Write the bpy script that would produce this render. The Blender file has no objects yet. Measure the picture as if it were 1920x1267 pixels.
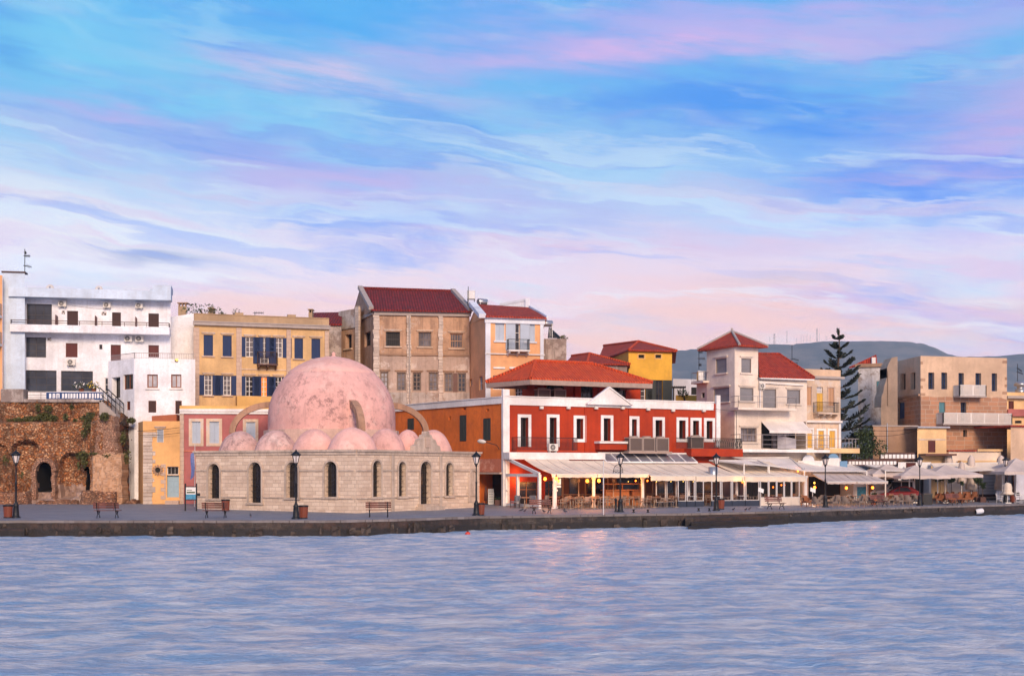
import bpy, math, random
from mathutils import Vector, Matrix, noise as mnoise
import numpy as np
R = math.radians
random.seed(7)
scn = bpy.context.scene
COL = scn.collection

# ------------------------------------------------------------------ camera
# photo measured on a 1920 px wide frame: focal length 2400 px, horizon on row 883, eye 3.74 m above the water
F, HY, CZ = 2400.0, 883.0, 3.74
cd = bpy.data.cameras.new('camera'); cam = bpy.data.objects.new('camera', cd); COL.objects.link(cam)
cam.location = (0, 0, CZ); cam.rotation_euler = (R(90), 0, 0)
cd.sensor_width = 36; cd.lens = F/1920*36; cd.shift_y = (HY-633.5)/1920
cd.clip_start = .5; cd.clip_end = 20000
scn.camera = cam

def lin(c):
    c /= 255.0
    return c/12.92 if c <= .04045 else ((c+.055)/1.055)**2.4
def S(r, g, b): return (lin(r), lin(g), lin(b), 1.0)

class NT:
    """small helper round a node tree"""
    def __init__(s, nt): s.nt = nt; s.n = nt.nodes; s.l = nt.links
    def node(s, t, **kw):
        x = s.n.new(t)
        for k, v in kw.items(): setattr(x, k, v)
        return x
    def put(s, sock, v):
        if v is None: return
        if hasattr(v, 'links') or isinstance(v, bpy.types.NodeSocket): s.l.new(v, sock)
        else: sock.default_value = v
    def m(s, op, a, b=None, c=None, clamp=False):
        x = s.node('ShaderNodeMath', operation=op, use_clamp=clamp)
        s.put(x.inputs[0], a); s.put(x.inputs[1], b); s.put(x.inputs[2], c)
        return x.outputs[0]
    def vec(s, a, b, c=0.0):
        x = s.node('ShaderNodeCombineXYZ'); s.put(x.inputs[0], a); s.put(x.inputs[1], b); s.put(x.inputs[2], c)
        return x.outputs[0]
    def mix(s, f, a, b, mode='MIX'):
        x = s.node('ShaderNodeMix', data_type='RGBA', blend_type=mode)
        s.put(x.inputs[0], f); s.put(x.inputs[6], a); s.put(x.inputs[7], b)
        return x.outputs[2]
    def noise(s, v, scale=1.0, detail=4, rough=.55, dist=0.0):
        x = s.node('ShaderNodeTexNoise'); s.put(x.inputs['Vector'], v); x.inputs['Scale'].default_value = scale
        x.inputs['Detail'].default_value = detail; x.inputs['Roughness'].default_value = rough; x.inputs['Distortion'].default_value = dist
        return x.outputs[0]
    def step(s, v, a, b):
        x = s.node('ShaderNodeMapRange', interpolation_type='SMOOTHSTEP'); s.put(x.inputs[0], v)
        x.inputs[1].default_value = a; x.inputs[2].default_value = b
        return x.outputs[0]
    def ramp(s, v, stops):
        x = s.node('ShaderNodeValToRGB'); s.put(x.inputs[0], v); e = x.color_ramp.elements
        while len(e) < len(stops): e.new(.5)
        for el, (p, c) in zip(e, stops): el.position = p; el.color = c
        return x.outputs[0]
    def map(s, v, scale=(1, 1, 1), rot=(0, 0, 0), loc=(0, 0, 0)):
        x = s.node('ShaderNodeMapping'); s.put(x.inputs[0], v)
        x.inputs['Scale'].default_value = scale; x.inputs['Rotation'].default_value = rot; x.inputs['Location'].default_value = loc
        return x.outputs[0]

# ------------------------------------------------------------------ sky (dusk, streaked clouds) and the low soft sun
SUN_EL, SUN_AZ = R(24), R(166)          # azimuth from +Y clockwise: behind the camera, to its right
w = bpy.data.worlds.new('World'); scn.world = w; w.use_nodes = True
t = NT(w.node_tree); t.n.clear()
out = t.node('ShaderNodeOutputWorld')
nish = t.node('ShaderNodeTexSky', sky_type='NISHITA', sun_disc=False, sun_elevation=SUN_EL, sun_rotation=SUN_AZ)
bgn = t.node('ShaderNodeBackground'); t.l.new(nish.outputs[0], bgn.inputs[0]); bgn.inputs[1].default_value = .012
tc = t.node('ShaderNodeTexCoord'); sp = t.node('ShaderNodeSeparateXYZ'); t.l.new(tc.outputs['Generated'], sp.inputs[0])
K = 24.0
az = t.m('MULTIPLY', t.m('ARCTAN2', sp.outputs[0], sp.outputs[1]), K)
el = t.m('MULTIPLY', t.m('ARCSINE', sp.outputs[2]), K)
wn1 = t.m('SUBTRACT', t.noise(t.vec(t.m('MULTIPLY', az, .22), t.m('MULTIPLY', el, .5)), 1, 3), .5)
fine = t.m('SUBTRACT', t.noise(t.vec(t.m('MULTIPLY', az, .45), t.m('MULTIPLY', t.m('MULTIPLY_ADD', az, .13, el), 4.2)), 1, 6, .6), .5)
elw = t.m('ADD', t.m('MULTIPLY_ADD', wn1, 1.5, el), t.m('MULTIPLY', fine, .65))
tilt = t.m('MULTIPLY_ADD', az, .085, elw)
sky = t.ramp(t.m('DIVIDE', elw, 38.0), [(0, S(255, 196, 176)), (2.2/38, S(253, 206, 198)), (3.3/38, S(238, 214, 232)), (4.3/38, S(229, 225, 245)),
    (5.2/38, S(182, 216, 251)), (6.3/38, S(132, 206, 254)), (7.6/38, S(88, 192, 255)), (9/38, S(70, 180, 254)), (13/38, S(96, 150, 225)), (20/38, S(92, 112, 165)), (1, S(84, 94, 132))])
def streak(sx, sy, off, lo, hi, col, amt, sky, tl=tilt, det=6):
    n = t.noise(t.vec(t.m('MULTIPLY', az, sx), t.m('MULTIPLY', tl, sy), off), 1, det, .6)
    return t.mix(t.m('MULTIPLY', t.step(n, lo, hi), amt), sky, col)
low = t.m('SUBTRACT', 1.0, t.step(el, 3.2, 5.0))      # how close to the horizon
SHN = [t.noise(t.vec(t.m('MULTIPLY', az, .35), t.m('MULTIPLY', t.m('MULTIPLY_ADD', az, tl_, el), 2.2), sd_), 1, 5, .6) for tl_, sd_ in ((.1, 1), (.02, 8), (.12, 17))]
def blob(px, py, sx, sy, col, amt, sky, tl=0.0, seed=0.0):
    tx = (px-960)/F; ty = (HY-py)/F/math.sqrt(1+tx*tx)
    ca, ce = math.atan(tx)*K, math.atan(ty)*K
    da = t.m('SUBTRACT', az, ca); de = t.m('SUBTRACT', elw, ce)
    if tl: de = t.m('MULTIPLY_ADD', da, tl, de)
    r2 = t.m('ADD', t.m('POWER', t.m('DIVIDE', da, sx/100), 2.0), t.m('POWER', t.m('DIVIDE', de, sy/100), 2.0))
    g = t.m('EXPONENT', t.m('MULTIPLY', r2, -1.0))
    n = SHN[int(seed) % 3]
    f = t.m('MULTIPLY', t.m('MULTIPLY', g, t.step(n, .22, .62)), amt, clamp=True)
    return t.mix(f, sky, col)
sky = streak(.16, .75, 3.1, .47, .64, S(64, 150, 250), .85, sky)
sky = streak(.20, 1.15, 9.7, .50, .66, S(196, 228, 254), .75, sky)
sky = streak(.15, .95, 21.3, .55, .70, S(214, 184, 240), .42, sky)
sky = blob(870, 40, 460, 100, S(40, 176, 255), 1.0, sky, .02, 1)
sky = blob(20, 70, 60, 60, S(20, 150, 236), .7, sky, .2, 2)
sky = blob(250, 120, 420, 130, S(120, 216, 255), .95, sky, .1, 3)
sky = blob(1300, 330, 620, 90, S(176, 220, 253), .85, sky, .06, 4)
sky = blob(1450, 200, 330, 66, S(60, 156, 255), 1.2, sky, .14, 5)
sky = blob(1780, 320, 330, 85, S(78, 150, 252), 1.2, sky, .04, 6)
sky = blob(480, 285, 480, 42, S(134, 170, 248), .95, sky, .14, 7)
sky = blob(1250, 95, 520, 34, S(222, 190, 246), 1.1, sky, .0, 8)
sky = blob(1500, 40, 480, 40, S(196, 184, 250), 1.0, sky, .02, 9)
sky = blob(1900, 240, 160, 70, S(206, 178, 240), .9, sky, 0, 10)
sky = blob(620, 150, 260, 26, S(214, 206, 246), 1.1, sky, .12, 11)
sky = blob(230, 205, 150, 16, S(190, 184, 246), 1.0, sky, .1, 12)
sky = blob(700, 350, 360, 34, S(206, 186, 240), 1.0, sky, .1, 13)
sky = blob(160, 440, 460, 90, S(240, 240, 247), .95, sky, .12, 14)
sky = blob(1150, 465, 500, 30, S(226, 196, 226), .9, sky, .02, 15)
sky = blob(880, 395, 360, 30, S(170, 182, 240), .85, sky, .08, 16)
sky = blob(300, 484, 120, 16, S(168, 178, 216), 1.1, sky, 0, 17)
sky = blob(1450, 545, 110, 22, S(200, 194, 222), 1.0, sky, 0, 18)
sky = blob(1230, 592, 200, 16, S(206, 200, 224), .9, sky, 0, 19)
sky = blob(850, 630, 800, 80, S(255, 204, 188), .9, sky, 0, 20)
sky = blob(1500, 610, 700, 70, S(255, 204, 192), .9, sky, 0, 21)
midm = t.m('SUBTRACT', t.step(el, 3., 4.6), t.step(el, 5.6, 7.8))
sky = streak(.13, 2.1, 71.3, .53, .63, S(214, 236, 255), t.m('MULTIPLY', midm, .5), sky, t.m('MULTIPLY_ADD', az, .13, elw), 8)
sky = streak(.11, 1.8, 83.1, .54, .64, S(104, 158, 246), t.m('MULTIPLY', midm, .55), sky, t.m('MULTIPLY_ADD', az, .12, elw), 8)
lowm = t.m('SUBTRACT', 1., t.step(el, 3.8, 6.6))
sky = streak(.10, 1.7, 41.3, .50, .66, S(226, 190, 224), t.m('MULTIPLY', lowm, .6), sky)
sky = streak(.14, 2.3, 57.7, .53, .68, S(238, 240, 252), t.m('MULTIPLY', lowm, .6), sky)
bg = t.node('ShaderNodeBackground'); t.l.new(sky, bg.inputs[0]); t.put(bg.inputs[1], t.m('ADD', .87, t.m('MULTIPLY', t.m('SUBTRACT', 1., t.step(el, 1., 7.)), .42)))
ad = t.node('ShaderNodeAddShader'); t.l.new(bg.outputs[0], ad.inputs[0]); t.l.new(bgn.outputs[0], ad.inputs[1]); t.l.new(ad.outputs[0], out.inputs[0])
sl = bpy.data.lights.new('sun', 'SUN'); sun = bpy.data.objects.new('sun', sl); COL.objects.link(sun)
sl.energy = 3.8; sl.angle = R(20); sl.color = (1, .72, .51)
sd = Vector((math.sin(SUN_AZ)*math.cos(SUN_EL), math.cos(SUN_AZ)*math.cos(SUN_EL), math.sin(SUN_EL)))
sun.rotation_euler = sd.to_track_quat('Z', 'Y').to_euler()
scn.view_settings.view_transform = 'Standard'; scn.view_settings.look = 'None'
scn.view_settings.exposure = .06; scn.view_settings.gamma = 1
scn.cycles.max_bounces = 6; scn.cycles.diffuse_bounces = 3; scn.cycles.glossy_bounces = 3; scn.cycles.transmission_bounces = 4
scn.cycles.transparent_max_bounces = 8; scn.cycles.sample_clamp_indirect = 6
scn.cycles.use_denoising = True

# ------------------------------------------------------------------ geometry helpers
def W(px, py, Y): return Vector(((px-960)/F*Y, Y, CZ+(HY-py)/F*Y))
def XY(px, Y): return Vector(((px-960)/F*Y, Y))
EDGE = [(-900, 73.7), (0, 73.7), (640, 74.1), (760, 76.6), (900, 80.7), (1040, 82.6), (1163, 85.0), (1300, 86.6), (1480, 91.5), (1547, 95.0), (1700, 101.5), (1885, 109.5), (1920, 111.5), (2300, 131.0), (3000, 170)]
def Yedge(px):
    for (a, ya), (b, yb) in zip(EDGE, EDGE[1:]):
        if px <= b: return ya+(yb-ya)*(max(px, a)-a)/(b-a)
    return EDGE[-1][1]
SL = .014
def zg(X, Y): return .9+SL*max(0., Y-Yedge(X/Y*F+960))
def gY(px, py):                      # depth of the pavement point seen at a pixel
    return (2.84+SL*Yedge(px))/((py-HY)/F+SL)
def G(px, py):
    Y = gY(px, py); p = XY(px, Y); return Vector((p.x, p.y, zg(p.x, p.y)))
def GY(px, Y):
    p = XY(px, Y); return Vector((p.x, p.y, zg(p.x, p.y)))

class MB:
    """collects shapes in world space, then links them as one mesh object"""
    def __init__(s): s.v = []; s.f = []; s.sm = []; s.mi = []
    def add(s, vs, fs, smooth=False, mi=0):
        o = len(s.v); s.v += [tuple(p) for p in vs]; s.f += [tuple(i+o for i in f) for f in fs]
        s.sm += [smooth]*len(fs); s.mi += [mi]*len(fs); return s
    def quad(s, a, b, c, d, mi=0): return s.add([a, b, c, d], [(0, 1, 2, 3)], mi=mi)
    def poly(s, ps, mi=0): return s.add(ps, [tuple(range(len(ps)))], mi=mi)
    def box(s, a, b, mi=0):
        x0, y0, z0 = a; x1, y1, z1 = b
        return s.hexa([(x0, y0, z0), (x1, y0, z0), (x1, y1, z0), (x0, y1, z0)], [(x0, y0, z1), (x1, y0, z1), (x1, y1, z1), (x0, y1, z1)], mi)
    def hexa(s, lo, hi, mi=0):
        n = len(lo)
        fs = [tuple(range(n-1, -1, -1)), tuple(range(n, 2*n))]+[(i, (i+1) % n, n+(i+1) % n, n+i) for i in range(n)]
        return s.add(list(lo)+list(hi), fs, mi=mi)
    def obox(s, c, dx, dy, dz, yaw=0, mi=0):          # box centred on c (z = bottom), turned by yaw
        ca, sa = math.cos(yaw), math.sin(yaw)
        q = [(c[0]+x*ca-y*sa, c[1]+x*sa+y*ca) for x, y in ((-dx/2, -dy/2), (dx/2, -dy/2), (dx/2, dy/2), (-dx/2, dy/2))]
        return s.hexa([(x, y, c[2]) for x, y in q], [(x, y, c[2]+dz) for x, y in q], mi)
    def bar(s, a, b, w=.03, h=.03, mi=0):
        a = Vector(a); b = Vector(b); d = b-a
        if d.length < 1e-6: return s
        d.normalize(); up = Vector((0, 0, 1)) if abs(d.z) < .95 else Vector((1, 0, 0))
        x = d.cross(up).normalized(); y = x.cross(d)
        q = [x*i*w/2+y*j*h/2 for i, j in ((-1, -1), (1, -1), (1, 1), (-1, 1))]
        return s.hexa([a+k for k in q], [b+k for k in q], mi)
    def tube(s, pts, r, n=8, cap=True, mi=0, smooth=True):
        pts = [Vector(p) for p in pts]; rs = r if isinstance(r, (list, tuple)) else [r]*len(pts); vs = []
        for i, p in enumerate(pts):
            d = (pts[min(i+1, len(pts)-1)]-pts[max(i-1, 0)]).normalized()
            up = Vector((0, 0, 1)) if abs(d.z) < .9 else Vector((1, 0, 0))
            x = d.cross(up).normalized(); y = x.cross(d)
            vs += [p+(x*math.cos(k*2*math.pi/n)+y*math.sin(k*2*math.pi/n))*rs[i] for k in range(n)]
        fs = [(i*n+k, i*n+(k+1) % n, (i+1)*n+(k+1) % n, (i+1)*n+k) for i in range(len(pts)-1) for k in range(n)]
        if cap:
            s.add([vs[k] for k in range(n)], [tuple(range(n-1, -1, -1))], mi=mi); s.add(vs[-n:], [tuple(range(n))], mi=mi)
        return s.add(vs, fs, smooth, mi)
    def lathe(s, c, prof, n=16, smooth=True, a0=0, a1=2*math.pi, mi=0):
        full = abs(a1-a0-2*math.pi) < 1e-6; m = n if full else n+1
        vs = [(c[0]+r*math.cos(a0+(a1-a0)*k/n), c[1]+r*math.sin(a0+(a1-a0)*k/n), c[2]+z) for r, z in prof for k in range(m)]
        fs = [(i*m+k, i*m+(k+1) % m, (i+1)*m+(k+1) % m, (i+1)*m+k) for i in range(len(prof)-1) for k in range(n)]
        return s.add(vs, fs, smooth, mi)
    def build(s, name, mat, parent=None, org=None, uv=True, label=None):
        o0 = root_org(parent) if parent is not None else Vector(org or (0, 0, 0))
        me = bpy.data.meshes.new(name)
        me.from_pydata([(x-o0.x, y-o0.y, z-o0.z) for x, y, z in s.v], [], s.f)
        for mm in (mat if isinstance(mat, (list, tuple)) else [mat]): me.materials.append(mm)
        me.polygons.foreach_set('use_smooth', s.sm); me.polygons.foreach_set('material_index', s.mi)
        if uv and len(me.loops):
            nl = len(me.loops); vi = np.empty(nl, np.int32); me.loops.foreach_get('vertex_index', vi)
            co = np.array(s.v, float)[vi]; npoly = len(me.polygons)
            nm = np.empty(npoly*3); me.polygons.foreach_get('normal', nm); nm = nm.reshape(-1, 3)
            tot = np.empty(npoly, np.int32); me.polygons.foreach_get('loop_total', tot); nn = np.repeat(nm, tot, axis=0)
            tt = np.stack([-nn[:, 1], nn[:, 0], np.zeros(nl)], 1); ln = np.linalg.norm(tt, axis=1)
            flat = ln < .15; tt[flat] = (1, 0, 0); ln[flat] = 1; tt /= ln[:, None]
            bb = np.cross(nn, tt)
            uvl = me.uv_layers.new(name='UVMap'); uvl.data.foreach_set('uv', np.stack([(co*tt).sum(1), (co*bb).sum(1)], 1).ravel())
        me.update()
        o = bpy.data.objects.new(name, me); COL.objects.link(o)
        if parent is not None: o.parent = parent
        else: o.location = o0
        if label: o['label'] = label
        return o
def root_org(o):
    while o.parent: o = o.parent
    return Vector(o.location)
def tag(o, label=None, cat=None, group=None, kind=None):
    for k, v in (('label', label), ('category', cat), ('group', group), ('kind', kind)):
        if v: o[k] = v
    return o
def thing(name, label, cat, loc, group=None, rotz=0):
    o = bpy.data.objects.new(name, None); o.empty_display_size = .2; COL.objects.link(o); o.location = loc; o.rotation_euler.z = rotz
    return tag(o, label, cat, group)
def single(mb, name, mat, label, cat, group=None, org=None):
    if org is None:
        a = np.array(mb.v); org = ((a[:, 0].min()+a[:, 0].max())/2, (a[:, 1].min()+a[:, 1].max())/2, a[:, 2].min())
    return tag(mb.build(name, mat, None, org), label, cat, group)
def dup(root, loc, rotz=0, label=None, group=None, scale=None):
    r = root.copy(); COL.objects.link(r); r.location = loc; r.rotation_euler = (0, 0, rotz)
    if scale: r.scale = (scale,)*3
    if label: r['label'] = label
    if group: r['group'] = group
    for ch in list(root.children):
        c = ch.copy(); COL.objects.link(c); c.parent = r
        for g in ch.children:
            d = g.copy(); COL.objects.link(d); d.parent = c
    return r

# ------------------------------------------------------------------ materials
MATS = {}
def newmat(name):
    m = bpy.data.materials.new(name); m.use_nodes = True; x = NT(m.node_tree); x.n.clear()
    o = x.node('ShaderNodeOutputMaterial'); b = x.node('ShaderNodeBsdfPrincipled'); x.l.new(b.outputs[0], o.inputs[0])
    MATS[name] = m; x.b = b; x.out = o
    x.tc = x.node('ShaderNodeTexCoord'); x.obj = x.tc.outputs['Object']; x.uv = x.tc.outputs['UV']
    return m, x
def bump(x, h, strength=.3, dist=.02):
    n = x.node('ShaderNodeBump'); n.inputs['Strength'].default_value = strength; n.inputs['Distance'].default_value = dist
    x.put(n.inputs['Height'], h); x.l.new(n.outputs[0], x.b.inputs['Normal'])
def mul(c, k): return (c[0]*k, c[1]*k, c[2]*k, 1)
def plaster(name, col, stain=None, amt=.5, patch=None, pamt=0., rough=.9, plo=.60):
    m, x = newmat(name); stain = stain or mul(col, .55)
    c = x.mix(x.step(x.noise(x.obj, .3, 7, .62), .36, .64), mul(col, .80), mul(col, 1.10))
    c = x.mix(x.m('MULTIPLY', x.step(x.noise(x.map(x.obj, (2.2, 2.2, .16)), 1, 6, .68), .46, .66), amt*.85), c, stain)
    c = x.mix(x.m('MULTIPLY', x.step(x.noise(x.obj, 1.5, 10, .74), .50, .68), amt*.7), c, mul(stain, .8))
    c = x.mix(x.m('MULTIPLY', x.step(x.noise(x.obj, 5., 9, .75), .44, .62), .22), c, mul(stain, .9))
    if patch: c = x.mix(x.m('MULTIPLY', x.step(x.noise(x.obj, .8, 10, .74), plo-.055, plo+.015), pamt), c, patch)
    x.put(x.b.inputs['Base Color'], c); x.b.inputs['Roughness'].default_value = rough
    bump(x, x.noise(x.obj, 9, 6, .7), .35, .02)
    return m
def simple(name, col, rough=.6, metal=0., var=.15, sc=6., bmp=.0):
    m, x = newmat(name)
    c = x.mix(x.noise(x.obj, sc, 5), mul(col, 1-var), mul(col, 1+var))
    x.put(x.b.inputs['Base Color'], c); x.b.inputs['Roughness'].default_value = rough; x.b.inputs['Metallic'].default_value = metal
    if bmp: bump(x, x.noise(x.obj, sc*3, 5), bmp, .01)
    return m
def ashlar(name, c1, c2, mortar, bw=.62, bh=.3, dirt=None, damt=.5, ms=.012, holes=.4):
    m, x = newmat(name)
    wv = x.node('ShaderNodeVectorMath', operation='ADD'); x.l.new(x.uv, wv.inputs[0])
    nz = x.node('ShaderNodeTexNoise'); nz.inputs['Scale'].default_value = 1.3; x.l.new(x.uv, nz.inputs['Vector'])
    sc = x.node('ShaderNodeVectorMath', operation='SCALE'); x.l.new(nz.outputs['Color'], sc.inputs[0]); sc.inputs['Scale'].default_value = .05
    x.l.new(sc.outputs[0], wv.inputs[1])
    b = x.node('ShaderNodeTexBrick', offset=.5, squash=1.25, squash_frequency=3); x.l.new(wv.outputs[0], b.inputs['Vector'])
    b.inputs['Color1'].default_value = c1; b.inputs['Color2'].default_value = c2; b.inputs['Mortar'].default_value = mortar
    b.inputs['Scale'].default_value = 1; b.inputs['Brick Width'].default_value = bw; b.inputs['Row Height'].default_value = bh
    b.inputs['Mortar Size'].default_value = ms; b.inputs['Mortar Smooth'].default_value = .3; b.inputs['Bias'].default_value = -.1
    c = b.outputs['Color']
    c = x.mix(x.m('MULTIPLY', x.step(x.noise(x.obj, .7, 7, .6), .4, .75), damt), c, dirt or mul(c1, .5))
    c = x.mix(x.m('MULTIPLY', x.step(x.noise(x.obj, 3.2, 8, .72), .55, .72), holes), c, mul(dirt or c1, .55))
    c = x.mix(.22, c, x.mix(x.noise(x.obj, 1.9, 6), mul(c1, .8), mul(c2, 1.15)))
    x.put(x.b.inputs['Base Color'], c); x.b.inputs['Roughness'].default_value = .92
    h = x.m('ADD', x.m('MULTIPLY', b.outputs['Fac'], -1.0), x.m('MULTIPLY', x.noise(x.obj, 7, 8, .7), 1.2))
    bump(x, h, .6, .035)
    return m
def rubble(name, cols, sc=2.6, moss=None, mamt=.5, bd=.12):
    m, x = newmat(name)
    wv = x.node('ShaderNodeVectorMath', operation='ADD'); x.l.new(x.map(x.obj, (1, 1, 1.5)), wv.inputs[0])
    nz = x.node('ShaderNodeTexNoise'); nz.inputs['Scale'].default_value = 1.6; x.l.new(x.obj, nz.inputs['Vector'])
    s_ = x.node('ShaderNodeVectorMath', operation='SCALE'); x.l.new(nz.outputs['Color'], s_.inputs[0]); s_.inputs['Scale'].default_value = .5
    x.l.new(s_.outputs[0], wv.inputs[1])
    v = x.node('ShaderNodeTexVoronoi', feature='F1'); x.l.new(wv.outputs[0], v.inputs['Vector']); v.inputs['Scale'].default_value = sc
    e = x.node('ShaderNodeTexVoronoi', feature='DISTANCE_TO_EDGE'); x.l.new(wv.outputs[0], e.inputs['Vector']); e.inputs['Scale'].default_value = sc
    sp_ = x.node('ShaderNodeSeparateXYZ'); x.l.new(v.outputs['Color'], sp_.inputs[0])
    c = x.ramp(sp_.outputs[0], [(i/(len(cols)-1), c_) for i, c_ in enumerate(cols)])
    c = x.mix(x.m('MULTIPLY', x.step(x.noise(x.map(x.obj, (1, 1, 1.2), loc=(3, 1, 2)), .22, 8, .66), .46, .60), .8), c, x.mix(.65, c, cols[0]))
    c = x.mix(x.m('MULTIPLY', x.step(x.noise(x.map(x.obj, (1, 1, 1), loc=(9, 5, 2)), .3, 8, .66), .50, .62), .55), c, x.mix(.5, c, cols[3]))
    c = x.mix(x.m('MULTIPLY', x.m('SUBTRACT', 1.0, x.step(e.outputs['Distance'], 0., .12)), .75), c, mul(cols[0], .45))
    c = x.mix(x.m('MULTIPLY', x.step(x.noise(x.obj, 1.4, 9, .7), .52, .66), .45), c, mul(cols[-1], .8))
    if moss: c = x.mix(x.m('MULTIPLY', x.step(x.noise(x.map(x.obj, (1, 1, .5), loc=(4, 2, 7)), .4, 9, .7), .49, .60), mamt), c, moss)
    x.put(x.b.inputs['Base Color'], c); x.b.inputs['Roughness'].default_value = .95
    bump(x, x.m('ADD', x.step(e.outputs['Distance'], 0., .18), x.m('MULTIPLY', x.noise(x.obj, 5, 8, .7), 1.0)), .9, bd)
    return m
def rooftile(name, c1, c2, age):
    m, x = newmat(name); s = x.node('ShaderNodeSeparateXYZ'); x.l.new(x.uv, s.inputs[0])
    u = x.m('DIVIDE', s.outputs[0], .24); v = x.m('DIVIDE', s.outputs[1], .36)
    fu = x.m('FRACT', u); fv = x.m('FRACT', v)
    hu = x.m('ABSOLUTE', x.m('SINE', x.m('MULTIPLY', u, math.pi)))
    cell = x.node('ShaderNodeTexWhiteNoise', noise_dimensions='2D'); x.l.new(x.vec(x.m('FLOOR', u), x.m('FLOOR', v)), cell.inputs['Vector'])
    c = x.mix(cell.outputs['Value'], c1, c2)
    c = x.mix(x.m('MULTIPLY', x.step(x.noise(x.obj, .9, 8, .7), .48, .7), .6), c, age)
    c = x.mix(x.m('MULTIPLY', x.m('SUBTRACT', 1.0, x.step(hu, .0, .38)), .65), c, mul(c1, .3))
    c = x.mix(x.m('MULTIPLY', x.m('SUBTRACT', 1.0, x.step(fv, .0, .2)), .5), c, mul(c1, .35))
    x.put(x.b.inputs['Base Color'], c); x.b.inputs['Roughness'].default_value = .85
    bump(x, x.m('ADD', x.m('MULTIPLY', hu, 1.0), x.m('MULTIPLY', fv, -.5)), 1., .09)
    return m
def slat(name, col, per=.07, axis=1, rough=.6):
    m, x = newmat(name); s = x.node('ShaderNodeSeparateXYZ'); x.l.new(x.uv, s.inputs[0])
    f = x.m('FRACT', x.m('DIVIDE', s.outputs[axis], per))
    c = x.mix(x.step(f, .0, .35), mul(col, .55), col); c = x.mix(x.m('MULTIPLY', x.step(x.noise(x.obj, 1.7, 6), .45, .7), .35), c, mul(col, .7))
    x.put(x.b.inputs['Base Color'], c); x.b.inputs['Roughness'].default_value = rough; bump(x, f, .6, .02)
    return m
def glassy(name, col, rough=.08, var=.4):
    m, x = newmat(name)
    x.put(x.b.inputs['Base Color'], x.mix(x.step(x.noise(x.obj, .8, 4), .35, .65), mul(col, 1-var), mul(col, 1+var)))
    x.b.inputs['Roughness'].default_value = rough; x.b.inputs['IOR'].default_value = 1.5
    bump(x, x.noise(x.obj, 1.3, 3), .06, .02)
    return m
def clear(name, col=(.95, .97, 1, 1), mixf=.93):
    m, x = newmat(name); tr = x.node('ShaderNodeBsdfTransparent'); tr.inputs[0].default_value = col
    x.b.inputs['Base Color'].default_value = (.1, .11, .12, 1); x.b.inputs['Roughness'].default_value = .05
    mx = x.node('ShaderNodeMixShader'); mx.inputs[0].default_value = mixf
    x.l.new(x.b.outputs[0], mx.inputs[1]); x.l.new(tr.outputs[0], mx.inputs[2]); x.l.new(mx.outputs[0], x.out.inputs[0])
    return m
def glow(name, col, e):
    m, x = newmat(name); x.b.inputs['Base Color'].default_value = col
    x.b.inputs['Emission Color'].default_value = col; x.b.inputs['Emission Strength'].default_value = e
    return m
def fabric(name, col, rough=.85, trans=.25):
    m, x = newmat(name)
    c = x.mix(x.step(x.noise(x.obj, .9, 6), .35, .7), mul(col, .86), mul(col, 1.05)); c = x.mix(x.m('MULTIPLY', x.step(x.noise(x.map(x.obj, (3, 3, .6)), 1, 6, .7), .55, .75), .35), c, mul(col, .68))
    x.put(x.b.inputs['Base Color'], c); x.b.inputs['Roughness'].default_value = rough
    tl = x.node('ShaderNodeBsdfTranslucent'); x.put(tl.inputs[0], c)
    mx = x.node('ShaderNodeMixShader'); mx.inputs[0].default_value = trans
    x.l.new(x.b.outputs[0], mx.inputs[1]); x.l.new(tl.outputs[0], mx.inputs[2]); x.l.new(mx.outputs[0], x.out.inputs[0])
    bump(x, x.noise(x.obj, 2.2, 4), .25, .05)
    return m
def leafy(name, a, b, sc=2.):
    m, x = newmat(name); oi = x.node('ShaderNodeNewGeometry')
    c = x.mix(x.noise(x.obj, sc, 4), a, b); c = x.mix(x.m('MULTIPLY', oi.outputs['Random Per Island'], .6), c, mul(b, 1.25))
    x.put(x.b.inputs['Base Color'], c); x.b.inputs['Roughness'].default_value = .7
    return m

M = {}
M['hotel'] = plaster('white_plaster', (.85, .86, .90, 1), (.52, .49, .47, 1), .32, (.42, .38, .34, 1), .7, plo=.70)
M['hotelblue'] = plaster('blue_white_plaster', (.58, .70, .84, 1), (.45, .5, .55, 1), .35, (.25, .27, .30, 1), .9, plo=.69)
M['mustard'] = plaster('mustard_plaster', (.68, .45, .21, 1), (.46, .29, .15, 1), .35)
M['mustarddk'] = plaster('mustard_parapet', (.45, .31, .18, 1), (.28, .19, .12, 1), .4)
M['pinkstone'] = ashlar('pale_quoin_stone', (.58, .44, .34, 1), (.50, .36, .28, 1), (.35, .25, .2, 1), .5, .35, (.42, .32, .26, 1), .4)
M['pinkred'] = plaster('dusty_rose_plaster', (.42, .135, .125, 1), (.30, .10, .09, 1), .35, (.62, .40, .36, 1), .8, plo=.72)
M['apricot'] = plaster('apricot_plaster', (.76, .42, .16, 1), (.60, .33, .13, 1), .35)
M['yellowband'] = plaster('yellow_plaster', (.78, .47, .15, 1), (.6, .36, .13, 1), .3)
M['derelict'] = plaster('weathered_plaster', (.52, .32, .20, 1), (.22, .13, .085, 1), .8, (.56, .44, .36, 1), .5, plo=.60)
M['derelictlow'] = plaster('grey_pink_plaster', (.54, .40, .32, 1), (.26, .19, .15, 1), .6, (.66, .57, .5, 1), .6, plo=.6)
M['derelictwhite'] = plaster('flaking_white_plaster', (.52, .46, .41, 1), (.22, .17, .14, 1), .8, (.28, .19, .14, 1), .8, plo=.57)
M['quoin'] = ashlar('weathered_pilaster_stone', (.70, .60, .51, 1), (.52, .42, .35, 1), (.22, .16, .13, 1), .8, .26, (.20, .15, .12, 1), .6)
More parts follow.
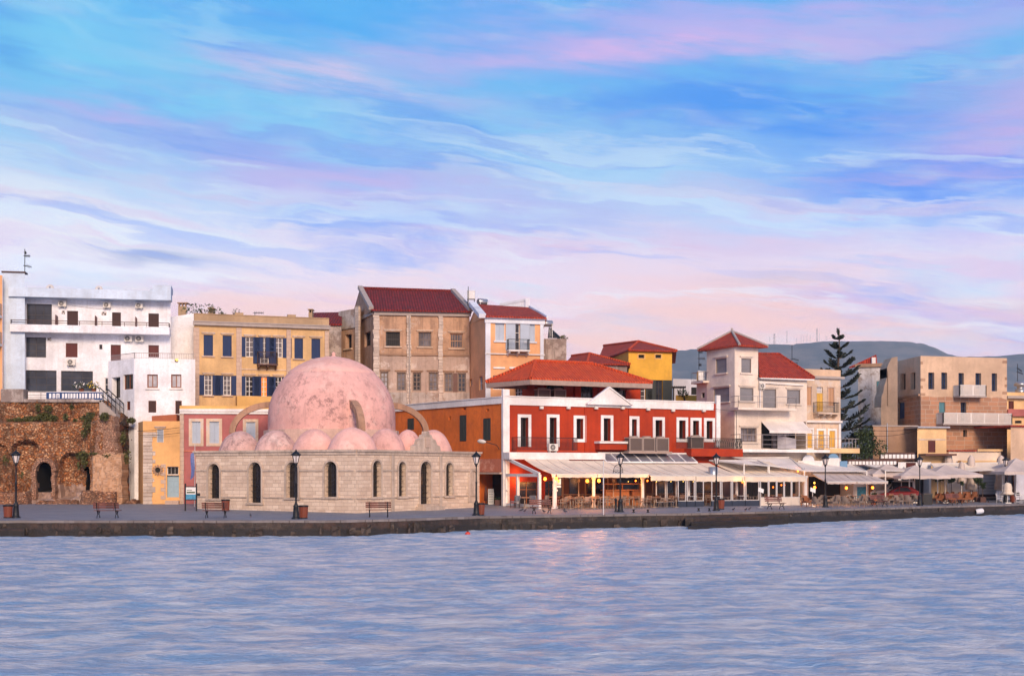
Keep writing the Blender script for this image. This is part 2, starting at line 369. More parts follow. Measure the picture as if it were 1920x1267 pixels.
M['peach'] = plaster('peach_plaster', (.80, .42, .20, 1), (.62, .33, .17, 1), .3)
M['white'] = plaster('white_trim', (.82, .80, .78, 1), (.6, .55, .5, 1), .3)
M['whiteblue'] = plaster('cool_white_trim', (.72, .77, .84, 1), (.55, .56, .6, 1), .3)
M['red'] = plaster('vermilion_plaster', (.42, .036, .003, 1), (.28, .022, .003, 1), .55, (.62, .34, .24, 1), .8, plo=.735)
M['orange'] = plaster('burnt_orange_plaster', (.74, .175, .022, 1), (.48, .09, .018, 1), .5, (.60, .26, .12, 1), .5, plo=.68)
M['salmon'] = plaster('salmon_plaster', (.62, .21, .12, 1), (.45, .14, .08, 1), .5, (.75, .42, .3, 1), .6, plo=.6)
M['yellow'] = plaster('ochre_yellow_plaster', (.72, .40, .045, 1), (.55, .3, .05, 1), .35)
M['cream'] = plaster('cream_plaster', (.74, .64, .54, 1), (.56, .47, .4, 1), .3)
M['creampeach'] = plaster('faded_cream_plaster', (.66, .50, .36, 1), (.45, .33, .24, 1), .65, (.62, .56, .52, 1), .6, plo=.57)
M['creamyellow'] = plaster('warm_yellow_plaster', (.78, .52, .26, 1), (.6, .4, .2, 1), .4)
M['sand'] = plaster('sand_plaster', (.64, .45, .30, 1), (.46, .31, .21, 1), .4)
M['brownwall'] = plaster('brown_render', (.40, .25, .16, 1), (.27, .16, .10, 1), .5)
M['grunge'] = plaster('stained_concrete', (.46, .39, .35, 1), (.10, .08, .07, 1), .95, (.2, .15, .13, 1), .8, plo=.55)
M['oldwhite'] = plaster('flaking_whitewash', (.62, .60, .60, 1), (.32, .27, .24, 1), .7, (.3, .24, .2, 1), .85, plo=.57)
M['bgwhite'] = plaster('far_white_plaster', (.60, .60, .66, 1), (.5, .48, .5, 1), .2)
M['mosquestone'] = ashlar('mosque_limestone', (.78, .63, .49, 1), (.56, .42, .31, 1), (.44, .33, .25, 1), .52, .245, (.44, .31, .23, 1), .62, .014, .7)
M['mosquecornice'] = plaster('cornice_limestone', (.55, .44, .35, 1), (.30, .23, .18, 1), .7, (.34, .27, .22, 1), .6)
M['dome'] = plaster('pink_dome_plaster', (.76, .44, .37, 1), (.42, .235, .205, 1), .7, (.44, .26, .235, 1), .5, plo=.585)
M['domelight'] = plaster('light_pink_dome_plaster', (.80, .47, .39, 1), (.58, .34, .29, 1), .5, (.46, .27, .23, 1), .4, plo=.63)
M['domegrey'] = plaster('greyed_dome_plaster', (.66, .44, .385, 1), (.36, .24, .21, 1), .75, (.68, .55, .49, 1), .6, plo=.57)
def domemat(name, col, dark, light, amt, runs):
    m, x = newmat(name)
    c = x.mix(x.step(x.noise(x.obj, .35, 6, .6), .38, .62), mul(col, .9), mul(col, 1.06))
    c = x.mix(x.m('MULTIPLY', x.step(x.noise(x.map(x.obj, (1, 1, 1), loc=(5, 3, 1)), .55, 11, .78), .52, .62), .5), c, light)
    big = x.step(x.noise(x.map(x.obj, (1, 1, 1.4), loc=(1, 8, 4)), .28, 5, .6), .40, .62)
    mot = x.step(x.noise(x.obj, 1.7, 13, .82), .48, .60)
    c = x.mix(x.m('MULTIPLY', x.m('MULTIPLY', mot, x.m('MULTIPLY_ADD', big, .85, .15)), amt), c, dark)
    c = x.mix(x.m('MULTIPLY', x.step(x.noise(x.map(x.obj, (1.8, 1.8, .12)), 1, 7, .7), .50, .66), runs), c, dark)
    c = x.mix(x.m('MULTIPLY', x.step(x.noise(x.map(x.obj, (1, 1, 1), loc=(7, 7, 7)), 4.5, 10, .8), .56, .66), .35), c, mul(dark, .75))
    x.put(x.b.inputs['Base Color'], c); x.b.inputs['Roughness'].default_value = .92; bump(x, x.noise(x.obj, 3.5, 9, .75), .5, .05)
    return m
M['dome'] = domemat('pink_dome_plaster', (.74, .42, .365, 1), (.25, .135, .125, 1), (.80, .56, .49, 1), .85, .35)
M['domelight'] = domemat('light_pink_dome_plaster', (.80, .46, .39, 1), (.42, .24, .21, 1), (.84, .60, .52, 1), .5, .25)
M['domegrey'] = domemat('greyed_dome_plaster', (.66, .42, .37, 1), (.24, .155, .145, 1), (.76, .62, .56, 1), .9, .5)
M['drum'] = plaster('peach_drum_plaster', (.68, .47, .38, 1), (.42, .28, .23, 1), .6)
M['oldrender'] = plaster('grey_pink_old_render', (.40, .27, .21, 1), (.18, .12, .10, 1), .7, (.46, .36, .32, 1), .6, plo=.58)
M['arch'] = plaster('buttress_stone', (.44, .26, .165, 1), (.22, .13, .09, 1), .85, (.30, .22, .17, 1), .7)
M['stone'] = ashlar('brown_ashlar', (.50, .25, .14, 1), (.30, .165, .10, 1), (.50, .38, .29, 1), .85, .42, (.34, .21, .145, 1), .4, .035)
M['rubble'] = rubble('ruin_rubble', [S(126, 80, 52), S(206, 134, 80), S(178, 112, 70), S(232, 182, 138), S(160, 124, 100)], 4.6, S(84, 66, 50), .62)
M['rubblelow'] = rubble('ruin_low_rubble', [S(140, 102, 82), S(192, 136, 100), S(170, 112, 76), S(214, 170, 140)], 5, S(92, 70, 56), .4)
M['ruinblock'] = ashlar('ruin_pillar_blocks', (.50, .27, .14, 1), (.60, .40, .27, 1), (.2, .12, .08, 1), .9, .42, (.24, .13, .08, 1), .6, .02, .6)
M['ruinpale'] = rubble('ruin_pale_rubble', [S(164, 118, 92), S(206, 160, 132), S(186, 140, 112), S(222, 184, 160)], 6, S(150, 100, 70), .4)
M['crag'] = rubble('dark_crag', [S(84, 52, 36), S(176, 92, 42), S(110, 70, 48), S(62, 48, 40)], 1.5, S(48, 42, 30), .7, .2)
M['rooftile'] = rooftile('bright_roof_tile', S(222, 88, 36), S(198, 66, 26), S(176, 70, 38))
M['rooftiledk'] = rooftile('dark_red_roof_tile', S(140, 34, 28), S(108, 26, 24), S(96, 44, 40))
M['rooftilemid'] = rooftile('rusty_roof_tile', S(186, 66, 36), S(156, 48, 28), S(134, 66, 48))
M['concrete'] = simple('grey_concrete', (.38, .33, .30, 1), .9, 0, .25, 3, .3)
M['board'] = simple('eave_board', (.36, .27, .22, 1), .85, 0, .35, 4, .2)
M['blueshut'] = slat('navy_shutter', (.012, .035, .12, 1), .08)
M['greyshut'] = slat('grey_shutter', (.36, .40, .46, 1), .075)
M['greyroll'] = slat('grey_roller_shutter', (.25, .245, .26, 1), .06)
M['blueshutpale'] = slat('pale_blue_shutter', (.50, .58, .68, 1), .075)
M['brownshut'] = slat('dark_brown_shutter', (.060, .024, .020, 1), .08)
M['redshut'] = slat('red_brown_shutter', (.115, .022, .016, 1), .08)
m, x = newmat('pierced_vent'); ck = x.node('ShaderNodeTexChecker'); x.l.new(x.uv, ck.inputs['Vector']); ck.inputs['Scale'].default_value = 7; ck.inputs['Color1'].default_value = (.05, .04, .04, 1); ck.inputs['Color2'].default_value = (.5, .45, .42, 1); x.l.new(ck.outputs[0], x.b.inputs['Base Color']); M['vent'] = m
M['greenshut'] = slat('dark_green_shutter', (.045, .055, .050, 1), .07)
M['woodshut'] = slat('peach_wood_shutter', (.58, .33, .18, 1), .07)
M['yellowshut'] = slat('yellow_wood_shutter', (.78, .46, .08, 1), .07)
M['tealshut'] = slat('teal_shutter', (.10, .26, .31, 1), .08)
M['bluedoor'] = simple('pale_blue_paint', (.28, .40, .47, 1), .55, 0, .15, 3)
M['brownpaint'] = simple('brown_paint', (.10, .032, .02, 1), .5, 0, .25, 3)
M['frame'] = simple('white_window_paint', (.74, .73, .72, 1), .5, 0, .08, 3)
M['framebrown'] = simple('brown_window_wood', (.22, .075, .032, 1), .5, 0, .3, 4)
M['framedark'] = simple('dark_window_frame', (.035, .028, .028, 1), .5, 0, .3, 4)
M['framegrey'] = simple('grey_timber', (.20, .15, .12, 1), .8, 0, .3, 4)
M['glass'] = glassy('dark_glass', (.030, .034, .045, 1))
M['glasspale'] = glassy('curtained_glass', (.42, .41, .44, 1), .12, .25)
M['glassmid'] = glassy('grey_glass', (.13, .12, .13, 1), .1, .5)
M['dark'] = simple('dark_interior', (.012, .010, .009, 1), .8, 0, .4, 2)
M['darkglass'] = glassy('black_glass', (.012, .009, .008, 1), .15)
M['litglass'] = glow('warm_lit_pane', (1, .30, .05, 1), .16)
M['iron'] = simple('black_iron', (.010, .011, .014, 1), .5, .3, .3, 8)
M['rust'] = simple('rusty_iron', (.085, .045, .035, 1), .7, .3, .4, 9)
M['rail'] = simple('grey_rail', (.30, .27, .27, 1), .5, .3, .2, 6)
M['paleblock'] = simple('pale_metal', (.62, .60, .57, 1), .45, .2, .12, 4)
M['acwhite'] = simple('cream_metal_casing', (.66, .63, .57, 1), .5, .0, .12, 5)
M['acbrown'] = slat('dark_grille', (.13, .095, .08, 1), .06)
M['acframe'] = simple('taupe_casing', (.33, .26, .22, 1), .6, 0, .2, 4)
M['steel'] = simple('galvanised_steel', (.42, .43, .45, 1), .35, .7, .2, 5)
M['solar'] = glassy('solar_panel', (.012, .014, .02, 1), .12)
M['greypanel'] = glassy('grey_roof_glazing', (.20, .20, .23, 1), .15, .2)
M['canvas'] = fabric('cream_canvas', (.93, .80, .64, 1), .85, .15)
M['canvasw'] = fabric('white_canvas', (.90, .84, .78, 1), .85, .15)
M['canvast'] = fabric('taupe_canvas', (.68, .575, .51, 1), .85, .15)
M['timber'] = slat('red_timber_slats', (.17, .055, .04, 1), 5., 0, .6)
M['binwood'] = slat('bin_timber', (.22, .05, .022, 1), .09, 0, .6)
M['lampglass'] = simple('frosted_lamp_glass', (.72, .64, .60, 1), .25, 0, .05, 3)
M['bulb'] = glow('lit_bulb', (1, .25, .03, 1), 3.4)
M['bulbdim'] = glow('dim_lit_bulb', (1, .20, .02, 1), 2.2)
M['bulbyellow'] = glow('yellow_lit_bulb', (1, .62, .10, 1), 2.2)
M['bannerblue'] = simple('blue_banner', (.010, .045, .16, 1), .6, 0, .1, 3)
M['bannerwhite'] = simple('white_lettering', (.80, .80, .80, 1), .6, 0, .04, 3)
M['wicker'] = slat('grey_brown_wicker', (.26, .20, .165, 1), .05, 1, .8)
M['wickerorange'] = slat('orange_wicker', (.30, .11, .045, 1), .05, 1, .8)
M['alu'] = simple('pale_aluminium', (.33, .25, .19, 1), .4, .3, .1, 5)
M['tablewood'] = simple('brown_table_wood', (.24, .14, .09, 1), .6, 0, .25, 4)
M['greychair'] = simple('grey_chair_fabric', (.22, .24, .27, 1), .8, 0, .15, 5)
M['whitechair'] = simple('white_chair_plastic', (.58, .57, .58, 1), .5, 0, .06, 5)
M['barwood'] = simple('orange_bar_wood', (.40, .16, .055, 1), .55, 0, .25, 3)
M['navyboard'] = simple('navy_board', (.025, .035, .06, 1), .5, 0, .2, 3)
M['darkwood'] = simple('dark_red_timber', (.075, .022, .016, 1), .6, 0, .3, 3)
M['carred'] = simple('dark_red_car_paint', (.22, .022, .022, 1), .25, .2, .05, 3)
M['carwhite'] = simple('white_car_paint', (.62, .62, .64, 1), .3, .1, .04, 3)
M['tyre'] = simple('tyre_rubber', (.015, .015, .015, 1), .9)
M['terracotta'] = simple('terracotta', (.35, .11, .05, 1), .85, 0, .2, 5)
M['fanblade'] = simple('dark_fan', (.05, .045, .045, 1), .6)
M['leaf'] = leafy('dark_leaves', (.020, .040, .012, 1), (.055, .085, .025, 1))
M['pine'] = leafy('pine_needles', (.005, .010, .006, 1), (.016, .026, .012, 1))
M['grassleaf'] = leafy('wall_weeds', (.050, .062, .016, 1), (.12, .12, .035, 1))
M['flower'] = leafy('white_petals', (.65, .62, .6, 1), (.8, .78, .75, 1))
M['flowery'] = leafy('yellow_petals', (.6, .42, .04, 1), (.7, .5, .06, 1))
M['bark'] = simple('bark', (.10, .065, .045, 1), .95, 0, .4, 6, .5)
M['buoyred'] = simple('orange_red_buoy', (.60, .05, .02, 1), .5)
M['buoywhite'] = simple('white_buoy', (.7, .7, .7, 1), .5)
M['pigeon'] = simple('grey_feathers', (.06, .06, .075, 1), .8)
M['mural'] = simple('blue_mural_paint', (.06, .25, .40, 1), .7, 0, .8, 5)
M['blueflag'] = slat('blue_and_white_cloth', (.16, .22, .50, 1), .16)
M['paper'] = simple('white_paper', (.72, .72, .70, 1), .7, 0, .05, 3)

# ------------------------------------------------------------------ the setting: water, quay, ground, hills
def struct(mb, name, mat, uv=True):
    o = mb.build(name, mat, None, (0, 0, 0), uv); o['kind'] = 'structure'; return o
def grid_mesh(name, X, Y, Z, mat, smooth=True):
    ny, nx = X.shape; me = bpy.data.meshes.new(name)
    me.vertices.add(nx*ny); me.vertices.foreach_set('co', np.stack([X, Y, Z], -1).astype(np.float32).ravel())
    i = np.arange(ny-1)[:, None]*nx+np.arange(nx-1)[None, :]
    q = np.stack([i, i+1, i+nx+1, i+nx], -1).reshape(-1, 4); n = len(q)
    me.loops.add(n*4); me.loops.foreach_set('vertex_index', q.ravel().astype(np.int32))
    me.polygons.add(n); me.polygons.foreach_set('loop_start', np.arange(0, n*4, 4, dtype=np.int32))
    me.update(calc_edges=True); me.polygons.foreach_set('use_smooth', np.full(n, smooth)); me.materials.append(mat); me.validate()
    o = bpy.data.objects.new(name, me); COL.objects.link(o); return o
# water: real waves, fine ripples as bump
m, x = newmat('harbour_water')
nb1 = x.noise(x.map(x.obj, (1.3, 3.0, 1)), 1.0, 7, .72); nb2 = x.noise(x.map(x.obj, (2.6, 6., 1)), 1.0, 6, .7)
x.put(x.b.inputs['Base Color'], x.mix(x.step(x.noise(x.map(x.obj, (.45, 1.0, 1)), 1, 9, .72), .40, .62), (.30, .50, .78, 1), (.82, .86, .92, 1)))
x.b.inputs['Roughness'].default_value = .24; x.b.inputs['IOR'].default_value = 1.25
x.b.inputs['Specular IOR Level'].default_value = .5
bump(x, x.m('ADD', nb1, x.m('MULTIPLY', nb2, 1.1)), 1., .2)
M['water'] = m
rng = np.random.default_rng(3)
xs = np.concatenate([np.linspace(-900, -64, 40)[:-1], np.arange(-64, 66, .24), np.linspace(66, 900, 40)])
ys = [-300., -200, -120, -60, -20, 0, 8]
y = 14.
while y < 128: ys.append(y); y += max(.085, .085*(y/22)**1.2)
ys += [135, 150, 180]
X, Yg = np.meshgrid(xs, np.array(ys)); Z = np.zeros_like(X)
for k in range(90):
    lam = .32*(9.0/.32)**rng.random(); th = rng.normal(math.pi/2+.15, .85); kx, ky = math.cos(th)*2*math.pi/lam, math.sin(th)*2*math.pi/lam
    ph = rng.random()*6.28; a = .0056*lam**.22
    arg = kx*X+ky*Yg+ph+.6*np.sin(.11*X*math.sin(k)+.09*Yg*math.cos(k)+k)
    Z += a*(np.sin(arg)+.25*np.sin(2*arg+.6))*(.6+.4*np.sin(.05*X+.07*Yg+ph*2))
fade = np.clip((128-Yg)/8, 0, 1)*np.clip((Yg-8)/8, 0, 1)*np.clip((66-np.abs(X))/6, 0, 1)
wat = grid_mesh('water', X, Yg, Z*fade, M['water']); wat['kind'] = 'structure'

# quay pavement
m, x = newmat('quay_paving')
s_ = x.node('ShaderNodeTexBrick', offset=.5); x.l.new(x.map(x.obj, (1, 1, 1), (0, 0, R(12))), s_.inputs['Vector']); s_.inputs['Scale'].default_value = 1
s_.inputs['Brick Width'].default_value = 1.0; s_.inputs['Row Height'].default_value = .5; s_.inputs['Mortar Size'].default_value = .012
s_.inputs['Color1'].default_value = (.20, .215, .25, 1); s_.inputs['Color2'].default_value = (.155, .17, .205, 1); s_.inputs['Mortar'].default_value = (.08, .08, .09, 1)
c = x.mix(x.m('MULTIPLY', x.step(x.noise(x.obj, .35, 7, .65), .4, .7), .6), s_.outputs['Color'], (.22, .225, .25, 1))
c = x.mix(x.m('MULTIPLY', x.step(x.noise(x.obj, 1.5, 7, .7), .52, .7), .5), c, (.09, .09, .10, 1))
x.put(x.b.inputs['Base Color'], c); x.b.inputs['Roughness'].default_value = .6
bump(x, x.m('ADD', x.m('MULTIPLY', s_.outputs['Fac'], -1.), x.noise(x.obj, 8, 6)), .3, .01)
M['paving'] = m
mb = MB(); mc = MB(); pts = []
pxs = [-900, -500, -200]+list(range(0, 1960, 40))+[2100, 2300, 2600, 3000]
rows = [.35, 3, 8, 14, 22, 32, 46]
vs = [[Vector((*XY(p, Yedge(p)+r), .9+SL*r)) for p in pxs] for r in rows]
flat = [v for r in vs for v in r]; n = len(pxs)
mb.add(flat, [(j*n+i, j*n+i+1, (j+1)*n+i+1, (j+1)*n+i) for j in range(len(rows)-1) for i in range(n-1)], True)
struct(mb, 'pavement', M['paving'])
# coping stones along the edge and the quay wall under them
m, x = newmat('quay_masonry')
sp_ = x.node('ShaderNodeSeparateXYZ'); x.l.new(x.obj, sp_.inputs[0]); zz = sp_.outputs[2]
b = x.node('ShaderNodeTexBrick', offset=.5, squash=1.3, squash_frequency=2); x.l.new(x.uv, b.inputs['Vector']); b.inputs['Scale'].default_value = 1
b.inputs['Brick Width'].default_value = 1.1; b.inputs['Row Height'].default_value = .46; b.inputs['Mortar Size'].default_value = .02
b.inputs['Color1'].default_value = (.075, .052, .038, 1); b.inputs['Color2'].default_value = (.026, .019, .016, 1); b.inputs['Mortar'].default_value = (.10, .085, .07, 1)
c = x.mix(x.step(x.noise(x.map(x.obj, (.05, .05, .0)), 1, 2), .46, .54), b.outputs['Color'], (.06, .032, .022, 1))
c = x.mix(x.m('MULTIPLY', x.step(x.noise(x.obj, .9, 9, .74), .44, .58), .85), c, (.016, .013, .011, 1))
tide = x.m('ADD', zz, x.m('MULTIPLY', x.m('SUBTRACT', x.noise(x.map(x.obj, (1.2, 1.2, .3)), 1, 6, .7), .5), .5))
c = x.mix(x.m('MULTIPLY', x.m('SUBTRACT', 1., x.step(tide, .3, .5)), .9), c, (.012, .010, .009, 1))
c = x.mix(x.m('MULTIPLY', x.m('SUBTRACT', x.step(x.noise(x.map(x.obj, (2.5, 2.5, .3)), 1, 6, .7), .5, .7), 0.), .6), c, (.018, .014, .012, 1))
x.put(x.b.inputs['Base Color'], c); x.b.inputs['Roughness'].default_value = .7
bump(x, x.m('ADD', x.m('MULTIPLY', b.outputs['Fac'], -1.), x.m('MULTIPLY', x.noise(x.obj, 4, 8, .7), 1.5)), .8, .06)
M['quay'] = m
M['coping'] = ashlar('coping_stone', (.25, .225, .22, 1), (.15, .13, .125, 1), (.06, .05, .045, 1), 1.3, 2.0, (.10, .08, .07, 1), .6, .03)
q = MB(); cp = MB(); fine_px = list(range(-400, 2300, 10))
E = [XY(p, Yedge(p)) for p in [-900]+fine_px+[2600, 3000]]
def jag(i, k): return .07*mnoise.noise(Vector((i*.45, k*3.1, 0)))
prof = [(.78, .00), (.5, -.02), (.2, -.05), (-.1, -.12), (-1.2, -.2)]
vs = []
for k, (z, o) in enumerate(prof):
    for i, e in enumerate(E): vs.append((e.x, e.y+o+jag(i, k), z))
n = len(E)
q.add(vs, [(k*n+i, (k+1)*n+i, (k+1)*n+i+1, k*n+i+1) for k in range(len(prof)-1) for i in range(n-1)], False)
struct(q, 'quay_wall', M['quay'])
vs = []
for dz, o in ((.76, -.04), (.9, -.05), (.912, 0.), (.912, .36), (.86, .40)):
    for i, e in enumerate(E): vs.append((e.x, e.y+o+jag(i, 9)*.35, dz+.015*mnoise.noise(Vector((i*.3, 7, 1)))))
cp.add(vs, [(k*n+i, k*n+i+1, (k+1)*n+i+1, (k+1)*n+i) for k in range(4) for i in range(n-1)], False)
struct(cp, 'kerb', M['coping'])
# landing steps at the foot of the quay, right of the middle, and the low ledge on the far left
M['quayblock'] = rubble('worn_quay_blocks', [(.05, .037, .03, 1), (.09, .065, .05, 1), (.06, .043, .034, 1), (.15, .115, .09, 1)], 1.1, (.02, .018, .012, 1), .8)
st = MB()
for k, (pa, pb, o, z) in enumerate([(1285, 1478, 1.1, .62), (1296, 1470, 2.1, .36), (1290, 1440, 3.3, .10)]):
    lo, hi = [], []
    fr = [XY(p, Yedge(p)-o+.1*math.sin(p*.1)) for p in np.linspace(pa, pb, 14)]; bk = [XY(p, Yedge(p)+.1) for p in np.linspace(pb, pa, 14)]
    st.hexa([(*p, -1.2) for p in fr+bk], [(*p, z+.04*mnoise.noise(Vector((p.x, p.y, 3)))) for p in fr+bk])
struct(st, 'landing_steps', M['quay'])
st = MB()
for pa, pb, o, z in [(-160, 46, 1.0, .45), (150, 392, .35, .12)]:
    fr = [XY(p, Yedge(p)-o+.06*math.sin(p*.3)) for p in np.linspace(pa, pb, 14)]; bk = [XY(p, Yedge(p)+.1) for p in np.linspace(pb, pa, 14)]
    st.hexa([(*p, -1.2) for p in fr+bk], [(*p, z) for p in fr+bk])
struct(st, 'quay_ledge', M['quay'])
pb_ = MB()
for px, w_ in ((1519, 5), (1571, 5), (1607, 6), (1694, 7), (1711, 5), (1760, 4), (1480, 6)):
    a, b = XY(px, Yedge(px)), XY(px+w_, Yedge(px+w_)); pb_.hexa([(a.x, a.y-.13, .5), (b.x, b.y-.13, .47), (b.x, b.y+.2, .47), (a.x, a.y+.2, .5)], [(a.x, a.y-.1, .75), (b.x, b.y-.1, .755), (b.x, b.y+.2, .755), (a.x, a.y+.2, .75)])
for px in range(-60, 1480, 11):
    if rng.random() < .45: continue
    w_ = rng.uniform(4, 15); a, b = XY(px, Yedge(px)), XY(px+w_, Yedge(px+w_)); z0, z1 = sorted((rng.uniform(-.1, .5), rng.uniform(.1, .72))); o = rng.uniform(.07, .2)
    if z1-z0 < .12: continue
    pb_.hexa([(a.x, a.y-o-.08, z0-.25), (b.x, b.y-o-.05, z0-.25), (b.x, b.y+.2, z0-.25), (a.x, a.y+.2, z0-.25)], [(a.x+.03, a.y-o, z1), (b.x-.02, b.y-o+.02, z1-rng.uniform(0, .06)), (b.x-.02, b.y+.2, z1), (a.x+.03, a.y+.2, z1)])
qb = struct(pb_, 'quay_blocks', M['quayblock'])
# town ground out to the hills
m, x = newmat('town_ground'); x.put(x.b.inputs['Base Color'], x.mix(x.noise(x.obj, .02, 8), (.10, .09, .075, 1), (.16, .14, .11, 1))); x.b.inputs['Roughness'].default_value = .95
g = MB(); gp = [-900, -200, 400, 800, 1200, 1500, 1900, 2300, 3000]
fr = [Vector((*XY(p, Yedge(p)+44), 1.49)) for p in gp]
fr = [Vector((-1500, 117, 1.49))]+fr+[Vector((1500, 214, 1.49))]
bk = [Vector((v.x*4 if abs(v.x) > 60 else v.x*40, 9000, 1.5)) for v in fr]
g.add(fr+bk, [(i, i+1, len(fr)+i+1, len(fr)+i) for i in range(len(fr)-1)])
struct(g, 'ground', m)
# hills: one wooded ridge behind the right half of the town
m, x = newmat('hillside')
c = x.mix(x.step(x.noise(x.obj, .012, 9, .65), .4, .62), (.085, .10, .085, 1), (.17, .16, .13, 1))
c = x.mix(x.m('MULTIPLY', x.step(x.noise(x.obj, .05, 6, .7), .55, .7), .7), c, (.03, .04, .028, 1))
x.put(x.b.inputs['Base Color'], c); x.b.inputs['Roughness'].default_value = 1
M['hill'] = m
sky_l = [(-600, 800), (0, 800), (700, 770), (960, 715), (1130, 676), (1230, 657), (1290, 653), (1340, 647), (1420, 641), (1480, 643), (1540, 637), (1640, 636), (1700, 637.5), (1728, 641), (1750, 649), (1772, 660), (1790, 665), (1830, 666), (1880, 664), (1920, 660), (2050, 655), (2300, 670), (2700, 740)]
HD = 3000.
def skyy(p):
    for (a, ya), (b_, yb) in zip(sky_l, sky_l[1:]):
        if p <= b_:
            k = (p-a)/(b_-a); return ya+(yb-ya)*k
    return sky_l[-1][1]
px_ = np.linspace(-600, 2700, 400); ks = np.linspace(0, 1.35, 46)
Xh = np.zeros((len(ks), len(px_))); Yh = Xh.copy(); Zh = Xh.copy()
for i, p in enumerate(px_):
    top = CZ+(HY-skyy(p))/F*HD
    for j, k in enumerate(ks):
        yy = 1500+(HD-1500)*k if k <= 1 else HD+(k-1)*300
        prof_ = k**1.7 if k <= 1 else 1-(k-1)*.9
        nz = mnoise.fractal(Vector((p*.012, k*5, .3)), 1.0, 2.0, 5)*.07*math.sin(min(k, 1.0)*math.pi)
        Xh[j, i] = (p-960)/F*HD*(yy/HD)**.35; Yh[j, i] = yy; Zh[j, i] = max(-5., top*(prof_+nz)+(1.6*mnoise.noise(Vector((p*.35, 1, 1)))+1.8*mnoise.noise(Vector((p*.09, 5, 1))) if k > .6 else 0))
hl = grid_mesh('hills', Xh, Yh, Zh, M['hill']); hl['kind'] = 'structure'

# ------------------------------------------------------------------ building kit
class Face:
    """a vertical wall from plan point A to B (left to right as seen from outside)"""
    def __init__(s, A, B, z0, z1):
        s.A = Vector(A[:2]); s.B = Vector(B[:2]); s.z0, s.z1 = z0, z1; d = s.B-s.A; s.L = d.length; s.d = d/s.L; s.n = Vector((s.d.y, -s.d.x)); s.holes = []; s.mat = 0
    def u(s, px, out=0.):
        k = (px-960)/F; A = s.A+s.n*out; den = s.d.x-k*s.d.y
        return (k*A.y-A.x)/den
    def Y(s, u, out=0.): return (s.A+s.n*out+s.d*u).y
    def z(s, px, py, out=0.): return CZ+(HY-py)/F*s.Y(s.u(px, out), out)
    def P(s, u, z, out=0.):
        q = s.A+s.d*u+s.n*out; return Vector((q.x, q.y, z))
    def box(s, mb, u0, u1, z0, z1, o0, o1, mi=0):
        return mb.hexa([s.P(u0, z0, o1), s.P(u1, z0, o1), s.P(u1, z0, o0), s.P(u0, z0, o0)], [s.P(u0, z1, o1), s.P(u1, z1, o1), s.P(u1, z1, o0), s.P(u0, z1, o0)], mi)
    def wallmesh(s, mb, mi=0):
        """front wall with its openings cut out, reveals included; a hole is (u0,u1,z0,z1,depth,arch)"""
        us = sorted({0., s.L}|{min(max(k, 0), s.L) for h in s.holes for k in h[:2]}); zs = sorted({s.z0, s.z1}|{min(max(k, s.z0), s.z1) for h in s.holes for k in h[2:4]})
        for a, b in zip(us, us[1:]):
            if b-a < 1e-4: continue
            run = None
            for c, d in zip(zs, zs[1:]):
                um, zm = (a+b)/2, (c+d)/2
                solid = not any(h[0] < um < h[1] and h[2] < zm < h[3] for h in s.holes)
                if solid: run = (run[0], d) if run else (c, d)
                if (not solid or d == zs[-1]) and run:
                    mb.quad(s.P(a, run[0]), s.P(b, run[0]), s.P(b, run[1]), s.P(a, run[1]), mi); run = None
        for u0, u1, z0, z1, dp, arch in s.holes:
            r = (u1-u0)/2; um = (u0+u1)/2
            if not arch:
                ring = [(u0, z0), (u1, z0), (u1, z1), (u0, z1)]
            else:
                top = [(um+r*math.cos(k*math.pi/10), z1-r+r*math.sin(k*math.pi/10)) for k in range(11)]
                ring = [(u0, z0), (u1, z0)]+top
                for side, cu in ((top[:6], u1), (top[5:], u0)):
                    for (pa, pb) in zip(side, side[1:]):
                        tri = [s.P(cu, z1), s.P(*pb), s.P(*pa)]
                        mb.poly(tri, mi)
            for (a, b) in zip(ring, ring[1:]+ring[:1]):
                mb.quad(s.P(*b), s.P(*a), s.P(*a, -dp), s.P(*b, -dp), mi)

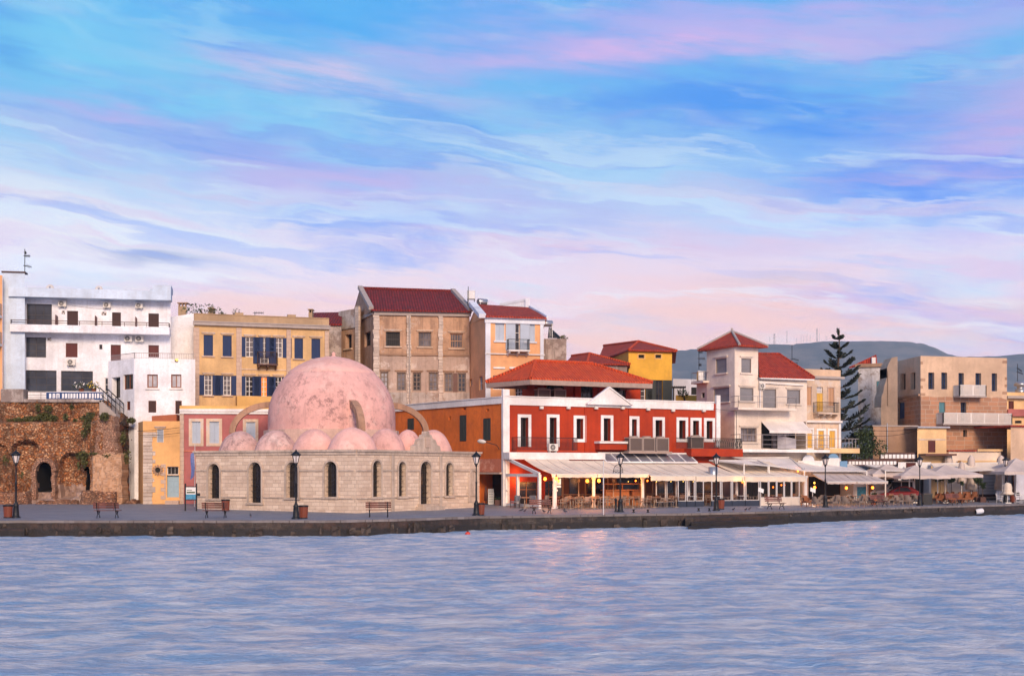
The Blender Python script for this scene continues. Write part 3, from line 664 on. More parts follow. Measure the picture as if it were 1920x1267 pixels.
class Bld:
    def __init__(s, name, label, cat, front, z0, z1, mat, depth=9., back=None, group=None):
        """front: plan corners left to right (px, Y); back: further corners, else the block is made `depth` deep"""
        f = [XY(*p) for p in front]
        if back: b = [XY(*p) for p in back]
        else: b = [f[-1]+Vector((f[-1].x/f[-1].y*depth, depth)), f[0]+Vector((f[0].x/f[0].y*depth, depth))]
        s.pts = f+b; s.z0, s.z1 = z0, z1; s.nf = len(front)-1; s.mats = [mat] if not isinstance(mat, list) else mat
        c = sum(s.pts, Vector((0, 0)))/len(s.pts)
        s.root = thing(name, label, cat, (c.x, c.y, z0), group)
        s.faces = [Face(a, b_, z0, z1) for a, b_ in zip(s.pts, s.pts[1:]+s.pts[:1])]; s.flat = True
    def part(s, mb, name, mat, parent=None, label=None):
        return mb.build(name, mat, parent or s.root, label=label)
    def rect(s, f, r, conv, out=0.):
        (x0, y0), (x1, y1) = conv(r[0], r[1]), conv(r[2], r[3]); xm = (x0+x1)/2
        return f.u(x0, out), f.u(x1, out), f.z(xm, y1, out), f.z(xm, y0, out)
    def win(s, fi, r, conv, style='glass', nx=2, ny=2, fr='frame', gl='glass', sh='blueshut', trim=None, tw=.16, sill=None, hood=None, d=.22, shw=None, fw=.06, arch=False, name=None, cut=True, tproud=.05, leafn=2, lsplit=None, cont=None):
        f = s.faces[fi]; u0, u1, z0, z1 = s.rect(f, r, conv) if conv else r
        if cut: f.holes.append((u0, u1, z0, z1, d, arch))
        name = name or ('door' if style == 'door' else 'window'); fb = MB(); par = None
        if style in ('glass', 'open', 'dark', 'door'):
            o0, o1 = -d, -d+.07
            if arch:
                rr = (u1-u0)/2; um = (u0+u1)/2
                ring = [(u0, z0), (u1, z0)]+[(um+rr*math.cos(k*math.pi/10), z1-rr+rr*math.sin(k*math.pi/10)) for k in range(11)]
                fb.poly([f.P(a, b, -d+.01) for a, b in ring])
                for k in range(1, ny):
                    zz = z0+(z1-z0)*k/ny; f.box(fb, u0, u1, zz-.02, zz+.02, -d+.011, -d+.05)
                f.box(fb, um-.025, um+.025, z0, z1-.02, -d+.012, -d+.055)
                return fb.build(name, M[gl], s.root)
            f.box(fb, u0, u0+fw, z0, z1, o0, o1); f.box(fb, u1-fw, u1, z0, z1, o0, o1)
            f.box(fb, u0+fw, u1-fw, z0, z0+fw, o0, o1); f.box(fb, u0+fw, u1-fw, z1-fw, z1, o0, o1)
            mw = fw*.6
            for k in range(1, nx):
                um = u0+(u1-u0)*k/nx; ww = fw*.8 if (nx == 2 or k*2 == nx) else mw/2; f.box(fb, um-ww*.5, um+ww*.5, z0+fw, z1-fw, o0+.005, o1-.005)
            for k in range(1, ny):
                zm = z0+(z1-z0)*k/ny; f.box(fb, u0+fw, u1-fw, zm-mw/2, zm+mw/2, o0+.01, o1-.01)
            if style == 'door' and gl not in ('glass', 'darkglass', 'glassmid', 'glasspale', 'litglass'):
                f.box(fb, u0+fw, u1-fw, z0+fw, z1-fw, o0-.02, o0+.03)
            par = fb.build(name, M[fr], s.root)
            pb = MB(); pb.quad(f.P(u0+.01, z0+.01, -d+.02), f.P(u1-.01, z0+.01, -d+.02), f.P(u1-.01, z1-.01, -d+.02), f.P(u0+.01, z1-.01, -d+.02))
            pb.build('pane', M[gl], par)
        if style == 'shut':
            f.box(fb, u0, u0+.03, z0, z1, -d, -.04); f.box(fb, u1-.03, u1, z0, z1, -d, -.04); f.box(fb, u0+.03, u1-.03, z1-.03, z1, -d, -.04)
            fb.quad(f.P(u0, z0, -d+.002), f.P(u1, z0, -d+.002), f.P(u1, z1, -d+.002), f.P(u0, z1, -d+.002))
            par = fb.build(name, M[fr], s.root)
            for k in range(leafn):
                a = u0+.03+(u1-u0-.06)*k/leafn; b = u0+.03+(u1-u0-.06)*(k+1)/leafn; lb = MB()
                f.box(lb, a+.004, b-.004, z0, z1-.035, -d+.06, -d+.10)
                for e in ((a+.004, a+.06, z0, z1-.035), (b-.06, b-.004, z0, z1-.035), (a+.06, b-.06, z0, z0+.07), (a+.06, b-.06, z1-.1, z1-.035), (a+.06, b-.06, (z0+z1)/2-.03, (z0+z1)/2+.03)): f.box(lb, *e, -d+.101, -d+.125)
                lb.build('shutter', M[sh], par)
        if style == 'open':
            w_ = shw or (u1-u0)*.5
            for a, b in ((u0-w_, u0-.01), (u1+.01, u1+w_)):
                lb = MB(); f.box(lb, a, b, z0, z1, .03, .065)
                for e in ((a, a+.05, z0, z1), (b-.05, b, z0, z1), (a+.05, b-.05, z0, z0+.06), (a+.05, b-.05, z1-.06, z1), (a+.05, b-.05, (z0+z1)/2-.03, (z0+z1)/2+.03)): f.box(lb, *e, .066, .085)
                lb.build('shutter', M[sh], par)
        if trim:
            tb = MB(); bot = z0-(tw if style != 'door' else 0)
            f.box(tb, u0-tw, u0, bot, z1+tw, .002, tproud); f.box(tb, u1, u1+tw, bot, z1+tw, .002, tproud); f.box(tb, u0, u1, z1, z1+tw, .002, tproud)
            if style != 'door': f.box(tb, u0, u1, z0-tw, z0, .002, tproud)
            tb.build('surround', M[trim], par)
        if sill:
            sb = MB(); f.box(sb, u0-.14, u1+.14, z0-.13, z0-.005, -.1, .13); sb.build('sill', M[sill], par)
        if hood:
            sb = MB(); f.box(sb, u0-.18, u1+.18, z1+.14, z1+.21, .002, .14); f.box(sb, u0-.12, u1+.12, z1+.06, z1+.138, .002, .08); sb.build('hood', M[hood], par)
        return par
    def fbox(s, fi, r, conv, o0, o1, name, mat, parent=None):
        f = s.faces[fi]; u0, u1, z0, z1 = s.rect(f, r, conv, 0) if conv else r
        mb = MB(); f.box(mb, u0, u1, z0, z1, o0, o1); return s.part(mb, name, M[mat], parent)
    def ac(s, fi, r, conv, o=.06, th=.34):
        f = s.faces[fi]; u0, u1, z0, z1 = s.rect(f, r, conv); mb = MB(); f.box(mb, u0, u1, z0, z1, o, o+th)
        f.box(mb, u0+.1, u0+.14, z0-.12, z0-.003, .0, o+th*.8); f.box(mb, u1-.14, u1-.1, z0-.12, z0-.003, .0, o+th*.8)
        b = mb.build('air_conditioner', M['acwhite'], s.root); g = MB(); uc = u0+(u1-u0)*.40; zc = (z0+z1)/2; rr = min((z1-z0)*.42, (u1-u0)*.36)
        g.poly([f.P(uc+rr*math.cos(k*math.pi/8), zc+rr*math.sin(k*math.pi/8), o+th+.006) for k in range(16)])
        g.build('fan', M['fanblade'], b)
        h = MB()
        for k in range(12):
            a = k*math.pi/6; h.bar(f.P(uc, zc, o+th+.012), f.P(uc+rr*math.cos(a), zc+rr*math.sin(a), o+th+.012), .012, .012)
        h.build('fan_guard', M['acwhite'], b)
    def wallslab(s, fi, r, conv, o1, name, mat, bottom_rail=False): return s.fbox(fi, r, conv, 0.002, o1, name, mat)
    def balcony(s, fi, u0, u1, z, o, slab='white', th=.16, rail='iron', h=1.0, step=.12, brackets=False, name='balcony', rb=.02, mid=None, railname='railing', z_in=0.):
        f = s.faces[fi]; mb = MB(); f.box(mb, u0, u1, z-th, z, .002, o)
        if brackets:
            n = max(2, int((u1-u0)/.7))
            for k in range(n+1):
                uu = u0+.12+(u1-u0-.24)*k/n
                mb.hexa([f.P(uu-.06, z-th-.02, .002), f.P(uu+.06, z-th-.02, .002), f.P(uu+.06, z-th-.38, .002), f.P(uu-.06, z-th-.38, .002)], [f.P(uu-.06, z-th-.02, o*.85), f.P(uu+.06, z-th-.02, o*.85), f.P(uu+.06, z-th-.12, o*.85), f.P(uu-.06, z-th-.12, o*.85)])
        b = s.part(mb, name, M[slab])
        if rail:
            r = MB(); path = [f.P(u0+.04, z, .03), f.P(u0+.04, z, o-.05), f.P(u1-.04, z, o-.05), f.P(u1-.04, z, .03)]
            railing(r, path, h, step, rb, mid=mid); r.build(railname, M[rail], b)
        return b
    def finish(s, roof=True, extra=None):
        mb = MB()
        for f in s.faces: f.wallmesh(mb, f.mat)
        if roof: mb.poly([(p.x, p.y, s.z1) for p in s.pts])
        if extra: extra(mb)
        return s.part(mb, 'wall', [M[k] if isinstance(k, str) else k for k in s.mats])
    def zat(s, px, py, fi=0): return s.faces[fi].z(px, py)

def railing(mb, path, h, step=.12, t=.02, mid=None, top=.045):
    for a, b in zip(path, path[1:]):
        a, b = Vector(a), Vector(b); L = (b-a).length; up = Vector((0, 0, h))
        mb.bar(a+up, b+up, top, top)
        if mid:
            for m_ in mid: mb.bar(a+up*m_, b+up*m_, t, t)
        else: mb.bar(a+Vector((0, 0, .08)), b+Vector((0, 0, .08)), t, t)
        n = max(1, int(L/step))
        for k in range(n+1):
            p = a+(b-a)*k/n; mb.bar(p, p+up, t, t)

def sheet(ff, o, mb):
    u0s = sorted({0., ff.L}|{k for h in ff.holes for k in h[:2]}); z0s = sorted({ff.z0, ff.z1}|{k for h in ff.holes for k in h[2:4]})
    for a, b in zip(u0s, u0s[1:]):
        for c, d in zip(z0s, z0s[1:]):
            um, zm = (a+b)/2, (c+d)/2
            if not any(h[0] < um < h[1] and h[2] < zm < h[3] for h in ff.holes): mb.quad(ff.P(a, c, o), ff.P(b, c, o), ff.P(b, d, o), ff.P(a, d, o))
    # ragged plaster edge along the top
    n = 60
    for k in range(n):
        a, b = ff.L*k/n, ff.L*(k+1)/n; ha, hb_ = [.22+.28*mnoise.noise(Vector((q*.9, 1, ff.A.x))) for q in (a, b)]
        mb.quad(ff.P(a, ff.z1, o), ff.P(b, ff.z1, o), ff.P(b, ff.z1+hb_, o), ff.P(a, ff.z1+ha, o))

def hip_roof(eave, ridge, th=.12):
    """eave: plan polygon CCW of 3D points, ridge: list of (i,j) -> builds quads from eave edges to ridge points given per eave vertex"""
    mb = MB(); n = len(eave)
    for i in range(n):
        a, b = Vector(eave[i]), Vector(eave[(i+1) % n]); ra, rb = Vector(ridge[i]), Vector(ridge[(i+1) % n])
        if (ra-rb).length < 1e-3: mb.poly([a, b, rb])
        else: mb.quad(a, b, rb, ra)
    mb.poly([Vector(e)-Vector((0, 0, th)) for e in eave][::-1])
    for i in range(n):
        a, b = Vector(eave[i]), Vector(eave[(i+1) % n]); z = Vector((0, 0, -th)); mb.quad(a+z, b+z, b, a)
    return mb
def ridge_caps(segs, r=.13):
    mb = MB()
    for a, b in segs:
        a, b = Vector(a), Vector(b); n = max(2, int((b-a).length/.4))
        for k in range(n):
            p = a+(b-a)*k/n; q = a+(b-a)*(k+1.08)/n; mb.tube([p+Vector((0, 0, .0)), q+Vector((0, 0, .02))], [r, r*.86], 8)
    return mb
def ident(x, y): return (x, y)
def crop(x0, y0, k): return lambda x, y: (x0+k*x, y0+k*y)
c1 = crop(0, 450, 380/1505); c2 = crop(0, 700, 380/1505); c3 = crop(340, 560, 320/1763); c4 = crop(570, 520, 320/1559)
c5 = crop(340, 660, 580/1920); c6 = crop(860, 520, 420/1920); c7 = crop(730, 660, 360/1425); c8 = crop(1060, 700, 340/1539)
d1 = crop(1260, 590, 340/1595); d2 = crop(1360, 800, 300/1920); d3 = crop(1560, 590, 360/1689); d4 = crop(1600, 800, 320/1920)
def zpx(py, Y): return CZ+(HY-py)/F*Y

# ------------------------------------------------------------------ left side: hotel, ruins, small houses, mustard house
YH = lambda px: 104+2.4*(px-22)/298
zr = zpx(543, 104)
hb = Bld('hotel_building', 'long white three storey hotel with dark windows standing above the rubble ruins', 'building', [(22, 104), (320, 106.4)], 1.2, zpx(559, 104), M['hotel'], depth=10)
f = hb.faces[0]
hb.win(0, (197, 474, 385, 636), c1, 'glass', 3, 2, 'framedark', 'glass', name='window')
for r in ((498, 526, 580, 642), (832, 537, 898, 647), (1102, 545, 1180, 655)): hb.win(0, r, c1, 'shut', sh='brownshut', fr='framedark')
for r in ((488, 765, 576, 870),): hb.win(0, r, c1, 'shut', sh='redshut', fr='framebrown')
for r in ((822, 777, 897, 897), (1102, 780, 1180, 870)): hb.win(0, r, c1, 'shut', sh='redshut', fr='framedark')
hb.win(0, (192, 722, 342, 871), c1, 'glass', 2, 3, 'framedark', 'glass')
hb.win(0, (737, 775, 760, 811), c1, 'glass', 1, 1, 'framedark', 'darkglass')
hb.win(0, (190, 967, 420, 1125), c1, 'glass', 3, 3, 'framedark', 'glass'); hb.win(0, (453, 972, 690, 1122), c1, 'glass', 3, 3, 'framedark', 'glass')
hb.win(0, (777, 1022, 828, 1172), c1, 'door', 2, 3, 'frame', 'glass', d=.15)
for r in ((437, 455, 497, 495), (770, 465, 825, 505), (1008, 470, 1063, 508), (500, 887, 563, 930), (925, 712, 985, 755), (1008, 712, 1068, 757)): hb.ac(0, r, c1)
for r in ((458, 525, 482, 550), (755, 533, 790, 558), (352, 724, 380, 748)):
    hb.fbox(0, r, c1, .002, .03, 'vent', 'vent')
# balcony with a solid front, rail and brown screens
zb = f.z(*c1(100, 636)); zbl = f.z(*c1(100, 691)); mb = MB()
f.box(mb, .1, f.L, zbl, zbl+.16, .002, 1.3); f.box(mb, .1, f.L, zbl+.161, zb, 1.18, 1.3); f.box(mb, .1, .22, zbl+.161, zb, .002, 1.178); f.box(mb, f.L-.12, f.L, zbl+.161, zb, .002, 1.178)
bal = hb.part(mb, 'balcony', M['hotel'])
r_ = MB(); railing(r_, [f.P(.16, zb, .05), f.P(.16, zb, 1.24), f.P(f.L-.06, zb, 1.24), f.P(f.L-.06, zb, .05)], .34, 1.6, .035, [.5], .05); r_.build('railing', M['rust'], bal)
for r in ((422, 567, 436, 640), (712, 573, 728, 645), (1007, 582, 1026, 652)):
    u0, u1, z0, z1 = hb.rect(f, r, c1); v = MB(); f.box(v, (u0+u1)/2-.03, (u0+u1)/2+.03, z0, z1, .05, 1.15); v.build('screen', M['redshut'], bal)
# roof cornice slab with raised right end
mb = MB(); f.box(mb, -.05, f.L+.1, zpx(559, 104), zr+.05, -.3, 1.2); f.box(mb, f.L-1.35, f.L+.1, zr+.051, zr+.55, -1.4, 1.19); f.box(mb, f.L-1.6, f.L-1.351, zr+.051, zr+.22, -.6, 1.0)
hb.part(mb, 'cornice', M['hotelblue'])
hb.finish()
# taller stair tower at the far left
tw = Bld('stair_tower', 'tall blue tinged white stair block with peeling top beside the long hotel', 'building', [(5, 103.0), (46.5, 103.3)], 1.2, zpx(511, 103), M['hotel'], depth=.9); tw.mats = ['hotelblue']
ft = tw.faces[0]; mb = MB(); ft.box(mb, -.08, ft.L+.06, tw.z1+.002, tw.z1+.12, -.95, .08); tw.part(mb, 'coping', M['rust'])
mb = MB(); mb.tube([ft.P(.1, 8.4, .06), ft.P(.1, 14, .06)], .05); tw.part(mb, 'drainpipe', M['hotel'])
tw.finish()
ne = Bld('neighbour_house', 'sliver of a peach house with grey balconies at the left edge of the photo', 'building', [(-260, 101.5), (4.5, 102)], 1.2, zpx(516, 102), M['peach'], depth=9)
ne.balcony(0, ne.faces[0].L-3.2, ne.faces[0].L-.02, zpx(592, 102), 1., 'white', .2, 'rail', .9); ne.balcony(0, ne.faces[0].L-3.2, ne.faces[0].L-.02, zpx(645, 102), 1., 'white', .2, 'rail', .9)
ne.finish()
# wall stepping down to the right of the hotel
rw = Bld('side_wing', 'plain white wing with sloping top between the hotel and the mustard house', 'building', [(317, 108.5), (366, 109.5)], 1.2, zpx(596, 109), M['hotel'], depth=6)
rw.mats = ['hotel']
def slope(mb):
    fr = rw.faces[0]; zb_ = zpx(587, 109.5); mb.hexa([(p.x, p.y, rw.z1-.01) for p in rw.pts], [fr.P(0, rw.z1+.0)]+[fr.P(fr.L, zb_)]+[(rw.pts[2].x, rw.pts[2].y, zb_), (rw.pts[3].x, rw.pts[3].y, rw.z1)])
rw.finish(roof=False, extra=slope)
ch = Bld('chimney_block', 'small beige chimney with two dark openings behind the white wing', 'chimney', [(334, 112), (350, 112)], zpx(600, 112), zpx(574, 112), M['mustarddk'], depth=.8)
chf = ch.faces[0]; mb = MB(); chf.box(mb, -.08, chf.L+.08, ch.z1+.25, ch.z1+.33, -.9, .08)
for k in (.02, .3, .58): chf.box(mb, k, k+.1, ch.z1+.001, ch.z1+.249, -.3, 0.)
ch.part(mb, 'chimney_cap', M['brownwall']); ch.finish()

# annex below the hotel
an = Bld('hotel_annex', 'white two storey annex with brown framed windows and a railed roof terrace', 'building', [(203, 103.2), (252, 100.6), (366, 101.4)], 1.2, zpx(672, 100.6), M['hotel'], depth=4)
an.win(0, (915, 997, 988, 1108), c1, 'glass', 2, 1, 'framebrown', 'darkglass')
an.win(0, (830, 1018, 893, 1172), c1, 'door', 1, 1, 'framedark', 'darkglass', d=.5)
for r in ((1093, 997, 1172, 1097), (1270, 997, 1347, 1097)): an.win(1, r, c1, 'glass', 2, 1, 'framebrown', 'glasspale', sill='white', fw=.09)
an.win(0, (942, 1197, 967, 1262), c1, 'shut', sh='redshut', fr='framebrown', leafn=1)
an.win(1, (1102, 1192, 1160, 1280), c1, 'shut', sh='brownshut', fr='framebrown'); an.win(1, (1302, 1192, 1350, 1290), c1, 'shut', sh='brownshut', fr='framebrown')
fa, fb_ = an.faces[0], an.faces[1]; r_ = MB(); railing(r_, [fa.P(.3, an.z1, -.08), fa.P(fa.L-.03, an.z1, -.08), fb_.P(.0, an.z1, -.1), fb_.P(fb_.L, an.z1, -.1)], .45, .13, .018); an.part(r_, 'railing', M['rail'])
mb = MB(); fb_.box(mb, fb_.u(331)-.12, fb_.u(331)+.12, zpx(677, 101), zpx(672, 101)-.03, .01, .16); lt = an.part(mb, 'wall_lamp', M['framedark'])
mb = MB(); p_ = fb_.P(fb_.u(332), zpx(674.5, 101), .22); mb.lathe(p_, [(0, -.1), (.1, -.05), (.1, .05), (0, .1)], 10); mb.build('bulb', M['bulbyellow'], lt)
an.finish()

# yellow little house and rose house
yh = Bld('yellow_house', 'narrow apricot house with a pale blue arched door beside the ruins', 'building', [(257, 101.5), (268, 97.6), (337, 98.0)], 1.0, zpx(789, 97.6), M['apricot'], depth=6)
f = yh.faces[1]
yh.win(1, (1165, 412, 1215, 510), c2, 'shut', sh='greyshut', fr='frame', hood='pinkstone', leafn=1)
yh.win(1, (1240, 755, 1330, 918), c2, 'door', 2, 4, 'bluedoor', 'bluedoor', d=.3, name='door', fw=.09)
yh.win(1, (1240, 690, 1326, 752), c2, 'dark', 3, 1, 'frame', 'dark', d=.3, name='fanlight', fw=.05)
u0, u1, z0, z1 = yh.rect(f, (1150, 695, 1195, 738), c2); mb = MB(); uc, zc = (u0+u1)/2, (z0+z1)/2
for k in range(12):
    a = k*math.pi/6; mb.bar(f.P(uc+.2*math.cos(a), zc+.2*math.sin(a), .05), f.P(uc+.4*math.cos(a), zc+.4*math.sin(a), .05), .17, .1)
rn = yh.part(mb, 'round_window', M['brownwall']); mb = MB(); mb.poly([f.P(uc+.2*math.cos(k*math.pi/8), zc+.2*math.sin(k*math.pi/8), .012) for k in range(16)]); mb.build('pane', M['dark'], rn)
mb = MB(); z = 1.1; k = 0
while z < yh.z1-1.0:
    h = random.uniform(.28, .46); uu = f.u(268+17); jut = random.choice((.0, .32, .42, .22)) if k % 2 else .05
    f.box(mb, f.u(268.5), uu+jut*.8, z, z+h-.02, .003, .05+random.uniform(0, .03)); z += h; k += 1
yh.part(mb, 'quoin', M['quoin'])
mb = MB(); z = 1.6; k = 0
while z < 4.2:
    h = .3; w_ = .12 if k % 2 else .38; ud = f.u(c2(1232, 0)[0]); f.box(mb, ud-w_, ud-.01, z, z+h-.02, .003, .05); z += h; k += 1
f.box(mb, f.u(c2(1232, 0)[0]), f.u(337)-.02, 1.05, 1.5, .002, .6)
yh.part(mb, 'door_surround', M['pinkstone'])
mb = MB(); p0, p1 = W(288, 786, 99.5), W(334, 777, 99.5); mb.hexa([(p0.x, 99, p0.z-.2), (p1.x, 99, p0.z-.2), (p1.x, 101, p0.z-.2), (p0.x, 101, p0.z-.2)], [(p0.x, 99, p0.z+.25), (p1.x, 99, p1.z), (p1.x, 101, p1.z), (p0.x, 101, p0.z+.25)])
yh.part(mb, 'roof_shed', M['terracotta']); yh.finish()
pk = Bld('rose_house', 'dusty rose house with grey shutters behind the left end of the domed mosque', 'building', [(337.3, 98.2), (520, 98.9)], 1.0, zpx(775, 98.2), M['pinkred'], depth=8)
f = pk.faces[0]
for r in ((65, 430, 120, 565), (173, 430, 235, 565), (400, 433, 460, 565)): pk.win(0, r, c5, 'shut', sh='blueshutpale', fr='frame', trim='creampeach', tw=.22)
mb = MB(); f.box(mb, 0, f.L, pk.z1-.02, pk.z1+.16, .002, .14); f.box(mb, 0, f.L, pk.z1+.161, pk.z1+.36, -1, .22); pk.part(mb, 'cornice', M['white'])
mb = MB(); f.box(mb, 0, f.L, pk.z1+.361, pk.z1+.6, -5, .10); pk.part(mb, 'parapet', M['yellowband'])
pk.fbox(0, (0, f.u(345), 1.0, pk.z1-.03), None, .003, .09, 'quoin', 'pinkstone'); pk.fbox(0, (f.u(345)+.01, f.L, zpx(846, 98), zpx(844, 98)), None, .003, .06, 'string_course', 'salmon')
pk.finish()

# mustard house with blue shutters
mh = Bld('mustard_house', 'wide mustard house with navy blue shutters and a small iron balcony', 'building', [(364, 107), (617, 110.5)], 1.2, zpx(603, 107), M['mustard'], depth=10)
f = mh.faces[0]; kw = dict(sill='pinkstone', hood='creampeach')
for r in ((230, 373, 327, 588), (427, 380, 520, 595), (1168, 408, 1257, 618), (1344, 412, 1435, 620)): mh.win(0, r, c3, 'shut', sh='blueshut', fr='blueshut', **kw)
for r in ((664, 395, 750, 600), (962, 403, 1047, 607)): mh.win(0, r, c3, 'open', 2, 4, 'frame', 'glassmid', hood='creampeach', shw=.75)
mh.win(0, (815, 400, 903, 672), c3, 'open', 2, 5, 'frame', 'glassmid', hood='creampeach', shw=.60)
for r in ((237, 788, 320, 995), (433, 793, 513, 995)): mh.win(0, r, c3, 'open', 2, 4, 'frame', 'glassmid', shw=.72, **kw)
for r, g_ in (((664, 800, 745, 1008), 'darkglass'), ((815, 805, 893, 1010), 'litglass'), ((963, 805, 1040, 1010), 'darkglass')): mh.win(0, r, c3, 'open', 2, 4, 'frame', g_, hood='creampeach', shw=.66)
mh.balcony(0, f.u(c3(778, 0)[0]), f.u(c3(985, 0)[0]), f.z(*c3(880, 680)), .9, 'brownpaint', .1, 'rust', .98, .12, True)
for a, b, y1 in ((124, 185, 296), (567, 622, 300), (1085, 1130, 320), (1480, 1522, 335)):
    mh.fbox(0, (f.u(c3(a, 0)[0]), f.u(c3(b, 0)[0]), 5, f.z(*c3((a+b)/2, y1))), None, .003, .12, 'pilaster', 'pinkstone')
mb = MB(); f.box(mb, -.1, f.L+.12, mh.z1-.28, mh.z1-.03, .002, .3); f.box(mb, -.06, f.L+.06, mh.z1-.03, mh.z1+.06, -.3, .36); mh.part(mb, 'cornice', M['concrete'])
mb = MB(); f.box(mb, 0, f.L, mh.z1+.061, zpx(588.5, 107), -.35, .0); f.box(mb, 0, f.L, zpx(588.5, 107)+.001, zpx(588.5, 107)+.07, -.4, .05)
for a in (567, 1110): f.box(mb, f.u(c3(a, 0)[0])-.1, f.u(c3(a, 0)[0])+.6, zpx(588.5, 107)+.072, zpx(588.5, 107)+.25, -.38, .03)
mh.part(mb, 'parapet', M['mustarddk'])
mb = MB(); f.box(mb, f.u(c3(560, 0)[0]), f.L, 5, f.z(*c3(700, 1012)), .13, 1.2); mh.part(mb, 'terrace_wall', M['yellowband'])
mb = MB(); f.box(mb, f.u(c3(622, 0)[0]), f.u(c3(1085, 0)[0]), f.z(*c3(850, 738)), f.z(*c3(850, 726)), .003, .05); mh.part(mb, 'string_course', M['creampeach'])
for a, b, y0, y1 in ((272, 335, 92, 165), (1306, 1358, 105, 205)):
    Yc = 111; A, B = c3(a, y0), c3(b, y1); x0, x1 = (A[0]-960)/F*Yc, (B[0]-960)/F*Yc; mb = MB(); zt = zpx(A[1], Yc)
    mb.box((x0+.06, Yc, zpx(603, Yc)), (x1-.06, Yc+.9, zt-.32)); mb.box((x0, Yc-.08, zt-.08), (x1, Yc+1, zt))
    for xx in (x0+.08, (x0+x1)/2-.07, x1-.22): mb.box((xx, Yc+.05, zt-.319), (xx+.14, Yc+.85, zt-.081))
    mh.part(mb, 'chimney', M['mustarddk'])
mh.finish()
# low tiled house between mustard and derelict houses
lt_ = Bld('tiled_link_house', 'grimy grey link wall with a small red tiled roof between mustard and derelict houses', 'building', [(596, 114.5), (640, 114.5)], 1.2, zpx(607, 114.5), M['grunge'], depth=6)
Ye = 114.3; e0, e1 = W(586, 607, Ye), W(641, 607, Ye); q0, q1 = W(583, 586, Ye+4), W(641, 585, Ye+4)
mb = MB(); mb.hexa([e0-Vector((0, 0, .15)), e1-Vector((0, 0, .15)), q1-Vector((0, 0, .15)), q0-Vector((0, 0, .15))], [e0, e1, q1, q0]); lt_.part(mb, 'roof', M['rooftiledk']); lt_.finish()

# ------------------------------------------------------------------ middle: derelict house, peach house, red house, yellow house
dz0 = 1.2; dz1 = zpx(582, 112)
dh = Bld('derelict_house', 'tall derelict plaster house with stone pilasters, broken windows and dark red roof', 'building', [(676, 116.5), (701, 112), (880.5, 113.2)], dz0, dz1, M['derelict'], depth=11)
dh.mats = ['derelict', 'derelictlow']
f0, f = dh.faces[0], dh.faces[1]
dh.win(1, (748, 497, 878, 628), c4, 'dark', 7, 2, 'framedark', 'dark', d=.3, fw=.07, sill='creampeach', hood='creampeach')
dh.win(1, (1045, 500, 1163, 632), c4, 'glass', 5, 2, 'framegrey', 'glassmid', d=.25, fw=.09, sill='creampeach', hood='creampeach')
dh.win(1, (1333, 512, 1452, 645), c4, 'glass', 5, 2, 'woodshut', 'glassmid', d=.25, fw=.09, sill='creampeach', hood='creampeach')
dh.win(0, (553, 500, 608, 628), c4, 'dark', 2, 2, 'framedark', 'dark', d=.3)
for r, g_ in (((697, 863, 770, 1035), 'glasspale'), ((847, 868, 930, 1033), 'glassmid'), ((992, 870, 1070, 1035), 'darkglass'), ((1138, 868, 1222, 1035), 'glassmid'), ((1282, 873, 1358, 1045), 'glassmid'), ((1405, 873, 1480, 1045), 'glass')):
    dh.win(1, r, c4, 'glass', 2, 4, 'framegrey', g_, d=.2, fw=.11, hood='brownwall')
dh.fbox(1, (1361, 873, 1403, 1045), c4, .003, .06, 'boarding', 'brownpaint')
for a, b in ((635, 686), (943, 976), (1230, 1266)):
    x0, x1 = c4(a, 0)[0], c4(b, 0)[0]; mb = MB(); z = dz0
    while z < dz1-.45:
        h = random.uniform(.3, .42); j = random.uniform(-.05, .05); f.box(mb, f.u(x0)-.02+j, f.u(x1)+.02+j*.6, z, min(z+h-.015, dz1-.4), .003, .16+random.uniform(0, .04)); z += h
    dh.part(mb, 'pilaster', M['quoin'])
mb = MB(); f.box(mb, f.u(c4(690, 0)[0]), f.L, f.z(*c4(1100, 716)), f.z(*c4(1100, 698)), .003, .12); dh.part(mb, 'string_course', M['brownwall'])
mb = MB(); f.box(mb, 0, f.L+.1, dz1-.4, dz1-.12, .002, .22); f.box(mb, -.05, f.L+.15, dz1-.118, dz1+.03, -.2, .42); f0.box(mb, 0, f0.L, dz1-.35, dz1-.02, .002, .15); dh.part(mb, 'cornice', M['concrete'])
mb = MB(); f.box(mb, f.u(c4(690, 0)[0]), f.L, dz0, f.z(*c4(1100, 1052)), .003, .05); dh.part(mb, 'plinth_wall', M['derelictwhite'])
zs_ = f.z(*c4(1100, 706)); ff = Face(dh.pts[1], dh.pts[2], 1.2, zs_-.35); ff.holes = [h for h in f.holes if h[3] < zs_]; mb = MB(); sheet(ff, .012, mb); dh.part(mb, 'lower_render', M['derelictlow'])
mb = MB(); mb.tube([f.P(f.u(c4(962, 0)[0]), dz1-.4, .26), f.P(f.u(c4(962, 0)[0]), zpx(690, 112), .26), f.P(f.u(c4(975, 0)[0]), dz0, .26)], .05); dh.part(mb, 'drainpipe', M['concrete'])
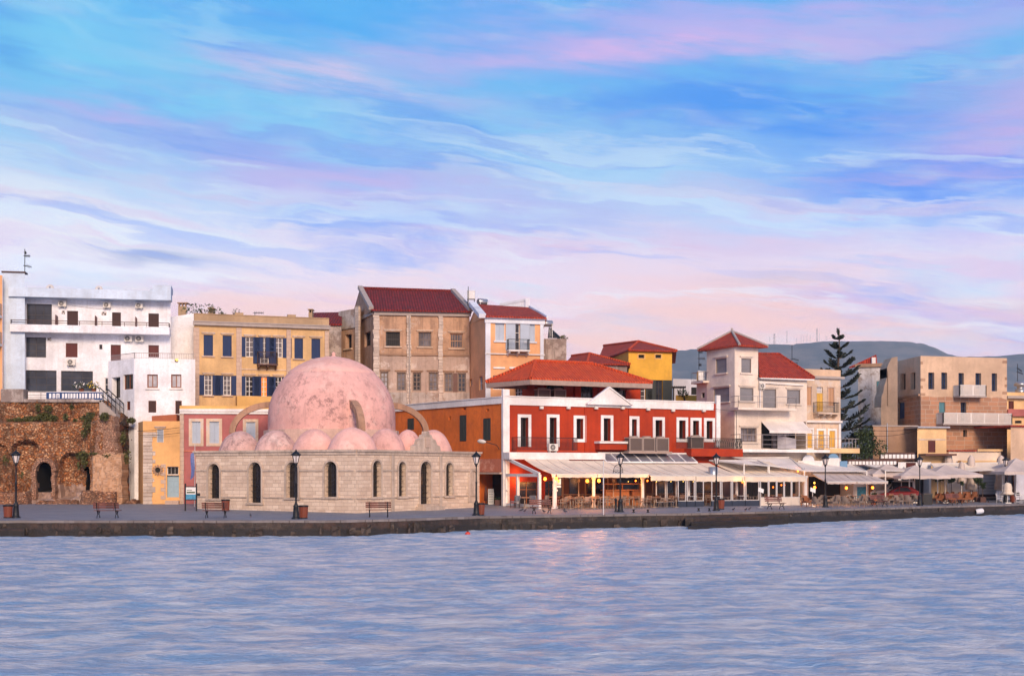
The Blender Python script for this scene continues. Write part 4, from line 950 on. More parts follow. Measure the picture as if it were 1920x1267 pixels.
# roof: gable with ridge set back
eL, eR = f.P(-.25, dz1+.04, .5), f.P(f.L+.05, dz1+.04, .5)
rL, rR = W(675, 540.5, 117.2), W(849, 546, 118.2)
bk = Vector((rL.x-eL.x, rL.y-eL.y, 0)); bL, bR = Vector((2*rL.x-eL.x, 2*rL.y-eL.y, eL.z)), Vector((2*rR.x-eR.x, 2*rR.y-eR.y, eR.z))
mb = MB()
for a, b, c_, d_ in ((eL, eR, rR, rL), (rL, rR, bR, bL)):
    th = Vector((0, 0, .14)); mb.hexa([a-th, b-th, c_-th, d_-th], [a, b, c_, d_])
dh.part(mb, 'roof', M['rooftiledk'])
def gables(mb):
    mb.poly([(dh.pts[0].x, dh.pts[0].y, dz1), eL-Vector((.0, 0, .2)), rL-Vector((0, 0, .16)), bL-Vector((0, 0, .2))]); mb.poly([eR-Vector((0, 0, .2)), bR-Vector((0, 0, .2)), rR-Vector((0, 0, .16))])
w3 = Vector((0, 0, .1))
for a, b in ((eL, rL), (eR, rR)): mb = MB(); mb.bar(a+w3, b+w3, .42, .3); dh.part(mb, 'gable_coping', M['concrete'])
rc = ridge_caps([(rL+Vector((.2, 0, 0)), rR-Vector((.2, 0, 0)))], .16); dh.part(rc, 'ridge', M['rooftiledk'])
dh.finish(extra=gables)
dw = Bld('derelict_wing', 'lower derelict wing with a peeling white upper band left of the gable', 'building', [(636.5, 117.2), (677, 114.6)], dz0, zpx(582, 116), M['derelict'], depth=8)
dw.mats = ['derelict']; fw_ = dw.faces[0]
dw.win(0, (377, 520, 435, 648), c4, 'dark', 1, 1, 'framedark', 'dark', d=.5, sill='creampeach')
mb = MB(); fw_.box(mb, 0, fw_.L-.1, fw_.z(*c4(400, 470)), dw.z1+.05, .003, .1); dw.part(mb, 'upper_band', M['derelictwhite'])
mb = MB(); fw_.box(mb, fw_.L-.55, fw_.L, dz0, dw.z1+.2, .101, .28); dw.part(mb, 'pilaster', M['quoin']); dw.finish()

# peach house
pz = zpx(594, 108)
ph = Bld('peach_house', 'tall peach house with white corner pilasters, pale blue shutters and red tiled roof', 'building', [(878, 114), (910, 108), (1018.5, 109.3)], 1.2, pz, M['peach'], depth=9)
f0, f = ph.faces[0], ph.faces[1]
for r in ((313, 387, 393, 543), (572, 397, 655, 550)): ph.win(1, r, c6, 'shut', sh='blueshutpale', fr='frame', sill='whiteblue')
ph.win(1, (485, 398, 525, 625), c6, 'open', 1, 3, 'frame', 'glass', sh='blueshutpale', name='balcony_door', shw=.85)
for r in ((295, 840, 395, 960), (437, 840, 500, 950)): ph.win(1, r, c6, 'glass', 2, 2, 'frame', 'glassmid')
ph.win(0, (175, 845, 205, 965), c6, 'glass', 1, 2, 'frame', 'glass'); ph.win(0, (97, 870, 115, 930), c6, 'dark', 1, 1, 'frame', 'darkglass')
ph.balcony(1, f.u(c6(408, 0)[0]), f.u(c6(590, 0)[0]), f.z(*c6(500, 627)), .85, 'white', .14, 'iron', .88, .1, True)
for fi_, a, b in ((1, 228, 271), (1, 697, 726)):
    ff = ph.faces[fi_]; ph.fbox(fi_, (ff.u(c6(a, 0)[0]), min(ff.u(c6(b, 0)[0]), ff.L+.05), 5, pz-.5), None, .003, .1, 'pilaster', 'whiteblue')
mb = MB(); f.box(mb, -.08, f.L+.12, pz-.5, pz-.12, .002, .16); f.box(mb, -.12, f.L+.2, pz-.119, pz+.04, -.1, .4); ph.part(mb, 'cornice', M['whiteblue'])
mb = MB(); f.box(mb, -.05, f.L+.1, f.z(*c6(500, 664)), f.z(*c6(500, 655)), .101, .17); ph.part(mb, 'string_course', M['white'])
for a, b in ((295, 395), (433, 505)): ph.fbox(1, (a, 768, b, 783), c6, .003, .1, 'ledge', 'white')
eL, eR = f.P(-.1, pz+.05, .45), f.P(f.L+.2, pz+.05, .45); rL, rR = W(893, 570, 112.6), W(990, 576, 113.6)
mb = MB(); th = Vector((0, 0, .14)); mb.hexa([eL-th, eR-th, rR-th, rL-th], [eL, eR, rR, rL]); bL, bR = rL+Vector((-.5, 4, -1.5)), rR+Vector((-.5, 4, -1.5)); mb.hexa([rL-th, rR-th, bR-th, bL-th], [rL, rR, bR, bL]); ph.part(mb, 'roof', M['rooftilemid'])
mb = MB(); mb.bar(eL+Vector((-.25, 0, -.02)), rL+Vector((-.35, .2, .05)), .6, .35); ph.part(mb, 'gable_coping', M['whiteblue']); mb = MB(); mb.bar(eR+Vector((.05, 0, 0)), rR+Vector((.1, .2, .05)), .2, .3); ph.part(mb, 'gable_coping', M['whiteblue'])
def pgab(mb):
    mb.poly([(ph.pts[0].x, ph.pts[0].y, pz-.02), eL-th, rL-th, bL]); mb.poly([eR-th, (ph.pts[3].x, ph.pts[3].y, pz), bR, rR-th])
# white balustrade of a roof terrace behind
mb = MB(); A, B = W(938, 571, 115), W(989, 562, 113.8); mb.bar(A, B, .2, .22)
A2, B2 = W(938, 576, 115), W(989, 577, 113.8); mb.bar(A2, B2, .2, .2)
for k in range(15):
    p, q = A2+(B2-A2)*k/14, A+(B-A)*k/14; mb.bar(p, q, .14, .14)
mb.bar(B2-Vector((0, 0, .6)), B+Vector((0, 0, .1)), .4, .4); ph.part(mb, 'balustrade', M['whiteblue'])
ph.finish(extra=pgab)
gb = Bld('stained_tower_block', 'stained grey concrete block with a solar heater on top beside the peach house', 'building', [(1019.5, 113), (1062, 113)], 1.2, zpx(635, 113), M['grunge'], depth=6); gb.finish()

# yellow house and the small hipped roof in front of it
yz = zpx(656, 120)
yw = Bld('ochre_house', 'ochre yellow house with a red hipped roof and two tiny square windows', 'building', [(1128, 131), (1178.5, 120), (1260, 121)], 1.2, yz, M['yellow'], depth=12)
f0, f = yw.faces[0], yw.faces[1]
for r in ((1540, 662, 1590, 692), (1685, 662, 1735, 692)): yw.win(1, r, c6, 'dark', 1, 1, 'framedark', 'dark', trim='yellowband', tw=.1)
yw.win(1, (1690, 880, 1748, 1060), c6, 'open', 2, 3, 'framedark', 'glass', sh='greenshut', shw=.9); yw.win(1, (1560, 930, 1600, 1060), c6, 'open', 1, 3, 'frame', 'glassmid', sh='greenshut', shw=.7)
ev = [f0.P(-.3, yz, .35), f.P(-.1, yz, .4), f.P(f.L+.3, yz, .4), Vector((yw.pts[3].x+.4, yw.pts[3].y+.4, yz)), Vector((yw.pts[4].x, yw.pts[4].y+.4, yz))]
ap = W(1197, 640, 126); ap2 = W(1132, 648, 137)
rf = yw.part(hip_roof(ev, [ap2, ap, ap, ap2, ap2]), 'roof', M['rooftilemid']); rc = ridge_caps([(ev[1], ap), (ev[2], ap), (ap, ap2)], .14); rc.build('ridge', M['rooftile'], rf)
yw.finish()
sh_ = Bld('small_hipped_house', 'pale walled low house with a rusty hipped roof in front of the ochre house', 'building', [(1060, 121), (1100, 116.5), (1176, 117.5)], 1.2, zpx(682, 117), M['grunge'], depth=7)
f0, f = sh_.faces[0], sh_.faces[1]; z = sh_.z1
ev = [f0.P(-.3, z, .3), f.P(-.1, z, .35), f.P(f.L+.15, z, .35), Vector((sh_.pts[3].x+.3, sh_.pts[3].y+.3, z)), Vector((sh_.pts[4].x, sh_.pts[4].y, z))]
ap = W(1105, 662.5, 120); ap2 = W(1072, 667, 124); rf = sh_.part(hip_roof(ev, [ap2, ap, ap, ap2, ap2]), 'roof', M['rooftilemid']); rc = ridge_caps([(ev[1], ap), (ev[2], ap), (ap, ap2)], .13); rc.build('ridge', M['rooftile'], rf); sh_.finish()
bgb = Bld('far_white_house', 'plain white house with blank walls half hidden behind the cream tower house', 'building', [(1262, 132), (1345, 134)], 1.2, zpx(711, 133), M['bgwhite'], depth=8)
bgb.win(0, (1296, 726, 1307, 740), ident, 'dark', 1, 1, 'framedark', 'dark'); bgb.finish()
pg = thing('roof_pergola', 'dark timber pergola on a yellow walled terrace left of the cream tower house', 'pergola', W(1285, 755, 122))
mb = MB(); z1 = zpx(727, 122)
for px in (1263, 1281): mb.bar(W(px, 760, 122), W(px, 727, 122), .12, .12)
for px in (1263, 1281): mb.bar(W(px, 760, 125), W(px, 727, 125), .12, .12)
mb.bar(W(1260, 726, 122), W(1286, 726, 122), .14, .18); mb.bar(W(1260, 726, 125), W(1286, 726, 125), .14, .18)
for px in range(1261, 1287, 4): mb.bar(W(px, 724.5, 121.6), W(px, 724.5, 125.4), .08, .12)
mb.build('frame', M['framedark'], pg); mb = MB(); a, b = W(1268, 741, 120.8), W(1307, 752, 121); mb.box((a.x, 121, 4), (b.x, 121.3, zpx(741, 121))); mb.build('parapet', M['yellow'], pg)

# red harbour house: red front, burnt orange side wall, white trim
RZ = zpx(745, 97)
rh = Bld('red_harbour_house', 'long vermilion house with white trim and an orange side wall behind the restaurant awnings', 'building', [(735, 111), (944, 97), (1348, 106)], 1.0, RZ, M['red'], back=[(1330, 118), (900, 121)])
rh.mats = ['red', 'orange']; fs, fr_ = rh.faces[0], rh.faces[1]; fs.mat = 1
for r in ((522, 467, 572, 660), (697, 490, 752, 655), (135, 492, 183, 575)): rh.win(0, r, c7, 'shut', sh='greenshut', fr='greenshut', d=.1)
for r in ((545, 412, 568, 430), (720, 420, 738, 440), (440, 475, 455, 505)): rh.win(0, r, c7, 'dark', 1, 1, 'framedark', 'dark', d=.3, name='vent')
k7 = dict(trim='white', tw=.24, d=.45, tproud=.07)
for r in ((972, 485, 1030, 702), (1187, 485, 1240, 702)): rh.win(1, r, c7, 'door', 1, 1, 'framedark', 'darkglass', name='door', **k7)
for r in ((91, 383, 150, 556), (562, 388, 604, 545), (762, 395, 820, 556), (962, 397, 1018, 556), (1080, 400, 1132, 540), (1195, 402, 1247, 556)): rh.win(1, r, c8, 'glass', 1, 1, 'framedark', 'darkglass', **k7)
rh.win(1, (322, 380, 382, 572), c8, 'door', 1, 1, 'framedark', 'darkglass', name='door', **k7)
mb = MB(); fr_.box(mb, -.02, fr_.L-.6, RZ-.55, RZ+.06, .003, .12); fr_.box(mb, -.02, fr_.L-.6, RZ+.061, RZ+.14, -.3, .2); ct = rh.part(mb, 'parapet_band', M['white'])
mb = MB(); fs.box(mb, 0, fs.L-.05, RZ-.45, RZ+.03, .003, .10); fs.box(mb, 0, fs.L-.05, RZ+.031, RZ+.10, -.3, .16); rh.part(mb, 'parapet_band', M['white'])
def pil(u0, u1, y0, y1, o):
    mb = MB(); fr_.box(mb, u0, u1, 1.0 if y1 is None else fr_.z(1335, y1), zpx(y0, fr_.Y((u0+u1)/2)), -.1, o); return rh.part(mb, 'corner_pilaster', M['white'])
pil(-.12, .42, 730, None, .2); ud = fr_.u(c8(1275, 0)[0]); pil(ud, fr_.L+.05, 741, 838, .14)
u0, u1, um = fr_.u(c8(172, 0)[0]), fr_.u(c8(535, 0)[0]), fr_.u(c8(347, 0)[0]); z0, z1 = fr_.z(*c8(350, 268)), fr_.z(*c8(350, 127))
mb = MB(); lo = [fr_.P(u0, z0, .14), fr_.P(u1, z0, .14), fr_.P(um, z1, .14)]; hi = [fr_.P(u0, z0, .45), fr_.P(u1, z0, .45), fr_.P(um, z1, .45)]; mb.hexa(lo, hi)
pe = rh.part(mb, 'pediment', M['white']); mb = MB(); mb.bar(fr_.P(u0-.1, z0+.02, .4), fr_.P(um, z1+.06, .4), .3, .1); mb.bar(fr_.P(u1+.1, z0+.02, .4), fr_.P(um, z1+.06, .4), .3, .1); mb.build('coping', M['white'], pe)
# projecting bay under the pediment, with white sill
mb = MB(); fr_.box(mb, fr_.u(c8(252, 0)[0]), fr_.u(c8(520, 0)[0]), fr_.z(*c8(380, 648)), fr_.z(*c8(380, 596)), .003, .7); by = rh.part(mb, 'balcony', M['red'])
mb = MB(); fr_.box(mb, fr_.u(c8(245, 0)[0]), fr_.u(c8(524, 0)[0]), fr_.z(*c8(380, 595)), fr_.z(*c8(380, 577)), .003, .85); mb.build('sill', M['white'], by)
for x_ in (165, 536): rh.fbox(1, (fr_.u(c8(x_, 0)[0])-.03, fr_.u(c8(x_, 0)[0])+.03, 4.5, RZ-.56), None, .003, .1, 'drainpipe', 'red')
for cv, x_, y_ in ((c7, 1120, 412), (c7, 1320, 412), (c8, 250, 292), (c8, 475, 292), (c8, 692, 303), (c8, 903, 313), (c8, 1163, 315)):
    p = cv(x_, y_); u = fr_.u(p[0]); zc = fr_.z(*p); mb = MB(); fr_.box(mb, u-.14, u+.14, zc-.1, zc+.1, .12, .3); mb.bar(fr_.P(u, zc, 0), fr_.P(u, zc, .14), .05, .05); rh.part(mb, 'floodlight', M['acwhite'])
rh.balcony(1, fr_.u(c7(905, 0)[0]), fr_.u(c7(1360, 0)[0]), fr_.z(*c7(1100, 728)), .9, 'red', .16, 'iron', .95, .11, name='iron_balcony')
zB = fr_.z(*c8(1200, 640)); mb = MB(); ub0, ub1 = fr_.u(c8(1010, 0)[0]), fr_.L+1.7; fr_.box(mb, ub0, ub1, zB-.62, zB, .003, 1.0); bb = rh.part(mb, 'balcony', M['red'])
r_ = MB(); railing(r_, [fr_.P(fr_.u(c8(885, 0)[0]), zB, .95), fr_.P(ub1-.05, zB, .95), fr_.P(ub1-.05, zB, .1)], .85, .10, .022)
for k in range(30):
    uu = fr_.L-1.2+k*.097; r_.bar(fr_.P(uu, zB+.1, .95), fr_.P(uu+.12*(-1)**k, zB+.75, .95), .03, .03)
r_.build('railing', M['iron'], bb)
u_ = fr_.u(c8(1385, 0)[0]); mb = MB(); mb.bar(fr_.P(ub1-.6, zB+.1, .9), fr_.P(ub1-.6, zB+3.1, .9), .04, .04); mb.bar(fr_.P(ub1-.6, zB+3.1, .9), fr_.P(ub1-2.4, zB+3.3, .2), .03, .03); mb.build('pole', M['iron'], bb)
rh.ac(1, (1130, 682, 1195, 733), c7, .9, .35)
# lower salmon patch and dark passage on the side wall
mb = MB(); fs.box(mb, fs.u(900), fs.L-.1, fs.z(920, 884), fs.z(920, 860), .003, .06); rh.part(mb, 'render_patch', M['salmon'])
rh.win(0, (fs.u(893), fs.L-.3, 1.05, fs.z(920, 885)-.15), None, 'dark', 1, 1, 'brownpaint', 'dark', d=1.6, name='passage')
mb = MB(); fs.box(mb, fs.u(896), fs.L, fs.z(920, 885)-.14, fs.z(920, 885), .07, .35); rh.part(mb, 'lintel', M['pinkstone'])
mb = MB(); p0 = fs.P(fs.u(c7(820, 0)[0]), fs.z(*c7(820, 720)), .05); p1 = fs.P(fs.u(c7(820, 0)[0]), fs.z(*c7(820, 690)), .3); p2 = fs.P(fs.u(c7(790, 0)[0]), fs.z(*c7(790, 668)), .9); p3 = fs.P(fs.u(c7(752, 0)[0]), fs.z(*c7(752, 660)), 1.2)
mb.tube([p0, p1, p2], .03); wl = rh.part(mb, 'wall_lamp', M['iron']); mb = MB(); mb.tube([p2, p2+(p3-p2)*.3, p2+(p3-p2)*.8, p3], [.06, .16, .16, .05]); mb.build('lamp_head', M['acwhite'], wl)
# ground floor openings behind the awnings
for a, b, y0, st_ in ((968, 1010, 895, 'barwood'), (1022, 1040, 893, 'framebrown'), (1062, 1078, 895, 'framebrown'), (1095, 1128, 895, 'framedark'), (1150, 1190, 895, 'framedark'), (1196, 1212, 897, 'framedark'), (1228, 1275, 896, 'framedark'), (1285, 1330, 896, 'framedark')):
    rh.win(1, (fr_.u(a), fr_.u(b), 1.1, fr_.z((a+b)/2, y0)-.3), None, 'door', 2, 3, st_, 'darkglass', name='shop_door', d=.25)
rh.finish()

# the hipped pavilion on its roof
pz0 = RZ-.6; pzt = zpx(717, 108)
pv = Bld('rooftop_pavilion', 'red pavilion with a wide bright red hipped roof on top of the vermilion house', 'building', [(930, 113), (1002, 104), (1201, 108)], pz0, zpx(719, 105), M['red'], depth=8)
f0, f = pv.faces[0], pv.faces[1]
pv.win(0, (418, 920, 545, 1020), c6, 'glass', 5, 3, 'frame', 'dark', d=.2, name='lattice_window')
for r in ((750, 915, 905, 1040), (1035, 930, 1155, 1040), (1280, 930, 1435, 1040)): pv.win(1, r, c6, 'dark', 3, 2, 'framedark', 'darkglass', d=.3)
for a, b in ((983, 1032), (1190, 1238)): pv.fbox(1, (f.u(c6(a, 0)[0]), f.u(c6(b, 0)[0]), pz0, pv.z1), None, .003, .35, 'pilaster', 'red')
def atz(px, py, Y): return W(px, py, Y)
zz = pv.z1+.1
def onz(px, py, z): Y = (z-CZ)*F/(HY-py); return W(px, py, Y)
ev = [onz(911, 715.5, zz), onz(994.5, 708.5, zz), onz(1224, 716.5, zz)]
e4 = Vector((ev[2].x+ev[0].x-ev[1].x, ev[2].y+ev[0].y-ev[1].y, zz)); ev.append(e4)
rl, rr2 = (ev[0]+ev[1])*.5+(ev[2]-ev[1])*.22, (ev[0]+ev[1])*.5+(ev[2]-ev[1])*.68
zt = zpx(676.5, rl.y); rl.z = rr2.z = zt
print('pav', [tuple(round(c, 1) for c in e) for e in ev], rl, rr2, [960+F*p.x/p.y for p in (rl, rr2)])
rf = pv.part(hip_roof(ev, [rl, rl, rr2, rr2], .12), 'roof', M['rooftile'])
rc = ridge_caps([(ev[1], rl), (ev[2], rr2), (rl, rr2), (ev[0], rl)], .15); rc.build('ridge', M['rooftile'], rf)
mb = MB(); I = [e+(((ev[0]+ev[2])*.5)-e)*.012 for e in ev]
for a, b in zip(I, I[1:]+I[:1]): mb.bar(a-Vector((0, 0, .32)), b-Vector((0, 0, .32)), .16, .38)
mb.build('eave_board', M['board'], rf); pv.finish()

# ------------------------------------------------------------------ the domed mosque
mzt = zpx(842, 83)
C_, L_, R_ = XY(668, 83), XY(367, 89.6), XY(899, 94.2); B_ = L_+R_-C_
mq = Bld('domed_mosque', 'old stone mosque with a big pink dome, small pink domes and arched dark windows', 'mosque', [(367, 89.6), (668, 83), (899, 94.2)], .95, mzt-.34, M['mosquestone'], back=[(960+F*B_.x/B_.y, B_.y)])
fl, fr2 = mq.faces[0], mq.faces[1]
def mwin(fi, x0, x1, yt, yb, door=False, gl='darkglass'):
    f = mq.faces[fi]; xm = (x0+x1)/2
    # the photo shows the opening narrowed by its near jamb: widen towards it
    o = mq.win(fi, (x0, yt, x1, yb), ident, 'dark', 2, 4, gl=gl, arch=True, d=.38, name='door' if door else 'window')
    u0, u1, z0, z1 = f.holes[-1][:4]; r = (u1-u0)/2; um = (u0+u1)/2; mb = MB()
    pts = [(um+(r+.14)*math.cos(k*math.pi/10), z1-r+(r+.14)*math.sin(k*math.pi/10)) for k in range(11)]; pin = [(um+r*math.cos(k*math.pi/10), z1-r+r*math.sin(k*math.pi/10)) for k in range(11)]
    for a, b, c, d in zip(pts, pts[1:], pin[1:], pin): mb.hexa([f.P(*d, .003), f.P(*a, .003), f.P(*b, .003), f.P(*c, .003)], [f.P(*d, .06), f.P(*a, .06), f.P(*b, .06), f.P(*c, .06)])
    f.box(mb, u0-.14, u0, z0, z1-r, .003, .06); f.box(mb, u1, u1+.14, z0, z1-r, .003, .06)
    if not door: f.box(mb, u0-.2, u1+.2, z0-.14, z0-.002, -.1, .12)
    else: f.box(mb, u0-.5, u1+.5, .8, z0-.16, .003, .9); f.box(mb, u0-.3, u1+.3, z0-.158, z0-.003, .003, .5)
    mb.build('surround', M['mosquecornice'], o)
    if gl == 'darkglass':
        gmb = MB()
        for k in range(1, 5): uu = u0+(u1-u0)*k/5; gmb.bar(f.P(uu, z0, -.2), f.P(uu, z1-.1, -.2), .02, .02)
        for k in range(1, 7): zz_ = z0+(z1-z0)*k/7; gmb.bar(f.P(u0, zz_, -.2), f.P(u1, zz_, -.2), .02, .02)
        gmb.build('grille', M['iron'], o)
for x0, x1, yt, yb in ((391, 412, 869, 934), (467, 490, 866, 942), (537, 559, 866, 932.5), (609, 632, 864.5, 931)): mwin(0, x0, x1, yt, yb)
for x0, x1, yt, yb in ((698.5, 714, 863, 931), (747, 760.5, 865, 930), (835.5, 848.5, 867, 929)): mwin(1, x0, x1, yt, yb)
mwin(1, 788, 807.5, 864.5, 944.5, True)
u0, u1, z0, z1 = mq.rect(fr2, (879, 882, 893, 941), ident); mb = MB(); r = (u1-u0)/2; um = (u0+u1)/2
mb.poly([fr2.P(a, b, .02) for a, b in [(u0, z0), (u1, z0)]+[(um+r*math.cos(k*math.pi/10), z1-r+r*math.sin(k*math.pi/10)) for k in range(11)]])
ring = [(um+(r+.06)*math.cos(k*math.pi/10), z1-r+(r+.06)*math.sin(k*math.pi/10)) for k in range(11)]
for a, b in zip(ring, ring[1:]): mb.bar(fr2.P(*a, .06), fr2.P(*b, .06), .1, .14)
fr2.box(mb, u1, u1+.12, z0, z1-r, .003, .1); fr2.box(mb, u0-.12, u0, z0, z1-r, .003, .1); mq.part(mb, 'blind_arch', M['mosquecornice'])
# parapet cornice, string courses, plinth
mb = MB()
for f in (fl, fr2):
    e0, e1 = (-.10, 0.0) if f is fl else (0.0, .1)
    f.box(mb, e0, f.L+e1, mzt-.338, mzt-.14, -.3, .07); f.box(mb, e0-.05, f.L+e1+.05, mzt-.139, mzt, -.35, .16)
mq.part(mb, 'cornice', M['mosquecornice'])
for f, fi in ((fl, 0), (fr2, 1)):
    zc_ = zpx(881.5, 83); hs = sorted(f.holes); u = 0.; mb = MB()
    for h in hs+[(f.L, f.L)]:
        if h[0]-.15 > u: f.box(mb, u, h[0]-.15, zc_-.05, zc_+.05, .003, .07)
        u = h[1]+.15
    zc_ = zpx(932.5, 83)+.0; u = 0.; 
    for h in [h for h in hs if h[2] < zc_+.1]+[(f.L, f.L)]:
        if h[0]-.22 > u: f.box(mb, u, h[0]-.22, zc_-.10, zc_-.02, .003, .08)
        u = h[1]+.22
    mq.part(mb, 'string_course', M['mosquecornice'])
def extra(mb):
    pass
mq.finish()
for fi, uu in ((1, fr2.u(736)), (1, fr2.u(826))):
    mb = MB(); fr2.box(mb, uu-.16, uu+.16, .95, mzt-.34, .003, .05); mq.part(mb, 'pilaster', M['mosquecornice'])
# scalloped gable ornament above the door
uc = fr2.u(800); zb = mzt; prof = [(-1.3, 0), (-1.25, .35), (-.95, .45), (-.8, .8), (-.5, .9), (-.42, 1.15), (-.2, 1.2), (-.16, 1.42), (.16, 1.42), (.2, 1.2), (.42, 1.15), (.5, .9), (.8, .8), (.95, .45), (1.25, .35), (1.3, 0)]
prof = [(a*1.15, b*.95) for a, b in prof]
mb = MB(); mb.hexa([fr2.P(uc+a, zb+b, .08) for a, b in prof], [fr2.P(uc+a, zb+b, -.28) for a, b in prof]); og = mq.part(mb, 'roof_ornament', M['mosquecornice'])
mb = MB(); fr2.box(mb, uc-.26, uc+.26, zb+.25, zb+.95, .082, .14); mb.build('panel', M['pinkstone'], og)
# domes
def dome(mb, cx, cy, z, r, h, n=48, m=16, wob=.02):
    vs = []; seed = cx*3.1+cy
    for j in range(m+1):
        a = .36+(math.pi/2-.36)*j/m
        for k in range(n):
            t = k*2*math.pi/n; rr = r*math.cos(a)/math.cos(.36); zz_ = h*(math.sin(a)-math.sin(.36))/(1-math.sin(.36)); w_ = 1+wob*mnoise.noise(Vector((math.cos(t)*2+seed, math.sin(t)*2, a*2)))
            vs.append((cx+rr*w_*math.cos(t), cy+rr*w_*math.sin(t), z+zz_*w_))
    mb.add(vs, [(j*n+k, j*n+(k+1) % n, (j+1)*n+(k+1) % n, (j+1)*n+k) for j in range(m) for k in range(n)], True); return mb
DY = 95.; DX = (622.5-960)/F*DY; DR = 118.5/F*DY; zd = zpx(812, DY); ztop = zpx(669.5, DY)
mb = MB(); prof = [(DR*1.005, 0), (DR*1.005, .5), (DR*.998, 1.0)]; n = 72; vs = []
def prad(z):     # drum then a slightly pointed dome
    k = max(0., (z-1.05)/(ztop-zd-1.05)); return DR*max(0., 1-k**2.05)**.515
m_ = 30; zs = [0, .5, 1.0]+[1.05+(ztop-zd-1.05)*math.sin(j/m_*math.pi/2) for j in range(1, m_+1)]
for z in zs:
    for k in range(n):
        t = k*2*math.pi/n; rr = prad(z)*(1+.008*mnoise.noise(Vector((math.cos(t)*3, math.sin(t)*3, z*.6)))); vs.append((DX+rr*math.cos(t), DY+rr*math.sin(t), zd+z))
mb.add(vs, [(j*n+k, j*n+(k+1) % n, (j+1)*n+(k+1) % n, (j+1)*n+k) for j in range(len(zs)-1) for k in range(n)], True)
md = mq.part(mb, 'main_dome', M['dome'], label='big pink central dome')
mb = MB(); cz = ztop-zd; capz = [cz*q for q in (.775, .79, .83, .88, .93, .97, .995)]; vs = []
for i, z in enumerate(capz):
    for k in range(n):
        t = k*2*math.pi/n; rr = prad(z)+(.05 if i else .0); vs.append((DX+rr*math.cos(t), DY+rr*math.sin(t), zd+z+(.04 if i else 0)))
mb.add(vs, [(j*n+k, j*n+(k+1) % n, (j+1)*n+(k+1) % n, (j+1)*n+k) for j in range(len(capz)-1) for k in range(n)], True); mb.poly([vs[-n+k] for k in range(n)])
mb.build('dome_cap', M['domelight'], md)
mb = MB(); mb.lathe((DX+.12, DY, ztop-.05), [(.22, 0), (.2, .12), (.1, .16), (.15, .26), (.15, .34), (.05, .42), (.0, .5)], 12); mb.build('finial', M['domelight'], md)
dirL = fl.d; mb = MB(); cxy = Vector((DX, DY)); s_ = DR+.35
cen = [cxy+fl.d*a+fr2.d*b for a, b in ((-s_, -s_), (s_, -s_), (s_, s_), (-s_, s_))]
oct_ = [cxy+Vector((math.cos(k*math.pi/8+.2), math.sin(k*math.pi/8+.2)))*(DR+.3) for k in range(16)]
mb.hexa([(p.x, p.y, mzt-.5) for p in oct_], [(p.x, p.y, zpx(806, DY-2)) for p in oct_]); mq.part(mb, 'drum', M['drum'])
# portico domes
for i, (px, pr, ytop, o, mt) in enumerate(((450, 35.5, 808, 0, 'domegrey'), (517.5, 36.5, 806.5, 0, 'domegrey'), (589.5, 37, 804, 0, 'domelight'), (662, 42, 801, 2, 'domelight'), (723, 33.5, 803.5, 1, 'dome'), (765, 27, 805.5, 1, 'dome'), (812, 32.5, 805.5, 1, 'domelight'))):
    f = fl if o == 0 else fr2
    if o == 2: p = C_+(fl.d*-1+fr2.d)*1.75
    else:
        inn = 1.9; q = f.A+f.n*-inn; k = (px-960)/F; den = f.d.x-k*f.d.y; u = (k*q.y-q.x)/den; p = q+f.d*u
    rr = pr*1.12/F*p.y; ht = zpx(ytop, p.y)-mzt+.05
    mb = dome(MB(), p.x, p.y, mzt-.05, rr, ht, 40, 14); mq.part(mb, 'small_dome', M[mt])
# flying buttresses: quarter arches springing from the dome
def buttress(ax, top, reach, drop, w_=.5, th=.43):
    mb = MB(); ax = Vector(ax).normalized(); sd_ = Vector((-ax.y, ax.x)); vs = []; N = 12
    for k in range(N+1):
        a = math.pi/2*k/N
        for rr, in ((1,), (0,)):
            ro = reach*math.sin(a) if rr else max(0, reach-th)*math.sin(a); zo = drop*math.cos(a) if rr else (drop-th)*math.cos(a)
            for s__ in (-w_/2, w_/2):
                p = top+ax*ro+sd_*s__; vs.append((p.x, p.y, top.z-drop+zo) if False else (p.x, p.y, topz-drop+zo))
    fs = []
    for k in range(N):
        a, b = k*4, k*4+4; fs += [(a, b, b+1, a+1), (a+2, a+3, b+3, b+2), (a, a+2, b+2, b), (a+1, b+1, b+3, a+3)]
    mb.add(vs, fs+[(0, 1, 3, 2)], False); return mb
for (pxt, pyt, pxb, pyb, ax) in ((506, 753, 441, 812, (-1, -.12)), (735, 755, 795, 812, (1, .25)), (637, 748, 655, 806, (.5, -1))):
    a2 = Vector(ax).normalized(); topz = zpx(pyt, DY+a2.y*DR*.95); tp = Vector((DX, DY))+a2*(DR*(.93 if abs(a2.x) > .5 else .84)); reach = abs(pxt-pxb)/F*DY+.55 if abs(a2.x) > .5 else 2.6
    drop = (pyb-pyt)/F*DY
    mq.part(buttress(a2, tp, reach, drop), 'buttress', M['arch'])

